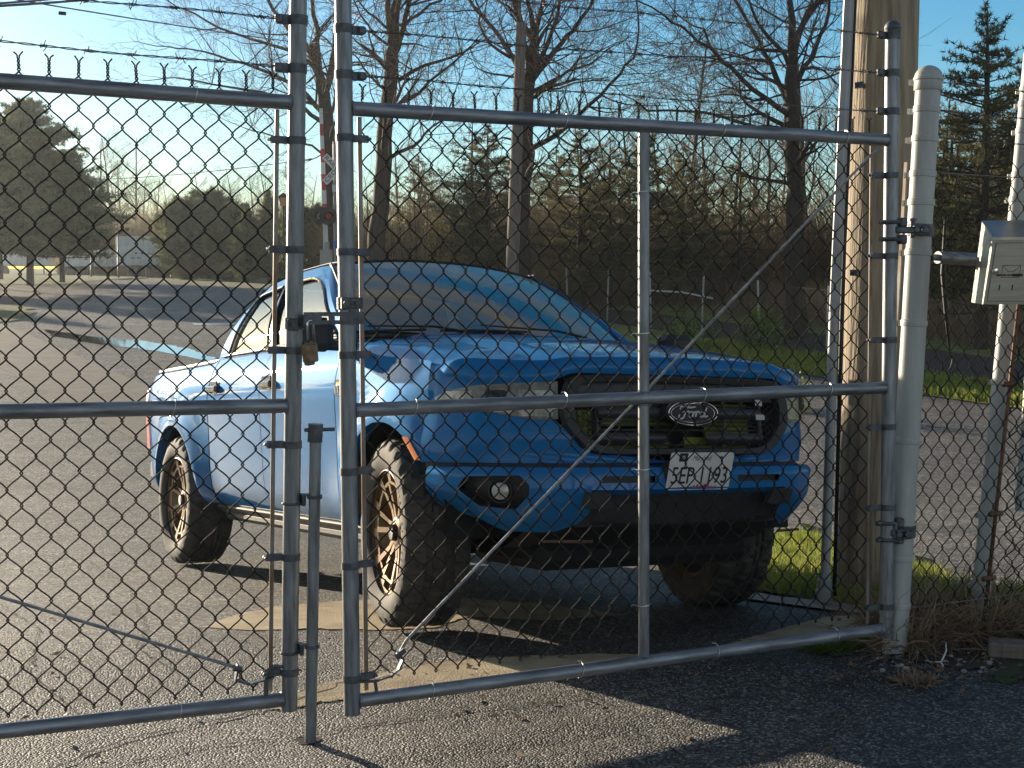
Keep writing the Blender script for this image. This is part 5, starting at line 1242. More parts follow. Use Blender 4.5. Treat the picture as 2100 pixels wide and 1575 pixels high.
# white wire scrap and plank
c = [gp(u, v) + np.array([0, 0, z]) for u, v, z in ((1898, 1357, .004), (1912, 1361, .004), (1930, 1361, .006), (1940, 1352, .03), (1939, 1342, .045), (1930, 1337, .04))]
M_['whitepl'] = mat('white_plastic', (.7, .69, .65), .5)
mb = MB().tube(c, .0032, 8); mb.tube([c[2], gp(1934, 1368) + np.array([0, 0, .004])], .003, 6); o = mb.build('plastic_strap', M_['whitepl'], None); tag(o, 'curled scrap of white plastic strap lying on the ground', 'litter')
a = gp(2036, 1352); b = gp(2200, 1362); d = Vector(b - a); an_ = math.atan2(d.y, d.x)
mb = MB(); mb.box((0, 0, 0), (d.length, .10, .055), M=Matrix.Rotation(rad(0), 3, 'Z'), bev=.006); o = mb.build('plank', M_['oldwood'], None, True, angle=30); o.location = (Vector(a) + Vector(b)) / 2 + Vector((0, .05, .03)); o.rotation_euler = (0, 0, an_); tag(o, 'weathered grey plank end lying by the fence at the right edge', 'plank')
# hole around the drop rod
c = gp(634, 1520); mb = MB(); mb.grid(lambda i, j: (c[0] - .004 + (.012 + .026 * j) * (1 + .2 * math.sin(i * 19)) * math.cos(6.2832 * i), c[1] + (.012 + .026 * j) * math.sin(6.2832 * i), gz(c[0], c[1]) + .003), 24, 1); o = mb.build('rod_hole', M_['under'], None); tag(o, kind='structure')

# ------------------------------------------------------------------ right-hand posts, fence and box
def post_between(top, bot, r, name, m, label, cat, grp=None):
    pass
def depth_of(u, v): p = gp(u, v); return float((p - EYEP) @ np.array([0, cp, -sp]))
# gate plane continues to the fence: use the right leaf frame
def GW(a, n, v): return LR.A @ np.array([a, n, v]) + LR.O
# hinge post (leans to the right at the top)
ht = LR.back(1912, 160, 0.0); hb = LR.back(1842, 1285, 0.0)
nH = .02
T0 = Vector(GW(ht[0], nH, ht[1])); B0 = Vector(GW(hb[0], nH, hb[1] - .12)); rH = .0455
hp = empty('hinge_post', loc=B0); tag(hp, 'thick pale grey gate post with a domed cap, leaning beside the wooden pole', 'post')
axis = (T0 - B0); Lh = axis.length; axd = axis.normalized(); Rq = axd.to_track_quat('Z', 'Y').to_matrix()
def onp(v_px):                                         # distance along the post for an image row
    lo, hi = 0, Lh
    for _ in range(30):
        m = (lo + hi) / 2; p = B0 + axd * m; q = MC.T @ (np.array(p) - EYEP); y = 787.5 - F * q[1] / q[2]
        if y > v_px: lo = m
        else: hi = m
    return lo
def PH(mb, n, m, par=hp): return mb.build(n, M_[m], par, True, angle=40)
mb = MB(); mb.lathe([(rH, 0), (rH, Lh)], 40, M=Rq); PH(mb, 'shaft', 'ppost')
cz = Lh - .01
mb = MB(); mb.lathe([(rH + .003, cz - .035), (rH + .0055, cz - .032), (rH + .0055, cz), (rH + .009, cz + .004), (rH + .009, cz + .012)] + [((rH + .006) * math.cos(rad(q)), cz + .014 + .045 * math.sin(rad(q))) for q in (0, 15, 30, 45, 60, 75, 90)], 40, M=Rq); PH(mb, 'post_cap', 'ppost')
for k, y in enumerate((165, 225, 285, 357, 415, 518, 663, 903, 1143, 1240)):
    z = onp(y); mb = MB(); mb.lathe([(rH, z - .013), (rH + .0035, z - .011), (rH + .0035, z - .004), (rH + .0045, z), (rH + .0035, z + .004), (rH + .0035, z + .011), (rH, z + .013)], 36, M=Rq)
    for o_ in (-.004, .004): mb.box(Rq @ Vector((rH + .018, o_, z)), (.04, .003, .022), bev=.001)
    q = boltmb(0, 0, 0, .007, .026); mb.add([Rq @ (Vector(p) + Vector((rH + .028, -.002, z))) for p in q.v], q.f)
    PH(mb, 'band', 'ppost' if k not in (0, 1) else 'ppost')
# tension bar beside it
z0, z1 = onp(1262), onp(330); mb = MB(); mb.box(Rq @ Vector((rH + .028, .012, (z0 + z1) / 2)), (.014, .006, z1 - z0), M=Rq); PH(mb, 'tension_bar', 'bar')
# hinges: saddle on the hinge post, U-bolt on the gate post
for y in (473, 1088):
    z = onp(y); hc = B0 + axd * z; v_ = LR.back(1822, y)[1]; g = Vector(GW(WR, 0, v_)); loc = lambda w: w - B0
    mb = MB(); mb.lathe([(rH + .0005, z - .022), (rH + .006, z - .022), (rH + .006, z + .022), (rH + .0005, z + .022)], 28, M=Rq)
    d = (g - hc); d.z = 0; d.normalize(); cam_side = Vector((0, -1, 0))
    s0 = hc + d * (rH * .4) + cam_side * (rH + .006)
    for dz in (.012, -.016): mb.box(loc(s0 + Vector((0, 0, dz))), (.075, .03, .010), M=Matrix.Rotation(rad(24), 3, 'Z'), bev=.004)
    for dx_ in (-.018, .014): q = boltmb(0, 0, 0, .011, .022); mb.add([Vector(p) + loc(s0) + Vector((dx_, -.014, 0)) for p in q.v], q.f)
    mb.tube([loc(s0 + Vector((-.03, -.006, -.03))), loc(s0 + Vector((-.03, -.006, .034)))], .010, 12); mb.lathe([(0, .044), (.014, .040), (.014, .032)], 10, c=loc(s0 + Vector((-.03, -.006, 0))))
    mid = g.lerp(s0, .5) + Vector((0, -.01, 0)); mb.box(loc(mid), ((s0 - g).length * .9, .02, .024), M=Matrix.Rotation(rad(20), 3, 'Z'), bev=.004)
    PH(mb, 'hinge_bracket', 'clamp')
    mb = MB(); rb = RP + .006
    for dz in (.030, -.032):
        pts = [Vector(GW(WR + .05, -.012, v_ + dz)) - B0]
        for q in range(-60, 241, 20): pts.append(Vector(GW(WR - rb * math.sin(rad(90 - 0)) * math.cos(rad(q - 90)) * 1.0 if False else WR + rb * math.cos(rad(q + 0)), rb * math.sin(rad(-q)), v_ + dz)) - B0)
        pts.append(Vector(GW(WR + .05, .012, v_ + dz)) - B0)
        mb.tube(pts, .0068, 8); mb.tube([Vector(GW(WR - rb - .022, -.004, v_ + dz)) - B0, Vector(GW(WR - rb + .004, -.004, v_ + dz)) - B0], .0085, 8); mb.box(Vector(GW(WR + .040, -.014, v_ + dz)) - B0, (.032, .034, .034), M=Matrix.Rotation(rad(25), 3, 'Z'), bev=.005)
        mb.tube([Vector(GW(WR + .03, -.012, v_ + dz)) - B0, Vector(GW(WR + .062, -.016, v_ + dz)) - B0], .0068, 6)
    PH(mb, 'u_bolt', 'clamp')
# fence to the right of the hinge post
ff = empty('chain_link_fence', LR.M); tag(ff, 'chain link fence panel running out of the picture behind the metal lock box', 'fence')
aH = WR + .13; a1 = 3.25
ffl = aH - .005
tops = LR.back(1960, 340, NF)[1]
# follow the leaning post: the fabric starts on a slanted line, so shear it
fb = fabric(aH - .02, a1, .02, tops + .04, .0725, .0925, LR.back(1923, 430, NF)[0] + .0, tops - .01, NF, r=.0020, tw_h=.03)
sh = (ht[0] - hb[0]) / (ht[1] - hb[1])
fb.v = [(x + sh * (z - .1) * max(0, 1 - (x - aH) / 1.2) * .6, y, z) for x, y, z in fb.v]
fb.build('chain_link_mesh', M_['wire'], ff, True)
for y0, sgx in ((170, 0), (228, 0)):
    v_ = LR.back(1935, y0, .0)[1]; mb = barbed((WR + .21, .0, v_), (a1, .0, v_ - .01), .0, y0, .10, .12); mb.build('barbed_wire', M_['barb'], ff)
v_ = LR.back(1935, 355)[1]; MB().tube([(WR + .2, .0, v_), (2.75, 0, v_ - .004), (a1, 0, v_)], .0022, 6).build('tension_wire', M_['bar'], ff)
v_ = LR.back(1920, 1240)[1]; MB().tube([(WR + .1, .0, v_), (2.6, 0, v_ + .0), (a1, 0, v_ + .01)], .0025, 6).build('tension_wire', M_['bar'], ff)
v_ = LR.back(1935, 284)[1]; mb = barbed((WR + .2, .0, v_), (a1, .0, v_ - .005), .0, 77, .10, .12); mb.build('barbed_wire', M_['barb'], ff)
# second leaning post with bands
def leaning(top, bot, rr, nd_, label, bands=()):
    t = LR.back(*top, nd_); b = LR.back(*bot, nd_); T_ = Vector(GW(t[0], nd_, t[1])); B_ = Vector(GW(b[0], nd_, b[1] - .1)); ax = T_ - B_; o = empty('fence_post', loc=B_); tag(o, label, 'post', 'leaning fence posts')
    q = ax.normalized().to_track_quat('Z', 'Y').to_matrix(); mb = MB(); mb.lathe([(rr, 0), (rr, ax.length), (0, ax.length + .01)], 28, M=q); mb.build('shaft', M_['ppost'], o, True, angle=40)
    for y in bands:
        lo, hi = 0, ax.length
        for _ in range(30):
            m = (lo + hi) / 2; p = MC.T @ (np.array(B_ + ax.normalized() * m) - EYEP)
            if 787.5 - F * p[1] / p[2] > y: lo = m
            else: hi = m
        mb = MB(); mb.lathe([(rr, lo - .012), (rr + .003, lo - .010), (rr + .003, lo + .010), (rr, lo + .012)], 28, M=q); mb.box(q @ Vector((rr + .014, 0, lo)), (.03, .01, .02), bev=.002); mb.build('band', M_['ppost'], o, True, angle=40)
    return o
leaning((2118, 110), (2000, 1292), .0345, .10, 'leaning pale pole that passes behind the metal lock box', (185, 215, 270, 360, 410, 785, 1060, 1205))
leaning((2130, 500), (2092, 1000), .020, .35, 'thin pale pole partly cut off by the right edge of the photo')
mb = MB(); t = LR.back(2118, 470, .0); b = LR.back(2026, 1290, .0)
mb.tube([GW(b[0], .03, b[1] - .05), GW(t[0], .03, t[1])], .008, 8); mb2 = LR.back(2050, 1100, .0)
for y, u in ((788, 2078), (1055, 2050), (1188, 2036)): q = LR.back(u, y, .0); mb.tube([GW(q[0] - .03, .02, q[1]), GW(q[0] + .03, .02, q[1])], .011, 8)
o = mb.build('tension_rod', M_['bolt'], None); tag(o, 'rusty upright tension rod beside the leaning pole', 'rod')
# second fence panel beyond, coming toward the camera side at the right edge
pf = empty('chain_link_fence', mat4(np.stack([(LR.A @ np.array([.62, -.78, 0])), (LR.A @ np.array([.78, .62, 0])), LR.A[:, 2]], 1), GW(LR.back(2040, 1200, .06)[0], .06, 0))); tag(pf, 'second chain link panel crossing at the right edge below the lock box', 'fence')
fabric(.02, .6, .02, 1.05, .0725, .0925, 0, .9, 0, twist=False).build('chain_link_mesh', M_['wire'], pf)
# stay strap behind the fence
a_ = LR.back(1938, 455, .25); b_ = LR.back(1946, 695, .25); mb = MB()
q = [Vector(GW(*(lambda t: (t[0], .25, t[1]))(LR.back(u, v, .25)))) for u, v in ((1938, 450), (1934, 560), (1940, 640), (1948, 725))]
mb.tube(q, [.004, .011, .009, .003], 6); q2 = [Vector(GW(*(lambda t: (t[0], .25, t[1]))(LR.back(u, v, .25)))) for u, v in ((1948, 725), (1954, 735), (1950, 752), (1944, 760), (1952, 766))]; mb.tube(q2, .0025, 5)
o = mb.build('hanging_strap', M_['black'], None); tag(o, 'dark strap with a wire hook hanging behind the fence', 'strap')
# horizontal pipe stub and the lock box
pv0 = LR.back(1925, 528, -.005); pv1 = LR.back(2030, 535, -.005)
pr = MB().tube([GW(pv0[0], .0, pv0[1]), GW(pv1[0] + .12, .0, pv1[1])], .0235, 24); pr.tube([GW(pv0[0] - .03, 0, pv0[1]), GW(pv0[0] + .01, 0, pv0[1])], .012, 12)
o = pr.build('support_pipe', M_['pipeh'], None, True, angle=40); tag(o, 'short dark horizontal pipe from the hinge post to the lock box', 'pipe')
lb = empty('lock_box'); tag(lb, 'stainless steel lock box with sloping lid and envelope emblem, fixed on the fence', 'lock box')
M_['stainless'] = mat('brushed_stainless', (.40, .38, .32), .40, .8, scale=6, var=.12, bump=.03, bscale=200, stretch=(1, 1, 12), rvar=.08)
M_['stain'] = mat('rust_stain', (.09, .05, .03), .8, scale=60, var=.4)
# box frame: front face roughly facing the camera
ft_l = np.array(at(2034, 480, 4.95)); 
bx_yaw = rad(-9); ex = Vector((math.cos(bx_yaw), math.sin(bx_yaw), 0)); ey = Vector((-math.sin(bx_yaw), math.cos(bx_yaw), 0)); ez = Vector((0, 0, 1))
# photo corners: front top-left (2034,483), front bottom-left (2015,622), back top-left (2013,455), back bottom-left (1992,618)
FTL = Vector(at(2038, 486, 4.78)); FBL = Vector(at(2016, 624, 4.82)); BTL = Vector(at(2014, 454, 4.99)); BBL = Vector(at(1992, 620, 5.02)); Wd = .30
dn_ = (FBL - FTL); side_ = (BTL - FTL)
FTR = FTL + ex * Wd; FBR = FBL + ex * Wd; BTR = BTL + ex * Wd; BBR = BBL + ex * Wd
fn_ = (FBL - FTL).cross(ex).normalized(); fn_ = fn_ if fn_.y < 0 else -fn_
mb = MB(); mb.add([FTL, FTR, FBR, FBL, BTL, BTR, BBR, BBL], [(0, 1, 2, 3), (4, 7, 6, 5), (0, 3, 7, 4), (1, 5, 6, 2), (3, 2, 6, 7), (0, 4, 5, 1)]); mb.build('box_body', M_['stainless'], lb, False)
def fpt(x, y, o_=0.0): return FTL + ex * x + (FBL - FTL) * (y / (FBL - FTL).length) + fn_ * o_
Hb = (FBL - FTL).length
mb = MB()
for (x0, y0, x1, y1) in ((.012, .022, Wd - .012, Hb - .012),):
    mb.add([fpt(x0, y0, .005), fpt(x1, y0, .005), fpt(x1, y1, .005), fpt(x0, y1, .005), fpt(x0, y0, 0), fpt(x1, y0, 0), fpt(x1, y1, 0), fpt(x0, y1, 0)], [(0, 1, 2, 3), (0, 4, 5, 1), (1, 5, 6, 2), (2, 6, 7, 3), (3, 7, 4, 0)])
door_ = mb.build('box_door', M_['stainless'], lb, False)
mb = MB(); mb.tube([fpt(.0115, .0215, .001), fpt(Wd - .0115, .0215, .001), fpt(Wd - .0115, Hb - .0115, .001), fpt(.0115, Hb - .0115, .001)], .0016, 4, closed=True); mb.build('door_gap', M_['black'], door_)
mb = MB(); sl = .006; mb.add([FTL + fn_ * .006 - ex * .004, FTR + fn_ * .006, BTR + ez * .003, BTL + ez * .003 - ex * .004, FTL + fn_ * .006 - ez * .012 - ex * .004, FTR + fn_ * .006 - ez * .012], [(0, 1, 2, 3), (0, 4, 5, 1)])
M_['lid'] = mat('stained_lid_metal', (.22, .20, .19), .3, .85, scale=6, col2=(.42, .36, .30)); mb.build('box_lid', M_['lid'], lb, False)
Rf = Matrix((ex, (FBL - FTL).normalized(), -fn_)).transposed()
mb = MB(); mb.lathe([(0, -.016), (.010, -.015), (.011, -.010), (.0065, -.010), (.008, -.004), (.014, -.004), (.014, 0)], 20, M=Rf, c=fpt(.022, .120, .003)); mb.build('lock', M_['chrome'], door_, True, angle=30)
mb = MB()
for p, q in (((.045, .100), (.045, .142)), ((.045, .142), (.105, .142)), ((.105, .142), (.105, .100)), ((.105, .100), (.045, .100)), ((.045, .100), (.066, .122)), ((.066, .122), (.084, .122)), ((.084, .122), (.105, .100))): mb.tube([fpt(*p, .0055), fpt(*q, .0055)], .0009, 4)
mb.build('envelope_emblem', M_['clamp'], door_)
mb = MB()
for x in (.045, .088): mb.prism([fpt(x - .0022, .168, .0052), fpt(x + .0022, .168, .0052), fpt(x + .0022, .188, .0052), fpt(x - .0022, .188, .0052)], (0, 0, 0), fn_ * .0004)
mb.build('slot', M_['black'], door_, False)
mb = MB(); rg = random.Random(2)
for k in range(9): x = .034 + k * .009 + rg.uniform(-.002, .002); r_ = rg.uniform(.002, .0075) if k < 6 else .009; mb.prism([fpt(x + r_ * 1.3 * math.cos(rad(q)), .134 + r_ * .6 * math.sin(rad(q)), .0056) for q in range(0, 360, 40)], (0, 0, 0), fn_ * .0003)
mb.build('rust_spot', M_['stain'], door_, False)

# ------------------------------------------------------------------ utility pole with conduit
bp_ = gp(1768, 1236); dp = float((bp_ - EYEP) @ np.array([0, cp, -sp])) + .15
tp_ = at(1826, -320, dp + .0); bp2 = at(1785, 1270, dp); 
up = empty('utility_pole', loc=tuple(bp2)); tag(up, 'round weathered wooden utility pole with a grey conduit up its left side', 'utility pole')
ax = Vector(tp_ - bp2); q = ax.normalized().to_track_quat('Z', 'Y').to_matrix(); rpo = 67 / F * dp
mb = MB(); rg = random.Random(8)
nA = 48
prof = [(rpo * 1.04, -.2), (rpo * 1.03, .3), (rpo, ax.length * .5), (rpo * .97, ax.length)]
mb.lathe(prof, nA, M=q)
mb.v = [(x * (1 + .006 * math.sin(17 * math.atan2(y, x)) + .004 * math.sin(41 * math.atan2(y, x) + z)), y * (1 + .006 * math.sin(17 * math.atan2(y, x)) + .004 * math.sin(41 * math.atan2(y, x) + z)), z) for x, y, z in mb.v]
mb.build('pole_shaft', M_['wood'], up, True)
def polept(u, v, dd): return Vector(at(u, v, dp + dd)) - Vector(bp2)
mb = MB(); mb.tube([polept(1691, 1222, -.24), polept(1710, 640, -.24)], .0225, 18); mb.build('lower_conduit', M_['cond'], up, True, angle=40)
mb = MB(); c0 = polept(1711, 642, -.24); c1 = polept(1755, -300, -.24); mb.box((0, 0, .5), (.044, .04, 1.0), bev=.008); L_ = (c1 - c0).length; qq = (c1 - c0).normalized().to_track_quat('Z', 'Y').to_matrix()
mb.v = [tuple(qq @ Vector((p[0], p[1], p[2] * L_)) + c0) for p in mb.v]; mb.build('upper_conduit', M_['cond'], up, True, angle=30)
mb = MB(); mb.tube([polept(1711, 1222, -.17), polept(1726, 640, -.17), polept(1766, -300, -.17)], .0095, 8); mb.build('cable_guard', M_['black'], up)
mb = MB(); mb.lathe([(.040, 0), (.040, .05), (.034, .055), (.034, .10), (.028, .105), (.028, .13)], 20, c=polept(1690, 1232, -.24)); mb.build('conduit_base', M_['cond'], up, True, angle=40)
for y in (560, 180, 1010): mb = MB(); f = (1270 - y) / 1590; c = Vector((0, 0, 0)).lerp(ax, f); mb.box(c + Vector((-rpo * .9, -rpo * .55, 0)), (.05, .012, .03), M=Matrix.Rotation(rad(-50), 3, 'Z'), bev=.003); mb.build('pipe_strap', M_['clamp'], up)

# cracks with grime, and dry leaves
def crack(pts, w, seed):
    rng = random.Random(seed); W_ = [Vector(gp(u, v)) for u, v in pts]; Q = []
    for a, b in zip(W_[:-1], W_[1:]):
        n = max(2, int((b - a).length / .03))
        for k in range(n): Q.append(a.lerp(b, k / n) + Vector((rng.gauss(0, .008), rng.gauss(0, .008), 0)))
    mb = MB(); V = []
    for i, q in enumerate(Q):
        d = (Q[min(i + 1, len(Q) - 1)] - Q[max(0, i - 1)]); d.z = 0; d.normalize(); s_ = Vector((-d.y, d.x, 0)) * w * rng.uniform(.25, 1.3)
        for p in (q - s_, q + s_): V.append((p.x, p.y, gz(p.x, p.y) + .0035))
    mb.add(V, [(2 * i, 2 * i + 1, 2 * i + 3, 2 * i + 2) for i in range(len(Q) - 1)]); o = mb.build('crack', M_['under'], None, False); tag(o, kind='structure')
crack([(60, 1600), (240, 1522), (417, 1484), (560, 1452), (640, 1428), (780, 1372)], .006, 1)
crack([(180, 1582), (400, 1536), (620, 1510), (800, 1482), (1020, 1452), (1200, 1440)], .004, 2)
crack([(0, 1240), (80, 1290), (60, 1380), (130, 1440), (200, 1500)], .003, 3); crack([(80, 1140), (180, 1150), (260, 1200), (300, 1290), (280, 1330), (360, 1380)], .003, 4)
crack([(1150, 1400), (1260, 1450), (1300, 1500), (1420, 1560)], .003, 6)
rng_ = np.random.default_rng(5); V = []; Fc = []; c = 0; M_['litter'] = leaf_mat('dry_leaf_litter', (.14, .08, .04), (.26, .17, .09), .2, 30)
for k in range(420):
    if k < 260: u, v = rng_.uniform(1700, 2130), rng_.uniform(1285, 1400)
    elif k < 330: u, v = rng_.uniform(900, 1800), 1400 - (rng_.uniform(900, 1800) - 900) * .12 + rng_.uniform(-50, 120)
    else: u, v = rng_.uniform(0, 2100), rng_.uniform(1200, 1570)
    p = gp(u, v); a = rng_.uniform(0, 6.28); l = rng_.uniform(.008, .022); d = np.array([np.cos(a), np.sin(a), 0]) * l; e = np.array([-np.sin(a), np.cos(a), 0]) * l * .45; z = np.array([0, 0, .004])
    V += [p - d + z, p + e + z * rng_.uniform(1, 4), p + d + z * rng_.uniform(1, 3), p - e + z]; Fc.append((c, c + 1, c + 2, c + 3)); c += 4
o = bpy.data.objects.new('leaf_litter', raw_mesh('leaf_litter', np.array(V), np.array(Fc), M_['litter'])); C.objects.link(o); tag(o, 'scattered bits of dry leaf on the asphalt and along the fence foot', 'leaf litter', None, 'stuff')
M_['pinew'] = leaf_mat('warm_olive_needles', (.07, .075, .03), (.21, .19, .08), .4, .9)  # warmer olive needle colour for the pines behind the road
# ------------------------------------------------------------------ trees
def perp(d, rng):
    a = Vector((rng.gauss(0, 1), rng.gauss(0, 1), rng.gauss(0, 1))); a -= d * a.dot(d); return a.normalized() if a.length > 1e-6 else Vector((1, 0, 0))
class Bush:
    """collects tapered limbs; thin twigs are three-sided"""
    def __init__(s, seed): s.mb = MB(); s.tw = MB(); s.rng = random.Random(seed)
    def limb(s, p, d, L, r, lev, up=.06, wig=.16, kids=3, spread=.75, minr=.004, steps=5):
        rng = s.rng; pts = [p.copy()]; rr = [r]; p = p.copy(); d = d.copy()
        for k in range(steps):
            d = (d + perp(d, rng) * wig * rng.uniform(.3, 1.2) + Vector((0, 0, up))).normalized(); p = p + d * L / steps; pts.append(p.copy()); rr.append(max(minr * .6, r * (1 - .62 * (k + 1) / steps)))
        n = 6 if r > .05 else (4 if r > .02 else 3)
        (s.mb if r > .02 else s.tw).tube(pts, rr, n, cap=False)
        if lev <= 0: return
        for c in range(kids):
            t = rng.uniform(.3, 1.0) if c else 1.0; i = min(steps - 1, int(t * steps)); f = t * steps - i
            q = pts[i].lerp(pts[i + 1], f) if i < steps else pts[-1]
            dd = (pts[min(i + 1, steps)] - pts[max(i - 0, 0)]).normalized() if i < steps else d
            nd_ = (dd + perp(dd, rng) * spread * rng.uniform(.5, 1.2)).normalized(); r2 = max(minr, rr[min(i, steps)] * rng.uniform(.45, .72))
            s.limb(q, nd_, L * rng.uniform(.5, .78), r2, lev - 1, up, wig * 1.08, kids, spread, minr, max(3, steps - (1 if lev < 3 else 0)))
def guided(name, label, depth, limbs, seed, lev=3, group=None, cat='tree', kids=3, twl=1.0):
    """bare tree whose main limbs follow the ones in the photograph, standing at its own distance"""
    B_ = Bush(seed); rng = B_.rng; base = None
    for li, (pts, w0, w1, dz, tl) in enumerate(limbs):
        P_ = []
        for k, (u, v) in enumerate(pts):
            f = k / (len(pts) - 1); P_.append(Vector(at(u, v, depth + dz * f)))
        # subdivide and roughen
        Q = [];
        for k in range(len(P_) - 1):
            n = max(2, int((P_[k + 1] - P_[k]).length / .5))
            for t in range(n): Q.append(P_[k].lerp(P_[k + 1], t / n) + Vector((rng.gauss(0, 1), rng.gauss(0, 1), rng.gauss(0, 1))) * .025)
        Q.append(P_[-1]); m = len(Q); pxm = depth / F
        rr = [(w0 + (w1 - w0) * (k / (m - 1)) ** .8) / 2 * pxm for k in range(m)]
        if li == 0: Q[0] = Q[0] - Vector((0, 0, .0)); rr[0] *= 1.25
        B_.mb.tube(Q, rr, 8, cap=False)
        nb = int(m * (1.25 if li else .35) * tl)
        for b in range(nb):
            i = rng.randrange(int(m * .15) if li else int(m * .55), m); i = min(i, m - 2); d = (Q[i + 1] - Q[i]).normalized()
            q = Q[i]; dd = (d * rng.uniform(.2, .9) + perp(d, rng) * 1.0).normalized(); dd.y *= .8
            B_.limb(q, dd, rng.uniform(1.0, 2.2) * twl, max(.012, rr[i] * rng.uniform(.25, .5)), lev, .05, .22, kids, .85, .0045)
        d = (Q[-1] - Q[-2]).normalized(); B_.limb(Q[-1], d, 1.8 * twl, max(.012, rr[-1]), lev, .03, .2, kids, .8, .0045)
    o = empty(name, loc=tuple(B_.mb.v[0])); inv = Vector(B_.mb.v[0])
    for mb, nm, mm in ((B_.mb, 'trunk', 'bark'), (B_.tw, 'crown', 'twig')):
        mb.v = [(x - inv[0], y - inv[1], z - inv[2]) for x, y, z in mb.v]; mb.build(nm, M_[mm], o, nm == 'trunk')
    tag(o, label, cat, group); return o
def gdepth(u, depth, drop=0):                         # image row of the ground below column u at a given distance
    for v in range(520, 900):
        p = at(u, v, depth)
        if p[2] < gz(p[0], p[1]): return v
    return 900
D = 38
g_ = gdepth(690, 50)
guided('bare_tree', 'forked bare tree seen between and left of the two middle gate posts', 50, [
    ([(692, g_ + 4), (688, 480), (682, 400), (674, 300), (668, 230), (664, 190)], 46, 26, 0, 1),
    ([(664, 190), (655, 150), (632, 100), (600, 70), (560, 20), (530, -40)], 16, 6, 2, 1.2),
    ([(660, 180), (652, 110), (648, 60), (640, 0), (632, -60)], 15, 6, -1, 1),
    ([(668, 185), (682, 130), (690, 70), (688, 10), (694, -70)], 16, 7, 1, 1),
    ([(676, 250), (648, 215), (610, 180), (560, 150), (500, 130), (440, 112), (385, 100)], 13, 3, -2, 1.4),
    ([(672, 262), (640, 235), (600, 205), (540, 190), (470, 180), (400, 165)], 11, 3, -3, 1.2),
    ([(655, 150), (610, 110), (550, 90), (480, 70), (420, 40), (380, 20)], 9, 3, -2, 1.3),
    ([(680, 330), (640, 300), (590, 290), (540, 270), (500, 262)], 6, 2, -2, 1.2)], 21)
g_ = gdepth(778, 36)
guided('bare_tree', 'thick bare tree just right of the middle post, its top splitting into upright limbs', 36, [
    ([(772, g_ + 4), (776, 480), (782, 380), (788, 280), (796, 180), (804, 110), (808, 70)], 44, 26, 0, 1),
    ([(806, 90), (798, 40), (792, 0), (780, -60)], 18, 9, 1, 1), ([(808, 80), (815, 30), (820, -20), (830, -80)], 13, 7, -1, 1),
    ([(806, 110), (826, 60), (840, 10), (852, -60)], 15, 8, 1, 1), ([(828, 55), (860, 25), (900, 0), (940, -30)], 8, 4, 2, 1.2),
    ([(796, 175), (850, 145), (900, 122), (945, 112), (985, 85)], 10, 3, 2, 1.5), ([(790, 240), (830, 205), (880, 170), (930, 130), (965, 95)], 9, 3, -2, 1.4),
    ([(786, 330), (815, 315), (850, 300), (872, 275), (905, 245), (930, 200)], 10, 3, 1, 1.3), ([(796, 190), (760, 160), (735, 120), (705, 100)], 7, 2, -1, 1.4), ([(805, 100), (770, 70), (740, 30), (720, -10)], 7, 3, 1, 1.4)], 22)
g_ = gdepth(1062, 38)
guided('bare_tree', 'broad spreading bare tree standing directly behind the plain wooden pole', 38, [
    ([(1064, g_ + 4), (1066, 470), (1072, 380), (1078, 300), (1078, 220), (1084, 165)], 46, 28, 0, 1),
    ([(1080, 190), (1066, 140), (1040, 100), (1010, 60), (975, 20), (940, -40)], 14, 6, 2, 1.1), ([(1084, 170), (1082, 120), (1070, 60), (1056, 10), (1050, -60)], 15, 8, -1, 1),
    ([(1086, 168), (1094, 110), (1100, 60), (1112, 0), (1120, -60)], 15, 8, 1, 1), ([(1090, 165), (1120, 130), (1150, 90), (1175, 60), (1210, 15), (1230, -20)], 14, 5, -2, 1.2),
    ([(1088, 160), (1115, 110), (1136, 60), (1150, 0), (1165, -60)], 13, 6, 2, 1), ([(1096, 200), (1130, 175), (1165, 145), (1215, 130), (1232, 115)], 9, 3, -2, 1.3),
    ([(1082, 310), (1120, 290), (1160, 262), (1185, 238), (1230, 195), (1270, 150), (1300, 118), (1310, 60)], 13, 4, -1, 1.2), ([(1090, 205), (1104, 190), (1150, 180), (1200, 165), (1260, 168)], 6, 2, 2, 1.2),
    ([(1045, 120), (1000, 90), (985, 50), (975, 0)], 7, 3, -2, 1.3), ([(1072, 300), (1040, 280), (1020, 285), (1000, 262)], 6, 2, 1, 1)], 23)
g_ = gdepth(1630, 34)
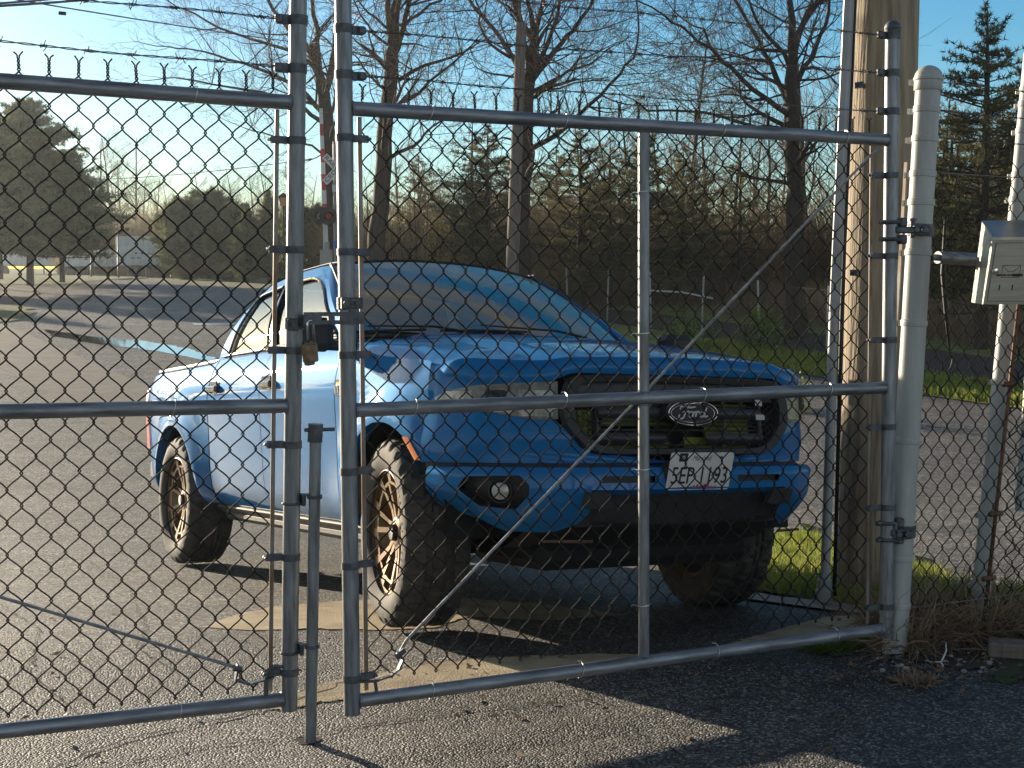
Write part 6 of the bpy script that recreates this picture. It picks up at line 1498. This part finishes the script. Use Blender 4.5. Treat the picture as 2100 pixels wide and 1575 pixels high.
guided('bare_tree', 'large bare tree with curved side limbs left of the utility pole', 34, [
    ([(1628, g_ + 4), (1630, 480), (1628, 380), (1622, 300), (1624, 220), (1622, 160)], 46, 26, 0, 1),
    ([(1622, 170), (1622, 110), (1626, 50), (1622, 0), (1626, -60)], 22, 10, 0, 1), ([(1618, 215), (1600, 170), (1580, 130), (1560, 85), (1530, 40), (1500, -10)], 13, 6, 2, 1.1),
    ([(1616, 240), (1570, 205), (1520, 160), (1480, 120), (1430, 85), (1400, 55), (1360, 30)], 13, 4, -2, 1.3), ([(1626, 190), (1650, 140), (1675, 95), (1690, 50), (1702, 0), (1708, -40)], 13, 5, 1, 1.2),
    ([(1622, 130), (1590, 90), (1560, 60), (1540, 20), (1530, -30)], 10, 4, -1, 1.2), ([(1628, 110), (1645, 70), (1655, 30), (1670, -20)], 9, 4, 2, 1.1), ([(1570, 205), (1530, 200), (1480, 190), (1420, 205)], 6, 2, 1, 1.2),
    ([(1585, 130), (1540, 120), (1490, 112), (1440, 120), (1400, 125)], 6, 2, -2, 1.2), ([(1480, 120), (1440, 60), (1400, 40), (1370, 5)], 6, 2, 2, 1.2), ([(1650, 140), (1690, 145), (1720, 175)], 6, 3, 1, 1.2),
    ([(1610, 265), (1550, 258), (1480, 240), (1410, 228), (1330, 222), (1300, 205)], 9, 3, -3, .7)], 24)

# woodland behind: bare trees copied from three masters
def wood_master(seed, H, mm='twig'):
    B_ = Bush(seed); rng = B_.rng; pts = [Vector((0, 0, -.2))]; d = Vector((0, 0, 1)); n = 12
    for k in range(n): d = (d + perp(d, rng) * .05 + Vector((0, 0, .05))).normalized(); pts.append(pts[-1] + d * H / n)
    r0 = .012 * H + .03; rr = [r0 * (1 - .85 * k / n) for k in range(n + 1)]; B_.mb.tube(pts, rr, 6, cap=False)
    for b in range(int(H * 2.6)):
        t = rng.uniform(.16, .98); i = int(t * n); q = pts[i].lerp(pts[min(n, i + 1)], t * n - i); dd = (perp(Vector((0, 0, 1)), rng) + Vector((0, 0, rng.uniform(.2, 1.0)))).normalized()
        B_.limb(q, dd, H * .26 * (1.15 - t * .7) * rng.uniform(.6, 1.1), max(.012, rr[i] * .4), 2, .08, .2, 4, .7, .008, 4)
    return B_.mb, B_.tw
masters = []
for k, (sd_, H, mm) in enumerate(((51, 9, 'twig'), (52, 11, 'twig2'), (53, 8, 'twig'), (54, 10, 'twig2'))):
    a, b = wood_master(sd_, H); masters.append((a, b, mm))
mobs = []
def place_wood(x, y, k, sc, rot, label, group, name='bare_tree'):
    o = empty(name, loc=(x, y, gz(x, y))); o.rotation_euler = (0, 0, rot); o.scale = (sc, sc, sc * 1.0)
    if len(mobs) <= k or mobs[k] is None:
        while len(mobs) <= k: mobs.append(None)
        a, b, mm = masters[k]; t = a.build('trunk', M_['bark'], o, True); c = b.build('crown', M_[mm], o, False); mobs[k] = (t, c)
    else:
        for m in mobs[k]: c = m.copy(); C.objects.link(c); c.parent = o
    tag(o, label, 'tree', group)
rg = random.Random(77)
for i in range(58):
    u = 730 + (2150 - 730) * (i + rg.random()) / 58; dep = rg.uniform(47, 64) if u > 1150 else rg.uniform(54, 66); p = at(u, 600, dep)
    place_wood(float(p[0]), float(p[1]), i % 4, (rg.uniform(.52, .74) if rg.random() < .82 else rg.uniform(.8, 1.0)) * (1.08 if u > 1250 else .82), rg.uniform(0, 6.28), 'slender bare brown tree in the dense wood behind the road', 'bare trees of the wood behind the road')
for i in range(26):
    u = 180 + (640 - 180) * (i + rg.random()) / 26; dep = rg.uniform(118, 150); p = at(u, 560, dep)
    place_wood(float(p[0]), float(p[1]), i % 4, rg.uniform(.8, 1.15) * (1.15 if 200 < u < 340 else .9), rg.uniform(0, 6.28), 'distant bare tree on the skyline beyond the white trailers', 'distant bare trees behind the trailers')
# thicket
def thicket(name, n, u0, u1, d0, d1, h0, h1, w, m, seed, label, cat, dens=1):
    rng = np.random.default_rng(seed); V = []; Fc = []; c = 0
    for i in range(n):
        u = rng.uniform(u0, u1); dep = rng.uniform(d0, d1); p = at(u, 600, dep); x, y = p[0], p[1]; z = gz(x, y) - .1; h = rng.uniform(h0, h1) * (.5 + .5 * rng.random())
        if name == 'weed_thicket' and st(x, y)[1] < road_t(st(x, y)[0])[1] + 6.5: continue
        a = rng.uniform(0, 2 * np.pi); l = rng.uniform(0, .35); base = np.array([x, y, z]); dv = np.array([np.cos(a) * l, np.sin(a) * l, 1.0]); dv /= np.linalg.norm(dv)
        for q in range(7):
            t = rng.uniform(.1, .9) if q else 0; st_ = base + dv * h * t; a2 = rng.uniform(0, 2 * np.pi); sp_ = rng.uniform(.5, 1.3) if q else 0
            e = st_ + (dv + np.array([np.cos(a2), np.sin(a2), .1]) * sp_) * h * (.42 * (1 - t * .4) if q else 1); mid = (st_ + e) / 2 + rng.normal(0, .05, 3) * h * .5
            b = rng.uniform(0, np.pi); wv = np.array([np.cos(b), np.sin(b), 0]) * w * (1 if q == 0 else .6)
            V += [st_ - wv, st_ + wv, mid - wv * .7, mid + wv * .7, e]; Fc += [(c, c + 1, c + 3), (c, c + 3, c + 2), (c + 2, c + 3, c + 4)]; c += 5
    o = bpy.data.objects.new(name, raw_mesh(name, np.array(V), np.array(Fc), M_[m])); C.objects.link(o); tag(o, label, cat, None, 'stuff')
thicket('undergrowth', 8500, 1130, 2160, 46, 64, 1.5, 5.2, .014, 'twig', 5, 'tangled brown undergrowth filling the wood below the bare trees', 'undergrowth')
thicket('weed_thicket', 15000, 1180, 2160, 27, 42, .5, 1.5, .011, 'drygrass', 6, 'band of dead reddish-brown weeds behind the far chain link fence', 'weeds')
thicket('undergrowth', 5500, 690, 1150, 54, 68, 1.5, 5.0, .016, 'twig2', 7, 'grey-brown scrub low behind the truck roof', 'undergrowth')
thicket('undergrowth', 7000, 120, 660, 112, 145, 2, 8, .03, 'twig2', 8, 'hazy scrub at the foot of the distant skyline trees', 'undergrowth')

# ---- evergreens
def pine_master(seed, H, R0, dense, tuft, first=.12, shape='cone', nl=.16, nw=.012, droop=.0):
    rng = np.random.default_rng(seed); tr = MB(); tr.tube([(0, 0, -.2), (.05, .02, H * .4), (0, .04, H * .8), (0, 0, H)], [.022 * H, .015 * H, .007 * H, .01], 7, cap=False)
    V = []; Fc = []; c = 0; z = H * first
    while z < H * .985:
        t = z / H
        if shape == 'cone': R_ = R0 * (1 - t) ** .75 * (.7 + .3 * min(1, (t - first) * 6 + .3))
        elif shape == 'dome': R_ = R0 * min(1, (1 - t) * 1.9) ** .62 * (1 - .15 * math.sin(z * 4))
        elif shape == 'open': R_ = R0 * (.35 + .65 * np.sin(np.pi * min(1, t * .95))) * (1 - t ** 4)
        else: R_ = R0 * np.sqrt(max(.02, 1 - ((t - .5) / .52) ** 2))
        R_ = R_ * rng.uniform(.72, 1.22); nb = int(rng.integers(4, 7) * dense)
        for b in range(nb):
            a = rng.uniform(0, 2 * np.pi); L = R_ * rng.uniform(.5, 1.2); el = rng.uniform(-.05, .35) - droop; d = np.array([np.cos(a) * np.cos(el), np.sin(a) * np.cos(el), np.sin(el)]); zz = z + rng.uniform(-.2, .2)
            if L > .5: tr.tube([(0, 0, zz), tuple(np.array([0, 0, zz]) + d * L * .55 + np.array([0, 0, -.02 * L])), tuple(np.array([0, 0, zz]) + d * L)], [.012 + .008 * L, .010 + .004 * L, .005], 4, cap=False)
            nt_ = max(3, int(L * tuft))
            for k in range(nt_):
                f = rng.uniform(.25, 1.05); q = np.array([0, 0, zz]) + d * L * f + rng.normal(0, .10, 3) * L * .5 * np.array([1, 1, .45])
                for m in range(7):
                    dd = rng.normal(0, 1, 3) + d * .6 + np.array([0, 0, .35]); dd /= np.linalg.norm(dd); s_ = np.cross(dd, rng.normal(0, 1, 3)); s_ /= np.linalg.norm(s_); l = nl * rng.uniform(.6, 1.3)
                    V += [q - s_ * nw, q + s_ * nw, q + dd * l]; Fc.append((c, c + 1, c + 2)); c += 3
        z += H * .022 if dense > 1 else H * .05
    return tr, (np.array(V), np.array(Fc))
pm = {}
def put_pine(kind, x, y, sc, rot, label, group=None, name='pine_tree', mm='pine', scz=None):
    o = empty(name, loc=(x, y, gz(x, y))); o.rotation_euler = (0, 0, rot); o.scale = (sc, sc, scz or sc)
    if kind not in pm:
        spec = {'dense': (3, 9.5, 3.0, 2.6, 13, .14, 'cone', .26, .030, .05), 'open': (4, 12, 3.8, 1.05, 11, .12, 'open', .22, .022, -.05), 'thin': (5, 10, 2.8, .9, 10, .22, 'open', .22, .020, .0), 'broad': (9, 9.5, 3.7, 2.8, 15, .21, 'dome', .26, .032, .0), 'round': (6, 3.2, 1.35, 2.8, 22, .02, 'round', .20, .026, -.2), 'spire': (7, 6, 1.6, 2.2, 16, .05, 'cone', .20, .022, .0)}[kind]
        a, (V, Fc) = pine_master(*spec); t = a.build('trunk', M_['bark'], o, True); cr = bpy.data.objects.new('crown', raw_mesh('crown', V, Fc, M_[mm])); C.objects.link(cr); cr.parent = o; pm[kind] = (t, cr)
    else:
        for m in pm[kind]: c = m.copy(); C.objects.link(c); c.parent = o
    tag(o, label, 'tree' if name != 'shrub' else 'shrub', group); return o
def pp(kind, u, depth, height_px, rot, label, **kw):
    H = {'dense': 9.5, 'broad': 9.5, 'open': 12, 'thin': 10, 'round': 3.2, 'spire': 6}[kind]; v = gdepth(u, depth); p = at(u, v, depth); sc = height_px * depth / F / H; return put_pine(kind, float(p[0]), float(p[1]), sc, rot, label, **kw)
# far left mass
pp('broad', 62, 66, 375, .3, 'tall dark pine with a rounded top at the far left, its trunk showing below')
pp('broad', -40, 60, 350, 2.2, 'dark pine cut off by the left edge of the photo')
pp('broad', 128, 74, 265, 4.0, 'lower dark pine on the right flank of the far left group', mm='pine')
pp('broad', 0, 80, 330, 1.1, 'broad pine at the back of the far left group')
# shrubs and hedge behind the road
for i, (u, h, dp_, k, lab) in enumerate(((385, 150, 92, 'round', 'olive-green bushy evergreen right of the white trailer'), (430, 165, 95, 'round', 'tallest rounded olive evergreen in the row behind the road'), (475, 140, 90, 'round', 'rounded dark evergreen in the middle of the row behind the road'),
    (508, 160, 84, 'spire', 'pointed dark evergreen left of the lantern post'), (552, 185, 86, 'spire', 'taller pointed evergreen just behind the lantern post'), (590, 170, 82, 'spire', 'dark evergreen spire hidden partly by the left gate post'), (640, 150, 72, 'round', 'dark shrub low between the two middle gate posts'), (348, 125, 106, 'spire', 'low dark evergreen just right of the white trailer end'))):
    pp(k, u, dp_, h, i * 1.3, lab, name='shrub' if k == 'round' else 'evergreen', mm='pine')
for i, (u, h, dp_, k, lab) in enumerate(((1000, 395, 42, 'open', 'wispy pine left of the plain wooden pole'), (970, 400, 44, 'thin', 'second wispy pine behind the yellow-leaved saplings'), (1190, 385, 43, 'open', 'pine with a tufted top right of the plain wooden pole'), (1320, 395, 41, 'open', 'full pine seen over the centre brace of the gate'),
    (1250, 350, 46, 'thin', 'thin pine between the two tufted pines'), (1400, 350, 43, 'open', 'dark pine deep in the wood right of the gate brace'), (1515, 330, 44, 'thin', 'thin dark pine left of the large bare tree'), (1140, 300, 60, 'open', 'short dark pine behind the broad bare tree'), (1060, 300, 64, 'open', 'dark pine filling the gap behind the plain wooden pole'), (860, 280, 62, 'open', 'dark pine low behind the yellow-leaved saplings'),
    (2010, 700, 31, 'open', 'tall layered pine behind the white hinge post at the right'), (1945, 430, 40, 'open', 'shorter dark pine behind the top of the hinge post'), (2110, 560, 36, 'open', 'dark pine at the right edge above the lock box'), (1850, 400, 46, 'open', 'dark pine hidden behind the wooden utility pole'), (2060, 380, 44, 'open', 'low dark pine behind the lock box'), (1960, 300, 36, 'dense', 'dense low evergreen under the layered pine'))):
    pp(k, u, dp_, h, i * 1.7, lab, mm='pinew')
rg = random.Random(31)
for i in range(17):                                   # unseen treeline added past the left edge to darken the truck flank's reflection
    az = rad(-25 - i * 3.6 - rg.uniform(0, 1.5)); dd_ = rg.uniform(62, 80); x, y = dd_ * math.sin(az), dd_ * math.cos(az)
    put_pine('broad', x, y, rg.uniform(.36, .50), rg.uniform(0, 6), 'unseen dark pine added beyond the left edge to darken the truck flank reflection', group='unseen treeline added to darken reflections')
M_['oleaf'] = leaf_mat('olive_spring_leaves', (.10, .10, .03), (.24, .22, .07), .5, 3)
# leafy saplings
def leafy(name, u, depth, h_px, wpx, n, m, seed, label, cat):
    v = gdepth(u, depth); p0 = Vector(at(u, v, depth)); rng = np.random.default_rng(seed); r2 = random.Random(seed); k = depth / F; st_ = MB(); V = []; Fc = []; c = 0
    for s_ in range(6):
        x = r2.uniform(-.5, .5) * wpx * k; p = p0 + Vector((x * .5, r2.uniform(-.6, .6), 0)); H = h_px * k * r2.uniform(.55, 1.05); pts = [p]
        for q in range(6): p = p + Vector((x * .10 + r2.gauss(0, .08), r2.gauss(0, .08), H / 6)); pts.append(p)
        st_.tube(pts, [.03, .026, .022, .018, .013, .009, .005], 5, cap=False)
        for b in range(10):
            i = r2.randrange(1, 6); q = pts[i]; d = Vector((r2.gauss(0, 1), r2.gauss(0, .6), r2.uniform(.1, .8))).normalized(); e = q + d * wpx * k * r2.uniform(.12, .35); st_.tube([q, e], [.008, .003], 3, cap=False)
            for m_ in range(int(n / 60)):
                f = r2.random(); ctr = np.array(q.lerp(e, f)) + rng.normal(0, .10, 3); dd = rng.normal(0, 1, 3); dd /= np.linalg.norm(dd); s2 = np.cross(dd, rng.normal(0, 1, 3)); s2 /= np.linalg.norm(s2); l = rng.uniform(.03, .065)
                V += [ctr, ctr + dd * l * .5 + s2 * l * .4, ctr + dd * l, ctr + dd * l * .5 - s2 * l * .4]; Fc.append((c, c + 1, c + 2, c + 3)); c += 4
    o = empty(name, loc=tuple(p0)); st_.v = [(a - p0.x, b - p0.y, d - p0.z) for a, b, d in st_.v]; st_.build('stem', M_['bark'], o, True)
    cr = bpy.data.objects.new('foliage', raw_mesh('foliage', np.array(V) - np.array(p0), np.array(Fc), M_[m])); C.objects.link(cr); cr.parent = o; tag(o, label, cat)
leafy('sapling', 880, 40, 280, 120, 1500, 'yleaf', 61, 'yellow-leaved sapling right behind the truck cab', 'sapling')
leafy('sapling', 945, 42, 230, 90, 1100, 'yleaf', 62, 'smaller yellow-leaved sapling left of the plain wooden pole', 'sapling')
leafy('sapling', 825, 43, 200, 90, 1100, 'yleaf', 65, 'faint yellow sapling beside the thick bare tree', 'sapling')
leafy('sapling', 910, 44, 300, 130, 1500, 'oleaf', 67, 'tall olive-leaved sapling between the two yellow saplings', 'sapling')
leafy('sapling', 1010, 44, 240, 120, 1300, 'oleaf', 68, 'olive-leaved sapling touching the plain wooden pole', 'sapling')
leafy('sapling', 760, 46, 230, 110, 1200, 'oleaf', 69, 'olive-leaved sapling right beside the middle gate post', 'sapling')
leafy('bush', 1415, 31, 95, 80, 1500, 'gleaf', 63, 'fresh green bush right of the gate brace', 'bush')
leafy('bush', 1550, 31, 110, 80, 1400, 'gleaf', 64, 'fresh green bush at the foot of the large bare tree', 'bush')
leafy('bush', 1625, 21, 45, 70, 900, 'gleaf', 66, 'low green bush at the roadside right of the truck headlight', 'bush')

# ------------------------------------------------------------------ far chain link fence along the road
M_['farwire'] = mat('rusty_far_wire', (.20, .15, .11), .7, .3)
def tline(u): return [xy(s_, road_t(s_)[1] + 2.4) for s_ in u]
ff2 = empty('chain_link_fence', loc=(0, 0, 0)); tag(ff2, 'low rusty chain link fence running along the far side of the road', 'fence')
S2 = list(np.arange(-6, 34, 2.6)); Pf = tline(S2); mb = MB()
for k, (x, y) in enumerate(Pf): z = gz(x, y); MB().tube([(x, y, z - .1), (x + (.04 if k % 2 else -.05), y, z + 1.55)], .024, 8).build('post', M_['ppost'], ff2)
mb = MB(); N_ = int(38 / .085)
P3 = [Vector((x, y, gz(x, y))) for x, y in Pf]; cum = [0]
for a, b in zip(P3[:-1], P3[1:]): cum.append(cum[-1] + (b - a).length)
def alongf(d):
    d = min(max(d, 0), cum[-1] - 1e-4); i = max(0, min(len(P3) - 2, int(np.searchsorted(cum, d)) - 1)); return P3[i].lerp(P3[i + 1], (d - cum[i]) / (cum[i + 1] - cum[i]))
for k in range(int(cum[-1] / .10)):
    d = k * .10
    for sg in (-1, 1):
        a = alongf(d); b = alongf(d + sg * 1.25); mb.tube([a + Vector((0, 0, .05)), a.lerp(b, .5) + Vector((0, .01 * sg, .72)), b + Vector((0, 0, 1.45))], .0026, 3, cap=False)
mb.tube([p + Vector((0, 0, 1.46)) for p in P3], .004, 4); mb.build('chain_link_mesh', M_['farwire'], ff2, False)
# fallen branch and pale pipe in the weeds
a, b = at(1335, 596, 31), at(1462, 612, 30); o = MB().tube([a, (a + b) / 2 + np.array([0, 0, .05]), b], [.02, .02, .018], 8).build('fallen_log', M_['ppost'], None); tag(o, 'pale bare log lying across the brown weeds', 'log')

# ------------------------------------------------------------------ plain wooden pole, wires
dpp = 33; v_ = gdepth(1050, dpp); b0 = at(1045, v_ + 3, dpp); t0 = at(1069, 48, dpp)
wp = MB().tube([b0, (Vector(b0) + Vector(t0)) / 2, t0], [.165, .15, .12], 16).build('wooden_pole', M_['oldwood'], None, True, angle=40); tag(wp, 'bare wooden pole without wires standing in front of the broad bare tree', 'pole')
def cable(name, u0, v0, d0, u1, v1, d1, r, sag, label):
    a = Vector(at(u0, v0, d0)); b = Vector(at(u1, v1, d1)); o = MB().tube([a.lerp(b, k / 20) - Vector((0, 0, sag * 4 * (k / 20) * (1 - k / 20))) for k in range(21)], r, 5).build(name, M_['barb'], None); tag(o, label, 'wire'); return o
cable('overhead_wire', -200, -40, 14, 900, 110, 60, .010, .2, 'overhead wire with a small dark splice crossing the sky at upper left')
a = at(128, 27, 16.5); o = MB().tube([a - np.array([.04, 0, -.002]), a + np.array([.04, 0, -.006])], .022, 10).build('wire_splice', M_['black'], None); tag(o, 'small dark splice on the overhead wire at upper left', 'splice')
cable('overhead_wire', -120, 18, 12, 420, -30, 24, .014, .05, 'lowest bright overhead wire crossing the top left corner')
cable('overhead_wire', -120, 12, 12.5, 300, -30, 20, .012, .05, 'upper bright overhead wire crossing the top left corner')
cable('overhead_wire', 0, 372, 110, 640, 325, 110, .03, .5, 'faint far wire low in the sky above the skyline trees')
cable('overhead_wire', 820, 90, 60, 1800, 235, 90, .012, .6, 'thin wire behind the bare trees in the centre')

# ------------------------------------------------------------------ railway crossing signal
M_['white'] = mat('white_sign_face', (.72, .72, .70), .5, scale=20, var=.08); M_['red'] = mat('red_gate_stripe', (.55, .03, .03), .5); M_['signblk'] = mat('black_signal_paint', (.015, .015, .016), .5)
dS = 45; kS = dS / F; vS = gdepth(690, dS); 
def S_(u, v, dd=0.0): return Vector(at(u, v, dS + dd))
xs = empty('crossing_signal', loc=tuple(S_(697, vS))); oS = S_(697, vS); tag(xs, 'railway crossing signal with white crossbuck and paired round black lights', 'signal')
def XS(mb, n, m, par=None, sm=True, label=None):
    if par is None or par is xs: mb.v = [(a - oS.x, b - oS.y, c - oS.z) for a, b, c in mb.v]
    else: mb.v = [(a - oS.x, b - oS.y, c - oS.z) for a, b, c in mb.v]
    o = mb.build(n, M_[m], par or xs, sm, angle=35)
    if label: o['label'] = label
    return o
XS(MB().tube([S_(689, vS, 0), S_(686, 290, 0)], .06, 12), 'mast', 'cond')
bc = S_(692, 347, -.15)
for words, ang, nm in (('RAILROAD', -46, 'crossbuck_blade'), ('CROSSING', 46, 'crossbuck_blade')):
    q = Matrix.Rotation(rad(90), 3, 'X'); rz = Matrix.Rotation(rad(-ang), 3, 'Y'); L = 1.22; mb = MB(); mb.box((0, 0, 0), (L, .012, .23)); mb.v = [tuple(rz @ Vector(p) + bc + Vector((0, -.012 if ang > 0 else 0, 0))) for p in mb.v]
    bl = XS(mb, nm, 'white', None, False, 'white crossbuck blade reading ' + words)
    t = text_mb(words, .19, .001, .92); w = max(p[0] for p in t.v) - min(p[0] for p in t.v); f = 1.10 / w
    # leave the crossing centre clear
    V = [(p[0] * f, p[1], p[2]) for p in t.v]; m2 = MB().add([tuple(rz @ Vector((x, -.010 - z, y)) + bc + Vector((0, -.014 if ang > 0 else -.002, 0))) for x, y, z in V], t.f); XS(m2, 'lettering', 'signblk', bl, False)
tc = S_(694, 386, -.1); mb = MB(); mb.box((tc.x, tc.y, tc.z), (.40, .012, .24), bev=.004); pn = XS(mb, 'track_count_plate', 'white', None, False, 'small white plate reading TRACKS')
t = text_mb('TRACKS', .075, .001, .8); XS(MB().add([(p[0] + tc.x + .01, tc.y - .009 - p[2], p[1] + tc.z) for p in t.v], t.f), 'lettering', 'signblk', pn, False)
for u, dd, hoodc in ((657, .1, 1), (673, -.25, 0)):
    c = S_(u, 443, dd); Rd = Matrix.Rotation(rad(90), 3, 'X') @ Matrix.Rotation(rad(0), 3, 'Z'); Rd = Matrix.Rotation(rad(18 if not hoodc else -20), 3, 'Z') @ Rd
    mb = MB(); mb.lathe([(.0, -.01), (.295, -.01), (.30, .0), (.295, .012), (0, .012)], 32, M=Rd, c=c); mb.lathe([(.13, .01), (.135, .20), (.125, .20), (.12, .01)], 20, M=Rd, c=c); ld = XS(mb, 'signal_light', 'signblk')
    mb = MB(); mb.lathe([(0, .03), (.08, .026), (.12, .014)], 20, M=Rd, c=c); XS(mb, 'lens', 'redlens' if not hoodc else 'white', ld)
XS(MB().tube([S_(652, 443, .05), S_(690, 443, .0)], .03, 8), 'light_arm', 'cond')
mb = MB(); c = S_(671, 532, .1); mb.box(c, (.42, .4, .62), bev=.03); mb.box(c + Vector((.0, 0, .42)), (.16, .2, .3), bev=.02); mb.box(c + Vector((.42, .1, -.06)), (.3, .3, .7), bev=.02); XS(mb, 'gate_mechanism', 'ppost')
mb = MB(); c = S_(688, 500, -.1); mb.box(c, (.16, .01, .2)); M_['bluesign'] = mat('blue_notice', (.03, .16, .50), .5); XS(mb, 'notice_plate', 'bluesign', None, False)
ga = empty('crossing_gate_arm', loc=tuple(S_(668, 520, .05))); tag(ga, 'raised crossing gate arm with red and white stripes', 'gate arm'); oS = S_(668, 520, .05)
p0 = S_(669, 524, .05); p1 = S_(658, 222, .05); n = 11; seq = 'wwwwrwrwrww'
bandpx = [(524, 492), (492, 470), (470, 458), (458, 418), (418, 390), (390, 357), (357, 333), (333, 305), (305, 278), (278, 254), (254, 222)]
cols = ['w', 'w', 'w', 'w', 'r', 'w', 'r', 'w', 'r', 'w', 'w']; cols = ['w', 'w', 'w', 'r', 'w', 'r', 'w', 'r', 'w', 'r', 'w']
for (ya, yb), cc in zip(bandpx, cols):
    fa = (524 - ya) / (524 - 222); fb_ = (524 - yb) / (524 - 222); a = p0.lerp(p1, fa); b = p0.lerp(p1, fb_ - .0005); w = .085 - .03 * fa
    mb = MB(); mb.prism([a + Vector((-w, 0, 0)), a + Vector((w, 0, 0)), b + Vector((w, 0, 0)), b + Vector((-w, 0, 0))], (0, 0, 0), (0, .03, 0)); XS(mb, 'arm_stripe', 'white' if cc == 'w' else 'red', ga, False)
# lantern post, small lamp, plain far pole
def lamp(name, u, vtop, depth, label, lantern=True, hz=.45):
    v = gdepth(u, depth); b = Vector(at(u, v, depth)); t = Vector(at(u, vtop, depth)); o = empty(name, loc=tuple(b)); tag(o, label, 'street lamp' if lantern else 'pole'); H = (t - b).length
    MB().tube([(0, 0, 0), (0, 0, H * .15), (0, 0, H * .16), (0, 0, H - hz)], [.07, .06, .045, .035], 10).build('post', M_['signblk'], o, True)
    if lantern:
        k = hz / .45; mb = MB(); mb.lathe([(.06 * k, H - hz), (.13 * k, H - hz + .30 * k), (.06 * k, H - hz + .0)], 6); mb.lathe([(.10 * k, H - hz), (.15 * k, H - hz + .28 * k)], 6); M_.setdefault('lantern', mat('sunlit_lantern_glass', (.75, .38, .16), .2, 0, spec=.8)); mb.build('lantern_glass', M_['lantern'], o, False)  # the orange of sun on the glass is put into its colour
        mb = MB(); mb.lathe([(.19 * k, H - hz + .28 * k), (.15 * k, H - hz + .34 * k), (.04 * k, H - .04), (0, H)], 8); mb.build('lantern_roof', M_['signblk'], o, False)
lamp('street_lamp', 583, 396, 62, 'black lantern street lamp with a sunlit glass beside the left gate post', True, .62)
lamp('street_lamp', 187, 458, 100, 'small far lamp post in front of the white trailers', True, .5)
lamp('pole', 243, 430, 95, 'plain thin dark pole in front of the white trailers', False)

# ------------------------------------------------------------------ trailers
M_['trail'] = mat('white_trailer_side', (.75, .75, .72), .5, scale=1.5, var=.15); M_['trailb'] = mat('pale_trailer_front', (.55, .58, .62), .5, scale=2, var=.12); M_['decal'] = mat('dark_trailer_print', (.10, .08, .09), .6)
def trailer(ul, ur, vt, vb, depth, yaw, L, m, label, decal=False):
    a = Vector(at(ul, vb, depth)); b = Vector(at(ur, vb, depth)); H = (vb - vt) * depth / F; o = empty('trailer', loc=tuple(a)); tag(o, label, 'trailer', 'white trailers parked beyond the grass'); W = (b - a).length; o.rotation_euler = (0, 0, yaw)
    mb = MB(); mb.box((W / 2, L / 2, H / 2), (W, L, H), bev=.04)
    for k in range(int(W / .45)): mb.box((.25 + k * .45, -.012, H / 2), (.05, .03, H * .94))
    mb.build('trailer_box', M_[m], o, False)
    mb = MB(); mb.box((W / 2, .1, .06), (W * .99, .06, .16)); mb.box((W / 2, .1, H - .05), (W * .99, .06, .1)); mb.build('trim_rail', M_['cond'], o, False)
    for x in ((.8, 1.9) if not decal else (W * .5,)):
        mb = MB(); mb.lathe([(.0, -.12), (.48, -.12), (.5, 0), (.48, .12), (0, .12)], 20, M=Matrix.Rotation(rad(90), 3, 'X'), c=(x, .3, -.45)); mb.build('wheel', M_['black'], o, True)
    mb = MB(); mb.box((W * .8, .3, -.5), (.1, .1, 1.0)); mb.build('landing_leg', M_['cond'], o, False)
    if decal:
        mb = MB(); rg2 = random.Random(4)
        for k in range(9): mb.box((W * .45 + k * .17, -.03, .45 + rg2.uniform(0, .5)), (rg2.uniform(.08, .2), .01, rg2.uniform(.05, .16)))
        mb.build('faded_print', M_['decal'], o, False)
trailer(121, 240, 512, 546, 112, rad(4), 2.5, 'trail', 'long cream-white trailer partly hidden by the dark pines')
trailer(238, 313, 485, 544, 104, rad(-6), 3.0, 'trailb', 'pale blue-white trailer end with faded dark print', True)
trailer(-40, 118, 512, 545, 120, rad(2), 2.5, 'trail', 'white trailer glimpsed between the pine trunks at far left')

# ------------------------------------------------------------------ air
hz = MB(); hz.box((0, 60, 18), (420, 220, 44)); ho = hz.build('haze', M_['white'], None, False)
mh = bpy.data.materials.new('thin_haze'); mh.use_nodes = True; nt = mh.node_tree; nt.nodes.remove(nt.nodes['Principled BSDF']); pv = nt.nodes.new('ShaderNodeVolumePrincipled')
pv.inputs['Color'].default_value = (.85, .93, 1.0, 1); pv.inputs['Density'].default_value = .0004; pv.inputs['Anisotropy'].default_value = .68; nt.links.new(pv.outputs[0], nt.nodes['Material Output'].inputs['Volume'])
ho.data.materials.clear(); ho.data.materials.append(mh); tag(ho, kind='stuff')
